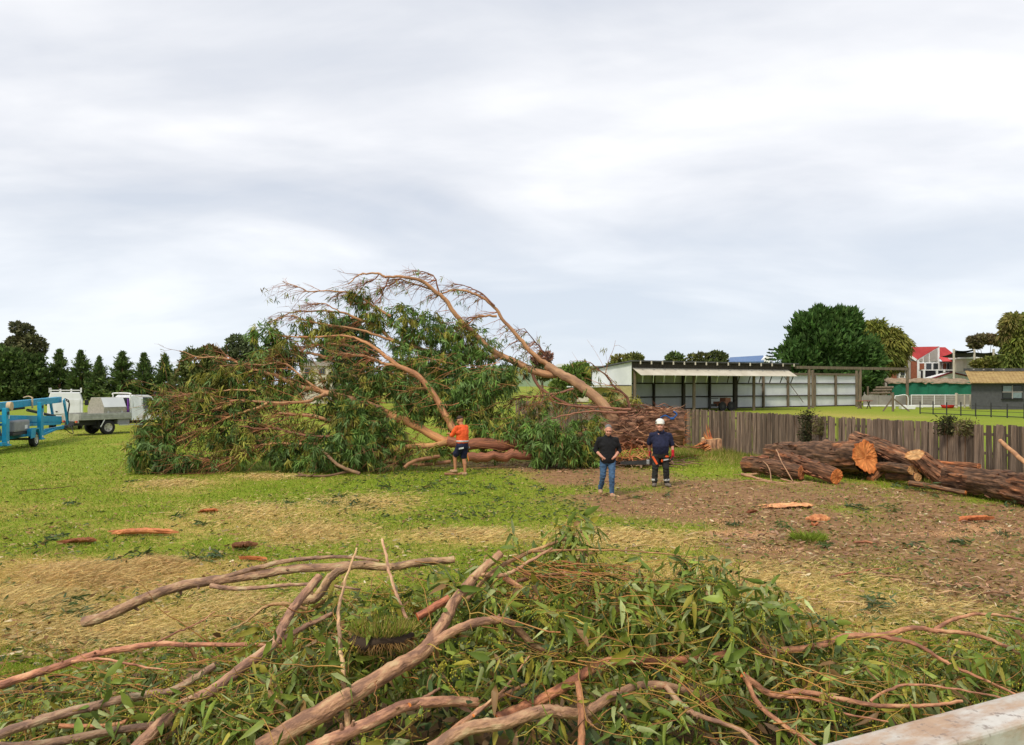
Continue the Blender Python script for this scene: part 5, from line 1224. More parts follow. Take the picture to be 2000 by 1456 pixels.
blob("jeans", [('loft', [(0,0,.80,.15,.12),(0,0,.92,.182,.14),(0,0,.99,.178,.14)]), ('cap', (-.10,0,.88), LK, .105, .078), ('cap', LK, LA + [0,.0,.02], .074, .062), ('cap', (.10,0,.88), RK, .105, .078), ('cap', RK, RA + [0,0,.03], .074, .064)], "denim", pa, .011, 3)
b_ = boot(pa, (LA[0], LA[1], 0), (-.05, -1), "boot_tan"); b_.location = (0, 0, .05); b_.rotation_euler = (.12, 0, 0)
boot(pa, (RA[0], RA[1], 0), (.25, -1), "boot_tan")

# --- man with the white helmet and the chainsaw
g0 = G(1290, 950)
pb = thing("person", "stocky man in white helmet and navy shirt holding a chainsaw", "person", g0, -.08)
fw = nrm([-.12, -1, -.08]); hc = np.array([-.02, -.055, 1.675]); fp, at_ = face_prims(hc, fw, s=1.2)
LK, LA = np.array([-.145, -.05, .50]), np.array([-.16, .0, .09]); RK, RA = np.array([.145, -.04, .50]), np.array([.17, .02, .09])
SL, EL, WL = np.array([.225, .02, 1.40]), np.array([.325, .05, 1.14]), np.array([.335, -.01, .93])
SR, ER, WR = np.array([-.225, .02, 1.40]), np.array([-.30, .13, 1.17]), np.array([-.26, .25, .93])
body = [('loft', [(0,0,.86,.17,.13),(0,-.02,.98,.20,.17),(0,-.04,1.12,.205,.19),(0,-.01,1.28,.205,.16),(0,.01,1.43,.19,.11),(0,.01,1.50,.085,.07)]), ('cap', (0,0,1.46), (-.01,-.03,1.60), .068, .064),
        ('cap', (-.11,0,.90), LK, .10, .066), ('cap', LK, LA, .064, .043), ('cap', (.11,0,.90), RK, .10, .066), ('cap', RK, RA, .064, .043), ('cap', LA, LA + [-.03,-.12,-.05], .035, .03), ('cap', RA, RA + [.05,-.12,-.05], .035, .03),
        ('cap', SL, EL, .066, .05), ('cap', EL, WL, .048, .034), ('cap', SR, ER, .066, .05), ('cap', ER, WR, .048, .034)] + hand_prims(WL, [.0, .0, -1], [-.9, .3, 0], 1.05, .75) + hand_prims(WR, [0, .1, -1], [.9, -.3, 0], 1.05, .8)
blob("body", body + fp, "skin", pb, .0095, 3)
eyes(at_, pb)
blob("beard", [('ell', at_(0, .060, -.108), (.044, .036, .030)), ('ell', at_(0, .022, -.092), (.066, .052, .026))], "beard", pb, .010, 2)
blob("shirt", [('loft', [(0,-.01,.90,.205,.175),(0,-.03,.99,.225,.20),(0,-.05,1.12,.232,.215),(0,-.02,1.27,.232,.185),(0,.01,1.40,.215,.135),(0,.01,1.48,.11,.09),(0,-.005,1.525,.085,.082)]), ('cap', SL, SL + (EL-SL)*.92, .092, .080), ('cap', SR, SR + (ER-SR)*.92, .092, .080), ('cap', SL + [-.03,0,-.0], (0,.0,1.455), .088, .085), ('cap', SR + [.03,0,-.0], (0,.0,1.455), .088, .085), ('cap', SL + [-.08,-.01,-.12], SR + [.08,-.01,-.12], .14, .14)], "navy", pb, .012, 4)
for sx in (-1, 1):
    blob("collar", [('cap', (sx*.015, -.105, 1.475), (sx*.075, -.085, 1.535), .022, .018), ('cap', (sx*.075, -.08, 1.535), (sx*.085, .02, 1.55), .018, .016)], "navy", pb, .009, 2)
tp_ = [('loft', [(0,0,.78,.17,.15),(0,-.01,.90,.205,.18),(0,-.02,.98,.205,.185)]), ('cap', (-.11,0,.88), LK, .118, .092), ('cap', LK, LA + [0,0,.05], .09, .082), ('cap', (.11,0,.88), RK, .118, .092), ('cap', RK, RA + [0,0,.05], .09, .082)]
blob("trousers", tp_, "charcoal", pb, .011, 3)
mb = MB(); mb.bar((-.225, -.10, .83), (-.11, -.165, .62), .02, .055, up=(.5, .3, 1)); mb.build("orange_stripe", "orange_patch", pb)
blob("knee_patch", [('ell', (.03, -.105, .71), (.03, .035, .05))], "orange_patch", pb, .010, 1)
blob("knee_patch", [('ell', (.16, -.125, .83), (.06, .02, .03))], "orange_patch", pb, .010, 1)
mb = MB(); mb.bar((.06, -.165, .735), (.20, -.145, .76), .02, .035); mb.build("pocket_flap", "silver_tape", pb)
for a_, k in ((LA, 0), (RA, 1)):
    mb = MB(); th = np.linspace(0, 6.283, 19)[:-1]
    mb.loft([[a_ + [r_*math.cos(t), r_*math.sin(t), z_] for t in th] for r_, z_ in ((.083, .06), (.089, .07), (.089, .11), (.083, .12))], caps=False); mb.build("cuff_band", "silver_tape", pb)
boot(pb, (LA[0], LA[1], 0), (-.3, -1), "boot_grey", 1.08); boot(pb, (RA[0], RA[1], 0), (.4, -1), "boot_grey", 1.08)
hl = blob("helmet", [('ell', at_(0, -.01, .075), (.125, .14, .112)), ('ell', at_(0, .055, .058), (.106, .084, .024)), ('ell', at_(0, -.01, .05), (.128, .145, .05))], "helmet_white", pb, .010, 2)
mb = MB(); mb.ball(at_(.085, .06, .085), (.02, .018, .02), 0, 10); mb.build("helmet_clip", "plastic_black", pb)
for w_, d_, s_ in ((WL, [0, 0, -1], [-.9, .3, 0]), (WR, [0, .1, -1], [.9, -.3, 0])):
    w_ = np.array(w_); hp_ = hand_prims(w_, d_, s_, 1.05, .75)
    hp_ = [(q[0], q[1], q[2], q[3] + .006, q[4] + .006) for q in hp_] + [('cap', w_ + [0, 0, .05], w_, .042, .043)]
    blob("glove", hp_, "glove_red", pb, .0085, 2)
# chainsaw hanging behind his thighs
cs = thing("chainsaw", "chainsaw with a long dark bar held behind the helmeted man's legs", "chainsaw", g0, -.08)
mb = MB(); x0, x1 = -1.08, -.36; zz = .60; mb.prism([(x0 + .02, .24, zz - .03), (x0 - .02, .24, zz + .005), (x0 + .02, .24, zz + .04), (x1, .24, zz + .085), (x1, .24, zz - .03)], (0, .012, 0)); bar_ = mb.build("guide_bar", "steel_dark", cs)
mb = MB()
for i in range(34):
    x_ = x0 + .02 + i * .021; mb.box((x_, .246, zz + .048 + (x_ - x0) * .062), (.012, .016, .014)); mb.box((x_, .246, zz - .034), (.012, .016, .012))
mb.build("chain", "plastic_black", cs, kind="stuff")
mb = MB(); mb.box((-.10, .25, zz + .06), (.36, .16, .18)); mb.box((-.08, .25, zz + .17), (.24, .15, .06)); mb.build("engine_cover", "plastic_black", cs, .025); mb = MB(); mb.box((-.06, .25, zz + .21), (.18, .12, .03)); mb.build("air_filter_cover", "orange_patch", cs, .01)
mb = MB(); mb.box((-.32, .25, zz + .04), (.08, .10, .12)); mb.build("bar_clamp", "galv", cs, .01)
mb = MB(); mb.tube(catmull([(.03, .25, zz + .03), (.14, .22, zz + .10), (.24, .12, zz + .18), (.315, .02, zz + .215), (.335, -.05, zz + .20), (.28, -.03, zz + .12), (.15, .18, zz + .0), (.03, .24, zz - .02)], 4), .016, 8); mb.build("rear_handle", "plastic_black", cs)
mb = MB(); mb.tube(catmull([(-.24, .18, zz + .14), (-.26, .22, zz + .30), (-.25, .30, zz + .30), (-.24, .34, zz + .10)], 5), .014, 8); mb.build("front_handle", "plastic_black", cs)

# --- man in the orange shirt, seen from behind and the side
g0 = G(903, 929)
pc = thing("person", "man in orange work shirt, navy shorts and dark cap facing the branches", "person", g0, math.radians(-128))
s1 = 1.06
fw = nrm([0, -1, -.25]); hc = np.array([0, -.10, 1.70]); fp, at_ = face_prims(hc, fw, s=1.08)
LK, LA = np.array([-.085, -.02, .53]), np.array([-.08, .04, .10]); RK, RA = np.array([.10, -.22, .60]), np.array([.10, -.20, .18])
SL, EL, WL = np.array([.20, -.03, 1.47]), np.array([.25, -.20, 1.25]), np.array([.12, -.42, 1.28]); SR, ER, WR = SL * [-1,1,1], EL * [-1,1,1], WL * [-1,1,1]
body = [('loft', [(0,0,.88,.16,.13),(0,0,.98,.175,.14),(0,0,1.12,.17,.14),(0,0,1.30,.19,.14),(0,0,1.46,.18,.11),(0,-.01,1.53,.08,.07)]), ('cap', (0,-.02,1.50), (0,-.07,1.64), .064, .06),
        ('cap', (-.10,0,.94), LK, .095, .066), ('cap', LK, LK*.6 + LA*.4 + [0,.02,0], .064, .066), ('cap', LK*.6 + LA*.4 + [0,.02,0], LA, .062, .042), ('cap', (.10,0,.94), RK, .095, .066), ('cap', RK, RA, .064, .042), ('cap', LA, LA + [0,-.13,-.06], .036, .03), ('cap', RA, RA + [0,-.13,-.06], .036, .03),
        ('cap', SL, EL, .06, .048), ('cap', EL, WL, .046, .033), ('cap', SR, ER, .06, .048), ('cap', ER, WR, .046, .033)] + hand_prims(WL, [-.3, -1, 0], [0, 0, -1], 1.05, .6) + hand_prims(WR, [.3, -1, 0], [0, 0, -1], 1.05, .6)
blob("body", body + fp, "skin_tan", pc, .0095, 3)
eyes(at_, pc)
blob("shirt", [('loft', [(0,0,1.00,.20,.175),(0,0,1.10,.20,.18),(0,0,1.28,.215,.185),(0,0,1.43,.20,.15),(0,-.01,1.53,.10,.09),(0,-.02,1.57,.08,.078)]), ('cap', SL, SL + (EL-SL)*1.0, .09, .075), ('cap', SR, SR + (ER-SR)*1.0, .09, .075), ('cap', SL + [-.03,.01,-.01], SR + [.03,.01,-.01], .095, .095), ('cap', SL + [-.06,.02,-.12], SR + [.06,.02,-.12], .125, .125)], "hivis", pc, .012, 4)
th = np.linspace(0, 6.283, 31)[:-1]
mb = MB(); mb.loft([[(rx*math.cos(t), rx*.89*math.sin(t), z_) for t in th] for rx, z_ in ((.198, 1.035), (.207, 1.04), (.207, 1.085), (.198, 1.09))], caps=False); mb.build("reflective_tape", "silver_tape", pc)
blob("shorts", [('loft', [(0,0,.84,.18,.16),(0,0,.95,.195,.17),(0,0,1.04,.19,.165)]), ('cap', (-.10,0,.92), LK + [0,0,.05], .125, .105), ('cap', (.10,0,.92), RK + [0,.05,.06], .125, .105)], "navy", pc, .011, 3)
mb = MB(); mb.bar((-.235, -.02, .83), (-.20, .12, .86), .02, .05); mb.build("pocket_tape", "silver_tape", pc)
mb = MB(); mb.bar((.205, .04, .84), (.12, .165, .87), .02, .05); mb.build("pocket_tape", "silver_tape", pc)
blob("cap", [('ell', at_(0, -.012, .06), (.092, .105, .085)), ('ell', at_(0, .10, .045), (.07, .075, .012))], "hair_dark", pc, .010, 2)
for a_, t_ in ((LA, (0, -1)), (RA, (.1, -1))):
    o = boot(pc, (a_[0], a_[1], 0), t_, "boot_tan", 1.0); o.location = (0, 0, a_[2] - .10)
# the block his raised foot stands on
rm = Matrix.Rotation(math.radians(-128), 3, 'Z') @ Vector((RA[0], RA[1] - .05, 0))
mb = MB(); mb.tube([(g0[0] + rm.x - .3, g0[1] + rm.y, .035), (g0[0] + rm.x, g0[1] + rm.y + .01, .04), (g0[0] + rm.x + .3, g0[1] + rm.y, .035)], [.045, .045, .04], 9, 0, 0, (1.2, 1.1, 1.0), .1); mb.build("broken_branch", "twig_brown", None, label="short broken branch under the orange shirted man's raised foot", cat="stick")
# ------------------------------------------------------------------ vehicles on the left
def wheel(parent, c, r, w, side=-1, spokes=6, rimr=.56):
    """axle along local y; side -1 = outer face towards -y"""
    c = np.array(c, float); th = np.linspace(0, 2*np.pi, 33)[:-1]
    prof = [(rimr, -.42), (.86, -.5), (.97, -.40), (1.0, -.2), (1.0, .2), (.97, .40), (.86, .5), (rimr, .42)]
    mb = MB(); mb.loft([[c + [r*k*math.cos(t), w*y_, r*k*math.sin(t)] for t in th] for k, y_ in prof], caps=False)
    wh_ = mb.build("tyre", "rubber", None)
    e_ = put("wheel", None, parent); wh_.parent = e_
    y0 = w * .36 * side; mb = MB()
    mb.loft([[c + [r*rimr*k*math.cos(t), y0 + o_*side, r*rimr*k*math.sin(t)] for t in th] for k, o_ in ((1.02, .03), (.93, .035), (.88, -.03), (.2, -.04))], caps=False)
    for s_ in range(spokes):
        a = 2*np.pi*s_/spokes + .2; mb.bar(c + [0, y0 + .005*side, 0], c + [r*rimr*.93*math.cos(a), y0 + .012*side, r*rimr*.93*math.sin(a)], r*.13, .03, up=(0, 1, 0))
    mb.cyl(c + [0, y0 - .03*side, 0], c + [0, y0 + .035*side, 0], r*rimr*.24, 12); mb.build("rim", "rim", e_)
    mb = MB(); mb.cyl(c + [0, y0 - .05*side, 0], c + [0, y0 - .12*side, 0], r*rimr*.9, 20); mb.build("brake_drum", "steel_dark", e_)
    return e_
def cbox(parent, name, mat, x, y, z, bevel=.012):
    mb = MB(); mb.box(((x[0]+x[1])/2, (y[0]+y[1])/2, (z[0]+z[1])/2), (x[1]-x[0], y[1]-y[0], z[1]-z[0])); return mb.build(name, mat, parent, bevel)
# ---- white tray truck
tk = thing("tray_truck", "white flat tray truck with an aluminium toolbox behind the cab", "truck", (-23.5, 41.8, 0), math.radians(58))
cbox(tk, "tray_floor", "tray", (0, 2.9), (0, 1.85), (.90, .97))
for nm, x, y in (("drop_side", (0, 2.9), (-.03, .02)), ("drop_side", (0, 2.9), (1.83, 1.88)), ("tailgate", (-.03, .02), (0.03, 1.82))):
    o = cbox(tk, nm, "tray", x, y, (.86, 1.22))
    for z_ in (.98, 1.10):
        if x[1] > 1: cbox(o, "rib", "tray", (x[0] + .02, x[1] - .02), (y[0] - .012, y[1] + .012), (z_ - .018, z_ + .018), .004)
cbox(tk, "headboard", "galv", (2.86, 2.93), (.05, 1.8), (.97, 1.5))
for y_ in (.06, 1.79): mb = MB(); mb.cyl((2.9, y_, 1.0), (2.9, y_, 2.25), .035, 10); mb.build("headboard_post", "paint_white", tk)
mb = MB(); mb.tube(catmull([(2.9, .06, 2.2), (2.9, .12, 2.3), (2.9, 1.73, 2.3), (2.9, 1.79, 2.2)], 4), .04, 8); mb.build("rack_bar", "paint_white", tk)
mb = MB(); pr = [(.08, 1.0), (1.72, 1.0), (1.72, 1.5), (1.35, 2.08), (.45, 2.08), (.08, 1.5)]
mb.prism([(1.35, a, b_) for a, b_ in pr], (1.35, 0, 0)); tb_ = mb.build("toolbox", "box_tan", tk, .012)
mb = MB(); nv = nrm(np.array([0, -.58, .37])); a = np.array([1.38, .09, 1.53]); mb.prism([a + nv*.01, a + nv*.01 + [1.29, 0, 0], a + nv*.01 + [1.29, .34, .53], a + nv*.01 + [0, .34, .53]], nv * .02); mb.build("lid", "sheet_white", tb_)
for x_ in (1.6, 2.4): cbox(tb_, "latch", "galv", (x_ - .05, x_ + .05), (.05, .09), (1.2, 1.32), .005)
cbox(tk, "strap_roll", "purple", (2.73, 2.80), (.02, .10), (1.25, 2.0))
for i in range(6):
    mb = MB(); x_, y_ = rng.uniform(.1, .8), rng.uniform(.1, 1.7); a = rng.random() * 3
    mb.bar((x_, y_, 1.0), (x_ + .3*math.cos(a), y_ + .3*math.sin(a), 1.05), .09, .07); mb.build("wood_offcut", "wood_pale", None, label="offcut of wood lying on the truck's tray", cat="wood", group="offcuts on the truck tray")
for o in [q for q in bpy.data.objects if q.name.startswith("wood_offcut")]:
    o.location = tk.location; o.rotation_euler = tk.rotation_euler
# cab: side profile pushed across
cabp = [(2.98, .75), (5.75, .75), (5.80, 1.05), (5.75, 1.30), (4.75, 1.42), (4.28, 2.12), (4.1, 2.2), (3.1, 2.2), (2.98, 2.1)]
def inset(p, y): return [(a, y, b_) for a, b_ in p]
mb = MB(); lo_ = .04; mid = [np.array(inset(cabp, y)) for y in (.02, .06, 1.79, 1.83)]
rings = []
for y_, sc in ((.03, .985), (.05, 1.), (1.80, 1.), (1.82, .985)):
    rr_ = np.array(inset(cabp, y_)); top = rr_[:, 2] > 1.35; rr_[top, 1] = np.where(y_ < .9, y_ + .13*(rr_[top, 2]-1.35)/.85, y_ - .13*(rr_[top, 2]-1.35)/.85); rings.append(rr_)
mb.loft(rings, smooth=False); cab = mb.build("cab", "car_white", tk, .03)
for sg, y_ in ((-1, .045), (1, 1.805)):
    k = .13 / .85; f = lambda z: y_ + (1 if sg < 0 else -1) * k * (z - 1.35) + sg * .012
    mb = MB(); mb.prism([(3.72, f(1.40), 1.40), (4.62, f(1.42), 1.42), (4.22, f(2.06), 2.06), (3.72, f(2.08), 2.08)], (0, sg*.012, 0)); mb.build("side_window", "glass_dark", cab)
    mb = MB(); mb.prism([(3.12, f(1.5), 1.5), (3.60, f(1.5), 1.5), (3.60, f(2.0), 2.0), (3.12, f(2.0), 2.0)], (0, sg*.006, 0)); mb.build("side_panel", "car_white", cab)
    cbox(cab, "door_handle", "plastic_black", (3.75, 3.9), sorted((y_ + sg*.01, y_ + sg*.03)), (1.28, 1.32), .004)
    mb = MB(); mb.box((4.55, y_ + sg*.15, 1.62), (.12, .2, .26)); mb.build("wing_mirror", "plastic_black", cab, .03)
mb = MB(); mb.prism([(4.80, .2, 1.43), (4.80, 1.65, 1.43), (4.33, 1.58, 2.10), (4.33, .27, 2.10)], (.02, 0, .012)); mb.build("windscreen", "glass_dark", cab)
mb = MB(); mb.prism([(2.985, .25, 1.55), (2.985, 1.6, 1.55), (2.985, 1.55, 2.05), (2.985, .3, 2.05)], (-.015, 0, 0)); mb.build("rear_window", "glass_dark", cab)
mb = MB(); mb.tube(catmull([(5.2, -.02, 1.3), (4.7, -.03, 1.45), (4.42, .0, 2.0), (4.38, .02, 2.3), (4.50, .02, 2.36)], 4), .05, 9); mb.build("snorkel", "plastic_black", cab)
cbox(tk, "chassis", "steel_dark", (-.1, 5.6), (.45, 1.4), (.55, .80)); cbox(tk, "axle", "steel_dark", (1.5, 1.7), (.15, 1.7), (.33, .47)); cbox(tk, "front_axle", "steel_dark", (4.8, 5.0), (.15, 1.7), (.33, .47))
cbox(tk, "tow_bar", "steel_dark", (-.28, -.1), (.5, 1.35), (.48, .60)); cbox(tk, "side_box", "plastic_grey", (2.15, 2.85), (.06, .5), (.55, .86))
cbox(tk, "rear_panel", "tray", (-.05, 0), (.1, 1.75), (.70, .86)); cbox(tk, "number_plate", "paint_white", (-.075, -.055), (.75, 1.1), (.70, .80), .003)
for y_ in (.16, 1.46):
    cbox(tk, "tail_light", "lamp_red", (-.09, -.055), (y_, y_ + .14), (.73, .83), .005); cbox(tk, "indicator", "lamp_amber", (-.09, -.055), (y_ + .145, y_ + .22), (.73, .83), .005)
mb = MB(); mb.bar((1.12, -.01, .45), (1.35, -.01, .86), .03, .05); mb.build("guard_strut", "paint_white", tk); cbox(tk, "mud_flap", "rubber", (1.05, 1.08), (.02, .28), (.35, .8), .004)
mb = MB(); mb.bar((2.2, .0, .52), (4.3, .0, .50), .06, .06); mb.build("side_step", "galv", tk)
for x_ in (1.6, 4.9):
    wheel(tk, (x_, .16, .41), .41, .25, -1); wheel(tk, (x_, 1.69, .41), .41, .25, 1)
# ---- white canopy ute seen from behind
ud = 47.5; ut = thing("canopy_ute", "white work ute with a box canopy and roof rack behind the blue lift", "ute", ((127 - 1000)/F*ud, ud, 0), math.radians(118))
mb = MB(); mb.loft([[(x_, -.95 + ins, .95), (x_, .95 - ins, .95), (x_, .95 - ins, 1.75), (x_, .78 - ins, 2.33), (x_, -.78 + ins, 2.33), (x_, -.95 + ins, 1.75)] for x_, ins in ((0, 0), (1.9, 0))], smooth=False); cn = mb.build("canopy", "car_white", ut, .04)
cbox(cn, "rear_door", "car_white", (-.03, -.004), (-.80, .80), (1.0, 1.9), .01); mb = MB(); mb.ball((-.04, .45, 1.15), (.03, .07, .04)); mb.build("door_latch", "steel_dark", cn)
for x_ in (.05, 1.75):
    mb = MB(); mb.bar((x_, -.85, 2.45), (x_, .85, 2.45), .06, .05); rb = mb.build("rack_bar", "paint_white", ut)
    for y_ in (-.84, -.3, .3, .84): mb = MB(); mb.box((x_, y_, 2.44 if abs(y_) < .5 else 2.46), (.06, .05, .20 if abs(y_) < .5 else .30)); mb.build("rack_post", "paint_white", rb)
mb = MB(); mb.loft([[(1.95, y_*.92, z_) for y_, z_ in ((-.9,.7),(.9,.7),(.9,1.3),(.75,1.85),(-.75,1.85),(-.9,1.3))], [(3.4, y_*.92, z_) for y_, z_ in ((-.9,.7),(.9,.7),(.9,1.3),(.75,1.82),(-.75,1.82),(-.9,1.3))], [(3.9, y_*.92, z_) for y_, z_ in ((-.9,.7),(.9,.7),(.9,1.2),(.9,1.25),(-.9,1.25),(-.9,1.2))], [(4.9, y_*.88, z_) for y_, z_ in ((-.9,.7),(.9,.7),(.9,1.05),(.85,1.1),(-.85,1.1),(-.9,1.05))]], smooth=False); mb.build("cab", "car_white", ut, .03)
for sg in (-1, 1):
    mb = MB(); mb.box((3.3, sg*1.12, 1.62), (.14, .24, .36)); mb.build("wing_mirror", "plastic_black", ut, .03); mb = MB(); mb.bar((3.35, sg*.8, 1.5), (3.3, sg*1.05, 1.56), .05, .05); mb.build("mirror_arm", "plastic_black", ut)
cbox(ut, "tray_body", "car_white", (0, 1.95), (-.92, .92), (.62, .94)); cbox(ut, "bumper", "steel_dark", (-.15, 0), (-.85, .85), (.5, .66)); cbox(ut, "chassis", "steel_dark", (0, 4.7), (-.45, .45), (.42, .62))
for x_ in (.95, 4.0): wheel(ut, (x_, -.78, .36), .36, .24, -1); wheel(ut, (x_, .78, .36), .36, .24, 1)
# ---- blue trailer boom lift
hv = nrm(np.array([-.223, .975, 0])); bl_ = thing("boom_lift", "blue towable boom lift with folded outriggers hitched to the white truck", "lift", (-22.38, 34.5, 0), math.atan2(hv[1], hv[0]))
# local: x towards the hitch, y to the left (away), right side is -y
def bbar(name, a, b_, w, h, mat="paint_blue", bevel=.015, parent=bl_):
    mb = MB(); mb.bar(a, b_, w, h); return mb.build(name, mat, parent, bevel)
bbar("chassis_beam", (-3.4, 0, .52), (3.2, 0, .52), .5, .2); bbar("drawbar", (3.0, 0, .52), (6.6, 0, .56), .16, .16); bbar("drawbar_brace", (1.2, -.6, .40), (5.2, -.05, .52), .1, .1); bbar("drawbar_brace", (1.2, .6, .40), (5.2, .05, .52), .1, .1)
for y_ in (-.8, .8): wheel(bl_, (0, y_, .34), .34, .24, -1 if y_ < 0 else 1, 5, .6)
bbar("axle", (0, -.7, .36), (0, .7, .36), .1, .1, "steel_dark")
for sg in (-1, 1):
    mb = MB(); mb.prism([(-.52, sg*.93, .50), (-.40, sg*.93, .84), (.30, sg*.93, .84), (.44, sg*.93, .52), (.40, sg*.93, .52), (.27, sg*.93, .79), (-.37, sg*.93, .79), (-.46, sg*.93, .50)], (0, -sg*.28, 0)); mb.build("mudguard", "paint_blue", bl_)
    mb = MB(); mb.prism([(-.75, sg*.935, .42), (-.63, sg*.935, .84), (-.1, sg*.935, .86), (-.22, sg*.935, .44)], (0, sg*.012, 0)); mb.build("mudguard_plate", "paint_blue", bl_)
    for x_, zt in ((1.05, 2.0), (-2.8, 1.84)):               # outriggers folded up
        o = bbar("outrigger", (x_, sg*.72, .30), (x_ + .02, sg*.72, zt), .17, .34); cbox(o, "foot_plate", "paint_blue", (x_ - .22, x_ + .22), (sg*.72 - .14, sg*.72 + .14), (.26, .31), .01)
        cbox(o, "warning_label", "paint_white", (x_ - .06, x_ + .06), sorted((sg*.812, sg*.818)), (.36, .45), .001); cbox(o, "warning_label", "paint_white", (x_ + .05, x_ + .13), sorted((sg*.812, sg*.818)), (1.38, 1.52), .001)
        mb = MB(); mb.cyl((x_, sg*.60, zt - .22), (x_, sg*.835, zt - .22), .07, 14); mb.build("pivot_pin", "steel_dark", o)
bbar("upper_boom", (-3.6, -.08, 1.86), (5.5, -.08, 2.03), .28, .30); bbar("jib", (-4.2, .12, 1.64), (1.4, .12, 1.72), .16, .10, "plastic_black")
bbar("lower_boom", (-3.2, -.25, 1.42), (5.4, -.12, 1.02), .26, .30); bbar("link_arm", (.2, -.35, .98), (5.4, -.15, .80), .14, .13); bbar("link_arm", (-3.2, .35, 1.1), (5.3, .2, .92), .12, .12)
for y_ in (-.42, .22): bbar("knuckle_plate", (5.15, y_, 2.05), (5.75, y_, .75), .04, .30); bbar("knuckle_rib", (5.05, y_ - .03, 1.9), (5.85, y_ - .03, .8), .03, .07)
mb = MB(); mb.cyl((1.3, -.1, 1.62), (4.8, -.1, 1.20), .07, 12); mb.build("hydraulic_ram", "steel_dark", bl_); mb = MB(); mb.cyl((1.3, -.1, 1.62), (2.4, -.1, 1.48), .035, 10); mb.build("ram_rod", "galv", bl_)
mb = MB(); mb.cyl((-2.55, -.70, 1.90), (-2.55, -.86, 1.90), .19, 26); mb.build("end_disc", "beige_disc", bl_, .012)
mb = MB(); mb.box((-.95, -.45, 1.0), (1.7, .5, .5)); o = mb.build("engine_cover", "plastic_grey", bl_, .09); cbox(o, "decal", "paint_white", (-.75, -.45), (-.712, -.706), (.86, 1.02), .001)
bbar("cover_base", (-2.0, -.45, .68), (.2, -.45, .68), .5, .12, "steel_dark")
mb = MB(); mb.cyl((-2.9, 0, .6), (-2.9, 0, 1.5), .22, 16); mb.build("turret", "paint_blue", bl_)
bbar("boom_cradle", (1.35, -.28, 1.70), (1.35, -.28, 2.22), .08, .06, "beige_disc"); mb = MB(); mb.tube(catmull([(1.35, -.28, 2.2), (1.4, -.1, 2.26), (1.35, .1, 2.2)], 4), .03, 7); mb.build("strap", "beige_disc", bl_)
mb = MB(); mb.tube(catmull([(5.4, -.45, 2.0), (5.75, -.5, 1.8), (5.6, -.48, 1.3), (5.8, -.42, .8)], 5), .03, 7); mb.build("hose", "plastic_black", bl_); mb = MB(); mb.tube(catmull([(5.45, -.40, 2.08), (5.95, -.42, 1.9), (5.75, -.4, 1.2), (5.7, -.36, .75)], 5), .025, 7); mb.build("hose", "plastic_black", bl_)
mb = MB(); mb.tube(catmull([(6.2, -.05, .55), (6.6, -.3, .22), (7.0, -.3, .22), (7.3, -.1, .6)], 5), .022, 6); mb.build("brake_cable", "plastic_black", bl_)
mb = MB(); mb.box((6.55, 0, .56), (.5, .18, .16)); mb.ball((6.85, 0, .55), .09); mb.build("coupling", "steel_dark", bl_, .02)
bk = put("work_basket", None, bl_)
for z_ in (.62, 1.15, 1.65):
    mb = MB(); mb.tube([(-3.6, -.6, z_), (-4.5, -.6, z_), (-4.5, .6, z_), (-3.6, .6, z_), (-3.6, -.6, z_)], .03, 6, 0); mb.build("basket_rail", "plastic_grey", bk)
for x_ in (-3.6, -4.5):
    for y_ in (-.6, .6): mb = MB(); mb.cyl((x_, y_, .6), (x_, y_, 1.66), .03, 7); mb.build("basket_post", "plastic_grey", bk)
cbox(bk, "basket_floor", "steel_dark", (-4.5, -3.6), (-.6, .6), (.56, .62)); cbox(bl_, "rear_leg_frame", "paint_blue", (-3.5, -3.1), (-.85, .85), (.30, .44))
cbox(bl_, "rear_panel", "paint_white", (-3.52, -3.49), (-.75, -.45), (.55, .85), .005)
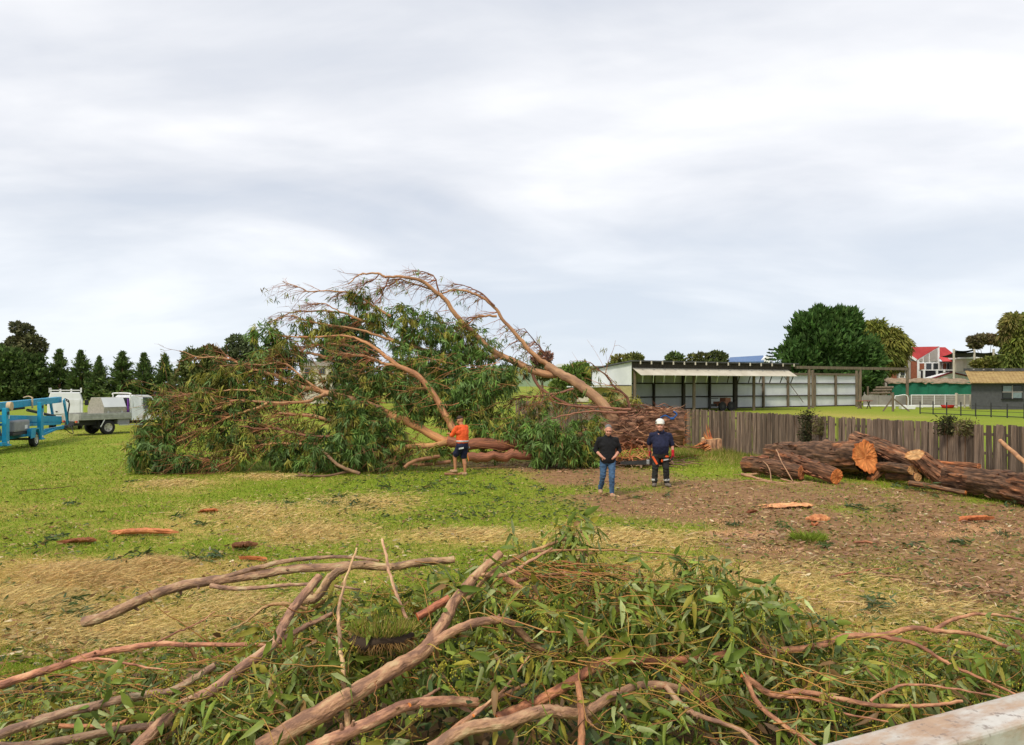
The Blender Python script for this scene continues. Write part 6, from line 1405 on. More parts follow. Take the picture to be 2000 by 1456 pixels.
# ------------------------------------------------------------------ heap of cut branches in the foreground
def pile_h(X, Y):
    px = X / 5.9 * F + 1000
    py = np.interp(px, [-300,0,100,300,450,560,650,800,950,1100,1200,1350,1450,1550,1650,1800,2000,2300],
                       [1350,1345,1325,1275,1235,1195,1155,1145,1110,1085,1105,1125,1165,1205,1255,1285,1262,1260])
    h = CH - (py - HZ) / F * 5.9
    s_ = np.where(Y < 5.9, 1 - np.clip((5.9 - Y) / 2.6, 0, 1.1) ** 2 * .75, 1 - np.clip((Y - 5.9) / 1.5, 0, 1) ** 2)
    return np.maximum(h * np.maximum(s_, 0), 0)
BR = [ # label, points, d0, d1, w0, w1, tint, forks
 ("longest bare grey brown cut branch, broken end over the dry grass", [(165,1215),(210,1203),(280,1170),(350,1146),(420,1134),(490,1125),(560,1113),(647,1108),(691,1104),(757,1108),(810,1101),(882,1094)], 6.7, 6.2, 21, 13, (.95,.95,.95),
   [([(420,1134),(490,1113),(560,1096),(620,1090),(684,1088),(740,1096)], 6.5, 6.3, 11, 5), ([(412,1144),(460,1150),(507,1148),(595,1141),(660,1146),(705,1152)], 6.45, 6.1, 10, 4)]),
 ("hooked branch with an olive bend crossing the longest bare branch", [(888,1093),(820,1098),(760,1108),(700,1103),(665,1115),(642,1131),(626,1158),(612,1170),(588,1172)], 6.05, 5.9, 13, 19, (1.0,1.05,.9), []),
 ("slender mauve branch rising from the bottom to a two pronged fork", [(262,1466),(315,1414),(350,1382),(420,1347),(472,1305),(532,1260),(553,1222),(574,1186),(600,1155),(624,1126)], 4.7, 5.75, 25, 15, (1.05,.95,.95),
   [([(530,1262),(560,1245),(595,1225),(622,1212),(648,1199)], 5.3, 5.7, 12, 8)]),
 ("thickest smooth branch slanting up to a sawn stub in the middle", [(505,1466),(600,1408),(705,1347),(775,1305),(827,1272),(853,1238),(873,1207),(890,1172),(932,1123),(978,1082)], 4.5, 5.8, 40, 15, (1.1,1.0,.92),
   [([(825,1275),(862,1246),(915,1221),(950,1213),(978,1212),(1004,1222),(1037,1256),(1070,1272),(1102,1290)], 5.1, 5.5, 19, 12), ([(936,1124),(985,1123),(1010,1112),(1037,1095),(1079,1071)], 5.65, 5.8, 9, 5)]),
 ("arched pinkish branch with a blunt end in the heap's front", [(600,1470),(640,1448),(687,1428),(740,1403),(775,1385),(810,1375),(873,1370),(932,1373)], 4.4, 4.9, 28, 19, (1.15,1.0,.95), [([(800,1377),(830,1362),(858,1345)], 4.7, 4.9, 9, 5)]),
 ("wavy branch running along the heap's front towards the white rail", [(840,1466),(915,1424),(985,1413),(1055,1389),(1100,1391),(1142,1393),(1195,1361),(1247,1341),(1300,1340),(1345,1352),(1400,1368)], 4.4, 5.0, 28, 13, (1.05,.98,.95),
   [([(1300,1341),(1340,1385),(1370,1400),(1440,1424),(1480,1458)], 4.85, 4.5, 12, 8), ([(1138,1395),(1150,1410),(1158,1418)], 4.6, 4.6, 8, 5)]),
 ("red barked branch half buried under hanging green leaves", [(968,1404),(1010,1388),(1055,1368),(1118,1333),(1174,1297),(1247,1289),(1300,1292),(1380,1284),(1461,1272)], 4.8, 5.5, 22, 15, (1.28,.86,.72), []),
 ("forked reddish branch reaching out over the open dirt", [(1455,1272),(1500,1271),(1545,1270),(1608,1260),(1650,1244),(1720,1241),(1783,1227),(1825,1232),(1895,1239),(1958,1260),(2030,1300)], 5.5, 5.6, 15, 6, (1.25,.95,.85),
   [([(1825,1231),(1860,1211),(1912,1200),(1982,1207),(2040,1225)], 5.6, 5.7, 8, 4), ([(1715,1242),(1790,1260),(1842,1291),(1877,1309),(1958,1344),(2010,1370)], 5.55, 5.2, 9, 4)]),
 ("low branch with curving side shoots beside the white rail", [(1450,1318),(1510,1358),(1562,1351),(1650,1368),(1720,1379),(1807,1379),(1880,1370)], 5.0, 4.9, 13, 6, (1.2,.95,.85),
   [([(1700,1370),(1737,1347),(1790,1337),(1912,1354),(1990,1372)], 4.95, 4.95, 6, 3), ([(1520,1360),(1590,1366),(1640,1392),(1735,1410)], 5.0, 4.7, 7, 3)]),
 ("smooth reddish branch at the heap's far end over straw", [(-30,1348),(50,1322),(105,1305),(175,1281),(245,1267),(315,1258),(385,1260),(490,1260),(560,1264)], 5.4, 5.6, 17, 6, (1.25,.95,.85),
   [([(140,1293),(200,1288),(265,1300),(330,1310)], 5.3, 5.4, 7, 3), ([(300,1259),(345,1235),(385,1219),(420,1195)], 5.5, 5.8, 4, 2)]),
 ("grey branch with a peeling side lying low at the heap's end", [(-30,1446),(70,1410),(157,1386),(230,1368),(280,1358),(332,1351),(380,1325),(420,1300)], 4.8, 5.4, 19, 13, (.85,.85,.88), []),
 ("thick dark brown branch along the bottom under leaves", [(-30,1462),(50,1458),(105,1450),(210,1430),(297,1417),(360,1410)], 4.5, 4.9, 20, 12, (.7,.68,.7), []),
 ("thin orange shoot crossing the slender mauve branch", [(115,1418),(210,1417),(280,1400),(336,1382),(400,1350)], 4.9, 5.2, 9, 6, (1.35,1.0,.8), []),
 ("straight dead pale stick standing upright in the heap", [(697,1070),(675,1134),(661,1197),(664,1250),(668,1295),(680,1424)], 5.5, 5.0, 4, 11, (1.7,1.75,1.6), []),
 ("thin dead grey stick poking out behind the pale stick", [(746,1053),(754,1085),(761,1120),(778,1170),(797,1216)], 5.9, 5.6, 5, 7, (1.5,1.5,1.45), []),
 ("short red broken stub leaning on the thickest branch", [(815,1205),(845,1188),(878,1168)], 5.6, 5.7, 15, 15, (1.3,.8,.68), []),
 ("dry forked twig bundle leaning in the heap's front", [(842,1460),(915,1403),(970,1365),(1028,1337)], 4.4, 5.0, 13, 5, (1.4,1.25,1.1), [([(925,1398),(985,1345),(1034,1282)], 4.6, 5.1, 7, 3)]),
 ("rusty upright stub rising between the wavy branch and red branch", [(1135,1462),(1136,1410),(1133,1365),(1128,1335)], 4.4, 4.8, 15, 12, (1.1,.8,.65), []),
 ("ginger branch sweeping down beside the hanging leaves", [(1455,1325),(1482,1375),(1517,1407),(1573,1445),(1610,1475)], 4.9, 4.5, 10, 8, (1.3,.95,.8), []),
 ("drooping leafy top bough at the crest of the heap", [(905,1180),(960,1120),(1020,1085),(1080,1062),(1120,1045),(1160,1030)], 5.7, 6.2, 10, 4, (1.2,1.1,.8), [([(1040,1078),(1110,1075),(1200,1075),(1300,1082),(1365,1092)], 5.9, 6.1, 5, 2)]),
 ("spreading brown bough fanning out through the heap's middle", [(985,1128),(1051,1172),(1100,1215),(1150,1235),(1230,1240),(1320,1235),(1400,1210)], 5.7, 5.8, 12, 4, (1.25,1.0,.85), [([(1051,1170),(1130,1160),(1220,1165),(1330,1190)], 5.7, 5.9, 7, 3), ([(1000,1138),(1090,1120),(1190,1125),(1290,1150),(1390,1165)], 5.8, 6.0, 7, 3)]),
 ("bent olive branch with a leafy end beyond the heap's crest", [(600,1190),(560,1180),(520,1185),(480,1215),(440,1235)], 5.9, 5.8, 9, 3, (1.1,1.1,.8), []),
]
PG = "cut branches heaped in front"
FB = []; segP = []; segI = []
for bi, (lab, pts, d0, d1, w0, w1, tint, forks) in enumerate(BR):
    pp = np.array([P(*q) for q in D3(pts, d0, d1)]); o0 = np.array([pp[len(pp)//2][0], pp[len(pp)//2][1], 0.])
    t = thing("cut_branch", lab, "branch", o0, 0, PG)
    def mk(name, pts_, a_, b_, wa, wb, cap=1):
        c = catmull(np.array([P(*q) for q in D3(pts_, a_, b_)]) - o0, 6); m_ = len(c)
        c[1:-1] += rng.normal(size=(m_ - 2, 3)) * .002
        kn = 1 + .10 * (rng.random(m_) < .12) * rng.random(m_)
        r = np.linspace(wa, wb, m_) / 2 / F * (c[:, 1] + o0[1]) * kn
        mb = MB(); mb.tube(c, r, 14 if wa > 12 else 9, 0, cap, jitcol(tint, 1, .06, .03)[0], .07, bi * 1.7 + rng.random())
        for _ in range(int(m_ / 5) if wa > 8 else 0):
            j_ = rng.integers(1, m_ - 2); dv_ = nrm(nrm(c[j_ + 1] - c[j_]) + rng.normal(size=3) * .9); q_ = rng.uniform(.8, 2.2)
            mb.tube([c[j_], c[j_] + dv_ * r[j_] * 1.05, c[j_] + dv_ * r[j_] * (1.1 + .35 * q_)], [r[j_] * .42, r[j_] * .34, r[j_] * .2], 6, 0, 0, np.array(tint) * .8)
        mb.build(name, ["bark_fore", "wood_cut"], t); return c + o0
    C = mk("stem", pts, d0, d1, w0, w1); segP.append(C); segI += [bi] * len(C)
    for f in forks: c2 = mk("side_branch", *f); segP.append(c2); segI += [bi] * len(c2)
    FB.append((t, o0))
segP = np.vstack(segP); segI = np.array(segI)

LFG = [np.array((.150, .215, .036)), np.array((.225, .285, .046)), np.array((.330, .375, .150)), np.array((.340, .300, .045)), np.array((.085, .125, .028))]
def leafcol(n, bright=0.):
    k = rng.choice(5, n, p=[.28, .28, .20, .13, .11]); return np.where(rng.random((n, 1)) < .05, (.26, .15, .06), np.array(LFG)[k]) * rng.uniform(.8, 1.45, (n, 1)) * (1 + bright)
# bunches: twig with alternate hanging leaves
NB = 2900
bX = rng.uniform(-4.7, 4.6, NB); bY = 4.25 + 2.55 * rng.random(NB) ** .85
hh = pile_h(bX, bY); keep = (hh > .15)
# fewer leaves where the photo shows bare branches and straw (far left back)
ppx = bX / bY * F + 1000
keep &= ~((ppx < 560) & (bY > 5.7) & (rng.random(NB) < .75))
bX, bY, hh, ppx = bX[keep], bY[keep], hh[keep], ppx[keep]
bZ = hh * (1 - .55 * rng.random(len(hh)) ** 1.5) - .04
BC = np.stack([bX, bY, np.maximum(bZ, .08)], -1)
# extra leafy shoots named by where they show in the photo: crest, right hand hanging mass, right wing
ex = []
for px, py, d, n_, sx, sy in ((1100,1060,6.1,16,70,26),(1120,1035,6.1,10,50,20),(1020,1110,5.9,12,60,30),(1400,1160,5.6,30,80,45),(1450,1200,5.4,34,70,50),(1330,1140,5.7,20,70,40),(1380,1330,5.0,26,60,60),(1340,1290,5.1,20,50,50),
        (1250,1230,5.4,26,70,40),(1200,1180,5.6,22,80,36),(1120,1300,5.2,26,50,50),(1240,1370,4.8,16,60,40),(1000,1330,5.0,16,60,40),(1480,1270,5.2,20,60,40),(860,1130,5.8,16,40,30),(1540,1210,5.6,16,50,30),(560,1300,5.2,20,90,50),(300,1370,5.0,26,120,50),(480,1400,4.8,24,100,40),(1700,1320,5.2,40,160,50),(1880,1290,5.4,30,110,40),(1600,1240,5.7,12,60,25),(1960,1250,5.6,16,50,40),(720,1280,5.3,14,60,40),(960,1280,5.3,16,60,50),(1360,1095,5.9,8,50,16)):
    for _ in range(n_): ex.append(P(px + rng.normal() * sx * .55, py + rng.normal() * sy * .55, d + rng.normal() * .12))
BC = np.vstack([BC, np.array(ex)]); BC[:, 2] = np.maximum(BC[:, 2], .06)
# keep the boughs that lie on top of the heap clear of leaves
bqx, bqy = BC[:, 0] / BC[:, 1] * F + 1000, HZ + (CH - BC[:, 2]) / BC[:, 1] * F
spx, spy = segP[:, 0] / segP[:, 1] * F + 1000, HZ + (CH - segP[:, 2]) / segP[:, 1] * F
big = np.array([BR[i][4] >= 12.5 for i in segI]); hit = np.zeros(len(BC), bool)
for i in range(0, len(BC), 400):
    q = (bqx[i:i+400, None] - spx[None, big]) ** 2 + (bqy[i:i+400, None] + 18 - spy[None, big]) ** 2; j = q.argmin(1)
    hit[i:i+400] = (np.sqrt(q.min(1)) < 50) & (BC[i:i+400, 1] < segP[big][j, 1] + .22)
isx = np.arange(len(BC)) >= len(BC) - len(ex)
BC = BC[~(hit & (rng.random(len(BC)) < np.where(isx, .72, .9)))]
own = np.empty(len(BC), int)
for i in range(0, len(BC), 400):
    q = ((BC[i:i+400, None] - segP[None]) ** 2).sum(-1); own[i:i+400] = segI[q.argmin(1)]
LEAFM = []
for v in range(6):                                            # six shapes of single large leaf
    mb = MB(); leaves(mb, np.zeros((1, 3)), np.array([[1., 0, 0]]), .19 + .012 * v, .026 + .002 * (v % 3), np.array([LFG[(0, 1, 2, 1, 0, 3)[v]]]), .10 + .05 * (v % 3), 0, True, .10)
    LEAFM.append(mb.mesh("leaf", "leaf_near"))
for bi, (t, o0) in enumerate(FB):
    sel = np.where(own == bi)[0]
    if not len(sel): continue
    fol, twg, bud = MB(), MB(), MB(); nsing = 0
    base, dirs, lens, wid, cols = [], [], [], [], []
    for s_ in sel:
        c = BC[s_] - o0; surf = rng.random() < .5
        td = nrm(np.array([rng.normal(), rng.normal() * .9 - .25, rng.normal() * .35 + .05])); ln = rng.uniform(.16, .42)
        br_ = rng.random(); tc_ = jitcol((1.0, 1.0, 1.0) if br_ < .6 else (.75, .55, .9), 1, .25)[0]
        p = twig(twg, c - td * ln * .5, td, ln, rng.uniform(.0022, .0042), tc_, 4, .12, 4, .2)
        nl = rng.integers(5, 11); j = np.linspace(.25, 4, nl); i0 = np.minimum(j.astype(int), 3); fr_ = (j - i0)[:, None]
        b0 = p[i0] * (1 - fr_) + p[i0 + 1] * fr_
        sdv = nrm(np.cross(td, rng.normal(size=3))) * np.where(np.arange(nl) % 2, 1, -1)[:, None]
        dv = td * .55 + sdv * .75 + rng.normal(size=(nl, 3)) * .35 + [0, -.05, -.38]
        bcol = leafcol(nl) * rng.uniform(.8, 1.25)
        base.append(b0); dirs.append(dv); lens.append(rng.uniform(.08, .185, nl)); wid.append(rng.uniform(.07, .16) * rng.uniform(.8, 1.2, nl)); cols.append(bcol)
        if rng.random() < .38:                                # umbels of yellow green buds
            for q in range(rng.integers(3, 8)):
                e_ = p[-1] + rng.normal(size=3) * .04; twg.tube([p[rng.integers(2, 5)], e_], [.0015, .0012], 3, 0, None, (1, 1.1, 1))
                for z_ in range(4):
                    pos = e_ + rng.normal(size=3) * .012; r_ = rng.uniform(.004, .007)
                    V = np.array([[1,0,0],[-1,0,0],[0,1,0],[0,-1,0],[0,0,1.4],[0,0,-1.4]]) * r_ + pos
                    bud.add(V, [np.array([[0,2,4],[2,1,4],[1,3,4],[3,0,4],[2,0,5],[1,2,5],[3,1,5],[0,3,5]])], 0, jitcol((.46, .44, .05), 1, .25)[0], smooth=True)
    base, dirs, lens, wid, cols = map(np.concatenate, (base, dirs, lens, wid, cols))
    # the topmost, foremost leaves stay single parts
    top = np.argsort(-(base[:, 2] - .25 * base[:, 1] + rng.normal(size=len(base)) * .12))[:min(16, len(base) // 6)]
    msk = np.ones(len(base), bool); msk[top] = False
    leaves(fol, base[msk], dirs[msk], lens[msk], lens[msk] * wid[msk], cols[msk], .30, 0, True, .2)
    fol.build("foliage", "leaf_near", t, kind="stuff"); twg.build("twigs", "twig_yellow", t, kind="stuff")
    if bud.n: bud.build("flower_buds", "leaf_near", t, kind="stuff")
    for k in top:
        d = Vector(nrm(dirs[k])); o = put("leaf", LEAFM[rng.integers(6)], t, loc=base[k]); o.rotation_euler = (Vector((1, 0, 0)).rotation_difference(d).to_matrix() @ Matrix.Rotation(rng.random() * 6.28, 3, 'X')).to_euler()
        o.scale = (float(lens[k] / .2 * 1.1),) * 3
# loose ginger twigs flowing through the heap
lt = MB()
for i in range(560):
    X, Y = rng.uniform(-4.4, 4.5), rng.uniform(4.5, 6.6); h_ = float(pile_h(np.array([X]), np.array([Y]))[0])
    if h_ < .2: continue
    flow = np.array([1 if X > -.3 else -.6, rng.normal() * .5, rng.normal() * .16 + .03])
    if rng.random() < .25: flow = rng.normal(size=3) * [1, .8, .4]
    twig(lt, [X, Y, h_ * rng.uniform(.55, 1.0)], flow, rng.uniform(.3, .95), rng.uniform(.0025, .0062), jitcol(((1.05, .8, 1.0), (1.05, 1.05, .9), (.9, .62, .9))[rng.integers(3)], 1, .25)[0], 8, .2, 5, .2)
for i in range(46):                                           # the reddish sheaf right of the crest
    b0 = P(rng.uniform(960, 1120), rng.uniform(1085, 1180), rng.uniform(5.6, 6.1))
    twig(lt, b0, [1, rng.normal() * .25, rng.normal() * .12 - .12], rng.uniform(.6, 1.5), rng.uniform(.0025, .0065), jitcol(((1.0, .62, .9), (.8, .5, .9), (1.0, .9, .9))[i % 3], 1, .3)[0], 9, .15, 5, .16)
lt.build("loose_twigs", "twig_yellow", None, kind="stuff", label="tangle of thin ginger twigs lying through the branch heap", cat="twigs")
# dead leaves and brush inside the heap
db = MB(); n = 5200; X, Y = rng.uniform(-4.7, 4.7, n), rng.uniform(4.2, 7.0, n); H_ = pile_h(X, Y); k = H_ > .1
X, Y, H_ = X[k], Y[k], H_[k]; n = len(X); Z = np.maximum(H_ * rng.random(n) * .72, .02)
leaves(db, np.stack([X, Y, Z], -1), rng.normal(size=(n, 3)) * [1, 1, .4], rng.uniform(.1, .2, n), rng.uniform(.012, .024, n), np.where(rng.random((n, 1)) < .45, jitcol((.13, .085, .045), n), jitcol((.06, .09, .035), n)), .1)
db.build("dead_leaves", "litter", None, kind="stuff", label="dry brown and dark leaves caught inside the branch heap", cat="leaves")
# a sod of grass thrown on the heap
sc0 = P(745, 1232, 5.25); sod = thing("grass_sod", "torn sod of green grass with brown roots lying on the branch heap", "sod", (sc0[0], sc0[1], 0))
mb = MB(); mb.ball((0, 0, sc0[2] - .05), (.21, .16, .06), 0, 16); v = mb.v[0]; mb.v[0] = v + (fbm(v * 14, 3)[:, None] - .5) * .06; mb.build("soil", "soil", sod)
mb = MB(); n = 1300; a = rng.random(n) * 6.28; r_ = np.sqrt(rng.random(n)); b0 = np.stack([np.cos(a)*r_*.2, np.sin(a)*r_*.15, sc0[2] - .01 + 0*a], -1)
blades(mb, b0, np.stack([np.cos(a)*.5, np.sin(a)*.5, 0*a + 1], -1) + rng.normal(size=(n, 3))*.35, rng.uniform(.04, .11, n), np.full(n, .0035), np.where(rng.random((n,1)) < .55, jitcol((.20,.26,.03), n), jitcol((.40,.31,.09), n))); mb.build("grass", "grass", sod, kind="stuff")
mb = MB(); n = 500; a = rng.random(n) * 6.28; b0 = np.stack([np.cos(a)*.19, np.sin(a)*.14, sc0[2] - .04 + 0*a], -1)
blades(mb, b0, np.stack([np.cos(a)*.7, np.sin(a)*.7, 0*a - .8], -1) + rng.normal(size=(n, 3))*.4, rng.uniform(.04, .12, n), np.full(n, .0025), jitcol((.24,.14,.05), n)); mb.build("roots", "grass", sod, kind="stuff")

# ------------------------------------------------------------------ white rail at the corner
m = bpy.data.materials.new("rail_paint"); m.use_nodes = True; M["rail_paint"] = m; nt = m.node_tree; nd = nt.nodes; lk = nt.links.new
b = nd["Principled BSDF"]; b.inputs["Roughness"].default_value = .55
ge = nd.new("ShaderNodeTexCoord")
def rn(scale, det, st=(1, 1, 1)):
    mp = nd.new("ShaderNodeMapping"); lk(ge.outputs["Object"], mp.inputs[0]); mp.inputs[3].default_value = st
    z = nd.new("ShaderNodeTexNoise"); lk(mp.outputs[0], z.inputs[0]); z.inputs["Scale"].default_value = scale; z.inputs["Detail"].default_value = det; z.inputs["Roughness"].default_value = .65; return z.outputs[0]
base = ramp(rn(5, 4), .35, (.44, .40, .34), .65, (.60, .57, .52))
rust = ramp(rn(9, 8, (.6, 1, 1)), .3, (.30, .17, .10), .7, (.50, .33, .20))
msk = ramp(rn(8, 9, (.4, 1, 1)), .42, (0, 0, 0), .55, (.92, .92, .92))
spk = ramp(rn(30, 3), .57, (0, 0, 0), .64, (.75, .75, .75))
c = mixc(msk, base, rust); gr_ = nd.new("ShaderNodeRGB"); gr_.outputs[0].default_value = (.20, .15, .12, 1); c = mixc(spk, c, gr_.outputs[0]); lk(c, b.inputs["Base Color"])
bp = nd.new("ShaderNodeBump"); bp.inputs["Strength"].default_value = .25; bp.inputs["Distance"].default_value = .01; lk(rn(30, 5), bp.inputs["Height"]); lk(bp.outputs[0], b.inputs["Normal"])
r0, r1 = np.array([.667, 1.81]), np.array([1.45, 2.17]); ru = (r1 - r0) / np.linalg.norm(r1 - r0); rn_ = np.array([ru[1], -ru[0]])
rail = thing("white_rail", "white painted metal rail with rust stains close in the corner", "rail", (r0[0], r0[1], 0), math.atan2(ru[1], ru[0]))
prof = []
W_, H2, zt = .145, .11, 1.95
for a in np.linspace(90, 180, 6): prof.append((.03 * math.cos(math.radians(a)) + 0.03 - .0, .03 * math.sin(math.radians(a)) + zt - .03))
prof = [(-.0, zt - H2)] + [(.035 - .035 * math.sin(math.radians(a)), zt - .035 + .035 * math.cos(math.radians(a))) for a in np.linspace(90, 0, 6)] + [(W_ - .012 + .012 * math.sin(math.radians(a)), zt - .012 + .012 * math.cos(math.radians(a))) for a in np.linspace(0, 90, 4)] + [(W_, zt - H2)]
mb = MB(); xs_ = np.linspace(-2.2, 4.2, 30)
mb.loft([[(x_, -y_, z_) for y_, z_ in prof] for x_ in xs_], smooth=False); mb.build("top_rail", "rail_paint", rail)
for x_ in (-1.35, 3.6):
    mb = MB(); mb.box((x_, -W_ / 2, (zt - H2) / 2), (.09, .09, zt - H2)); mb.build("post", "rail_paint", rail, .008)
# ------------------------------------------------------------------ grass, straw and litter on the ground
def ground_pts(n, y0, y1, x0=-80, x1=2080):
    py = y0 + (y1 - y0) * rng.random(n); px = rng.uniform(x0, x1, n); d = F * CH / (py - HZ); return (px - 1000) / F * d, d
def prob(f, lo=.22, hi=.82):
    t = np.clip((f - lo) / (hi - lo), 0, 1); return t * t * (3 - 2 * t)
def behind_fence(x, y): return (x - FA[0]) * fu[1] - (y - FA[1]) * fu[0] < -.1
gm = MB(); n = 330000
x, y = ground_pts(n, 838, 1330); di, dr, sa = fields(x, y)
pd = prob(di + rng.normal(size=n) * .25); py_ = prob(dr + rng.normal(size=n) * .3)
keep = (rng.random(n) > pd * .93) & (rng.random(n) > prob(sa) * .95) & ~behind_fence(x, y); x, y, py_ = x[keep], y[keep], py_[keep]; n = len(x)
dryb = (rng.random(n) < py_ * .85 + .13)[:, None]
col = np.where(dryb, jitcol((.54, .41, .13), n, .3, .08), jitcol((.205, .280, .024), n, .34, .14))
ln = rng.uniform(.022, .062, n) * np.clip(y / 14, .85, 1.5) * (.55 + 1.1 * np.clip(n2d(x, y, 2.4, 7., 2) * 1.6 - .3, 0, 1.2)); wd = .0036 * np.clip(y / 9, 1, 4)
dv = rng.normal(size=(n, 3)) * [.75, .75, .25] + np.where(dryb, [0, 0, .45], [0, 0, .85])
blades(gm, np.stack([x, y, gz(x, y)], -1), dv, ln, wd, col)
gm.build("grass", "grass", None, kind="stuff", label="short mown green and dry grass over the paddock", cat="grass")
# long unmown grass along the fence and round the stump
tg = MB(); n = 26000; t_ = rng.uniform(2, 37, n); off = np.abs(rng.normal(size=n)) * .45 + .04
p = FA + fu * (t_ - 20)[:, None]; nn = np.array([fu[1], -fu[0], 0]); nn = nn if nn[0] < 0 else -nn
p = p + nn * off[:, None]; hgt = (.14 + .28 * rng.random(n)) * np.clip(1.1 - off, .3, 1) * (.5 + n2d(p[:, 0], p[:, 1], .9, 3.))
gp = p[:, 0] / p[:, 1] * F + 1000; k = (gp > 1280) & (rng.random(n) < np.where(gp < 1530, 1., .45)); p, hgt = p[k], hgt[k]; n = len(p)
blades(tg, p, rng.normal(size=(n, 3)) * [.35, .35, .1] + [0, 0, 1], hgt, np.full(n, .008), np.where(rng.random((n, 1)) < .45, jitcol((.42, .34, .11), n), jitcol((.20, .27, .03), n)))
for px, py, rx, ry, m_, h_ in ((1345,888,50,10,2600,.30),(1440,893,70,14,4200,.28),(1480,905,50,12,2200,.22),(1470,880,60,6,2600,.38),(1330,875,30,6,1200,.4),(1540,875,50,5,1500,.35)):
    q = np.array([G(px + rng.normal() * rx * .5, max(858, py + rng.normal() * ry * .5)) for _ in range(m_)])
    q = q[~behind_fence(q[:, 0], q[:, 1])]; m_ = len(q)
    blades(tg, q, rng.normal(size=(m_, 3)) * [.4, .4, .1] + [0, 0, 1], rng.uniform(.3, 1, m_) * h_, np.full(m_, .009), np.where(rng.random((m_, 1)) < .4, jitcol((.44, .36, .12), m_), jitcol((.21, .28, .03), m_)))
tg.build("long_grass", "grass", None, kind="stuff", label="long unmown grass along the paling fence and stump", cat="grass")
# straw: cut dry grass lying in drifts
sm = MB()
for px, py, rx, ry, m_, hz_ in ((170,1125,150,26,9000,.16),(300,1105,70,16,3500,.12),(60,1170,120,24,5000,.06),(180,1230,220,46,6500,.05),(450,1180,130,50,3500,.04),(330,945,70,9,1800,.08),(600,1040,130,22,3500,.03),(500,1000,150,24,3000,.03),(1200,1050,160,20,4000,.03),(1480,1130,260,36,5000,.03),(1750,1190,200,34,3000,.03),(930,1045,140,14,2500,.03),(700,980,130,20,2500,.03),(520,930,70,6,900,.05)):
    u_, v_ = rng.normal(size=m_) * .5, rng.normal(size=m_) * .5; d = F * CH / (np.maximum(py + v_ * ry, 800) - HZ); X = (px + u_ * rx - 1000) / F * d; Y = d
    Z = gz(X, Y) + hz_ * np.exp(-(u_**2 + v_**2) * 2.2) * rng.random(m_) * (.4 + 1.2 * n2d(X, Y, 2.2, 8.)) + .012
    a = rng.normal(size=m_) * .9; dv = np.stack([np.cos(a), np.sin(a), rng.normal(size=m_) * .3 + .08], -1)
    ln = rng.uniform(.07, .24, m_); blades(sm, np.stack([X, Y, Z], -1), dv, ln, .0034 * np.clip(Y / 9, 1, 3), jitcol(((.70, .53, .22), (.66, .47, .20))[int(hz_ > .1)], m_, .35, .08), bend=.12)
sm.build("straw", "grass", None, kind="stuff", label="drifts of dry cut grass lying on the paddock", cat="straw")
# loose leaves, bark and chips
lm = MB()
n = 34000; x, y = ground_pts(n, 890, 1300); di, dr, sa = fields(x, y); cl_ = n2d(x, y, .8, 6., 3)
k = (rng.random(n) < np.clip((cl_ - .30) * 2.2 + .35 * di, .05, 1)) & ~behind_fence(x, y); x, y, di = x[k], y[k], di[k]; n = len(x)
kind_ = rng.random(n)[:, None]; g_ = np.where(rng.random((n, 1)) < .5, [.075, .115, .035], [.15, .17, .04])
col = np.where(kind_ < .42, g_, np.where(kind_ < .68, [.46, .34, .15], np.where(kind_ < .95, [.30, .17, .08], [.60, .50, .32]))) * rng.uniform(.7, 1.3, (n, 1))
a = rng.random(n) * 6.283; ln = rng.uniform(.045, .125, n)
leaves(lm, np.stack([x, y, gz(x, y) + rng.uniform(.015, .05, n)], -1), np.stack([np.cos(a), np.sin(a), rng.normal(size=n) * .25], -1), ln, ln * rng.uniform(.09, .2, n), col, .05)
n = 3000; px_ = 640 + 520 * rng.random(n); d_ = F * CH / (918 + 100 * rng.random(n) ** 1.3 - HZ); x, y = (px_ - 1000) / F * d_, d_; k = rng.random(n) < np.clip((n2d(x, y, 1.1, 12., 3) - .4) * 5, 0, 1); x, y = x[k], y[k]; n = len(x); a = rng.random(n) * 6.283; ln = rng.uniform(.07, .16, n)
leaves(lm, np.stack([x, y, gz(x, y) + rng.uniform(.02, .05, n)], -1), np.stack([np.cos(a), np.sin(a), rng.normal(size=n) * .3], -1), ln, ln * .12, jitcol((.075, .105, .03), n, .4), .05)
lm.build("leaf_litter", "litter", None, kind="stuff", label="loose gum leaves and bark flakes scattered over the ground", cat="litter")
cm = MB()
for B, m_, c in ((DIRT[:13], 3600, (.34, .21, .12)), (SAW, 5200, (.66, .40, .20))):
    i = rng.integers(0, len(B), m_); Bq = np.array([q[:4] for q in B])[i]; X = Bq[:, 0] + rng.normal(size=m_) * .55 * Bq[:, 2]; Y = Bq[:, 1] + rng.normal(size=m_) * .55 * Bq[:, 3]
    k = (Y > 8.5) & ~behind_fence(X, Y); X, Y = X[k], Y[k]; m_ = len(X); a = rng.random(m_) * 6.283
    ln = rng.uniform(.03, .16, m_) if c[0] < .5 else rng.uniform(.012, .035, m_); leaves(cm, np.stack([X, Y, gz(X, Y) + rng.uniform(.012, .04, m_)], -1), np.stack([np.cos(a), np.sin(a), rng.normal(size=m_) * .2], -1), ln, ln * .13 + .003, jitcol(c, m_, .45, .1), .0)
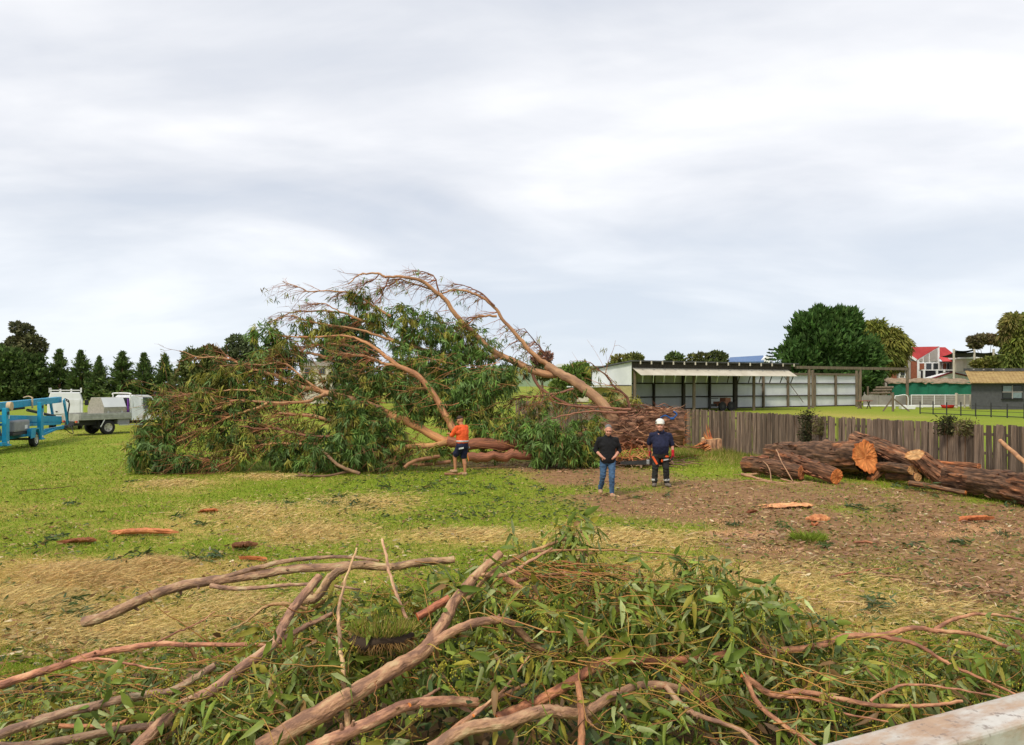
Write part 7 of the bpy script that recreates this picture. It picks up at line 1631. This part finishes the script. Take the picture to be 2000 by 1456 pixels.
for _ in range(170):
    px_, py_2 = rng.uniform(1080, 2000), rng.uniform(915, 1180); c = G(px_, py_2)
    if behind_fence(c[0], c[1]): continue
    a = rng.normal() * .6; l_ = rng.uniform(.12, .5); dv = np.array([math.cos(a), math.sin(a), 0]) * l_; z_ = float(gz(c[0], c[1])) + .02
    cm.tube([c + [0, 0, z_], c + dv * .5 + [0, 0, z_ + rng.uniform(0, .05)], c + dv + [0, 0, z_]], np.array([.6, 1, .4]) * rng.uniform(.008, .028), 5, 0, None, jitcol(((.30, .17, .10), (.42, .25, .14), (.52, .36, .2))[_ % 3], 1, .3)[0], flat=.45)
cm.build("wood_chips", "litter", None, kind="stuff", label="wood chips, sawdust and bark bits over the bare dirt", cat="chips")
# fallen sprigs lying about, each one a thing
SPR = [(90,1176,1.3),(160,1195,1.2),(110,1044,.8),(75,1075,.9),(400,1023,.9),(210,1096,.8),(290,1087,.9),(390,1090,1.),(430,1085,.8),(660,975,1.),(630,985,.9),(690,990,.9),(760,955,.8),(830,960,.8),(900,965,.8),(340,1010,.7),(560,985,.7),(150,985,.7),(250,940,.7),
       (1250,972,.9),(1300,970,.7),(1690,1000,1.2),(1745,1003,1.1),(1660,990,.9),(1440,1025,.8),(1545,1035,.8),(1770,955,1.3),(1800,962,1.2),(1830,970,1.),(1960,990,1.),(1890,1065,.9),(1610,1068,.6),(1770,1068,.6),(1950,1045,.8),(1000,945,.7),(1060,960,.7),(960,955,.7),(880,945,.7),(1700,1205,1.1),(1620,1215,1.2),(1720,1190,.8)]
for i, (px, py, s_) in enumerate(SPR):
    c = G(px, py); di_, dr_, _ = fields(np.array([c[0]]), np.array([c[1]]))
    where = ("among the twigs at the foot of the branch heap" if py > 1180 and px > 1500 else "in front of the log heap" if px > 1600 and py < 1010 else "on the bare dirt" if di_[0] > .4 else "at the feet of the two men" if px in (1250, 1300) else
             "just in front of the fallen crown" if py < 962 else "on the dry straw" if dr_[0] > .42 else "on the green grass near the orange wood slab" if px < 480 else "on the open green grass between crown and branch heap")
    t = thing("leafy_sprig", "small fallen sprig of gum leaves " + where, "sprig", (c[0], c[1], float(gz(c[0], c[1]))), rng.random() * 6.28, "fallen sprigs " + where)
    mb = MB(); p = twig(mb, [-.2 * s_, 0, .03], [1, 0, .08], .5 * s_, .005, (.8, .7, .8), 5, .0, 4, .12); p2 = twig(mb, p[2], [.7, .6, .1], .3 * s_, .003, (.8, .7, .8), 4, 0, 4, .12); mb.build("twig", "twig_yellow", t)
    m_ = 34; b0 = np.vstack([p[rng.integers(1, 6, m_ // 2)], p2[rng.integers(0, 5, m_ - m_ // 2)]]); dv = rng.normal(size=(m_, 3)) * [1, 1, .35] + [.5, 0, .12]
    mb = MB(); leaves(mb, b0, dv, rng.uniform(.1, .19, m_) * (.8 + .3 * s_), rng.uniform(.010, .018, m_), jitcol(((.07, .115, .035), (.11, .15, .04), (.085, .13, .05))[i % 3], m_, .3), .2); mb.v = [np.maximum(q, [-9, -9, .012]) for q in mb.v]; mb.build("leaves", "leaf_near", t, kind="stuff")
c = G(1578, 1056); t = thing("grass_tuft", "single lush green grass tuft growing on the bare dirt", "grass tuft", (c[0], c[1], 0))
mb = MB(); n = 420; a = rng.random(n) * 6.28; r_ = rng.random(n) ** .6 * .26; blades(mb, np.stack([np.cos(a)*r_, np.sin(a)*r_, 0*a], -1), np.stack([np.cos(a)*.7, np.sin(a)*.7, 0*a + .8], -1) + rng.normal(size=(n, 3))*.25, rng.uniform(.1, .28, n), np.full(n, .007), jitcol((.20, .27, .03), n, .3), bend=.15); mb.build("blades", "grass", t, kind="stuff")
# weeds climbing the fence
for px, py0, py1, m_, lab in ((1580, 803, 868, 900, "dark climbing weed hanging on the palings behind the thickest log"), (1855, 815, 850, 520, "small dark weed growing through the palings above the pale cut log"), (1605, 815, 850, 300, "thin pale stalked weed on the palings beside the mossy board"), (1890, 820, 850, 300, "sparse dry weed tangle on the fence beyond the slab")):
    tt = fence_t(px) - 20; c = FA + fu * tt; c = c + nn * .12; d = c[1]; t = thing("climbing_weed", lab, "weed", (c[0], c[1], 0))
    zt, zb = CH - (py0 - HZ) / F * d, max(.05, CH - (py1 - HZ) / F * d); mb = MB(); fo = MB()
    for i in range(14): 
        p = twig(mb, [rng.normal() * .12, rng.normal() * .05, zb], [rng.normal() * .3, 0, 1], (zt - zb) * rng.uniform(.6, 1.05), .006, (.5, .45, .3), 6, -.1)
    mb.tube([[0, 0, 0], [.02, 0, zb]], [.012, .01], 5, 0, None, (.5, .45, .3)); mb.build("stems", "twig_brown", t)
    q = np.stack([rng.normal(size=m_) * .14, -np.abs(rng.normal(size=m_)) * .06, zb + (zt - zb) * rng.random(m_)], -1); blades(fo, q, rng.normal(size=(m_, 3)) * [.8, .5, .6], rng.uniform(.06, .16, m_), rng.uniform(.01, .022, m_), jitcol((.035, .038, .016) if px in (1580, 1855) else (.10, .09, .035), m_, .4)); fo.build("leaves", "leaf_far", t, kind="stuff")
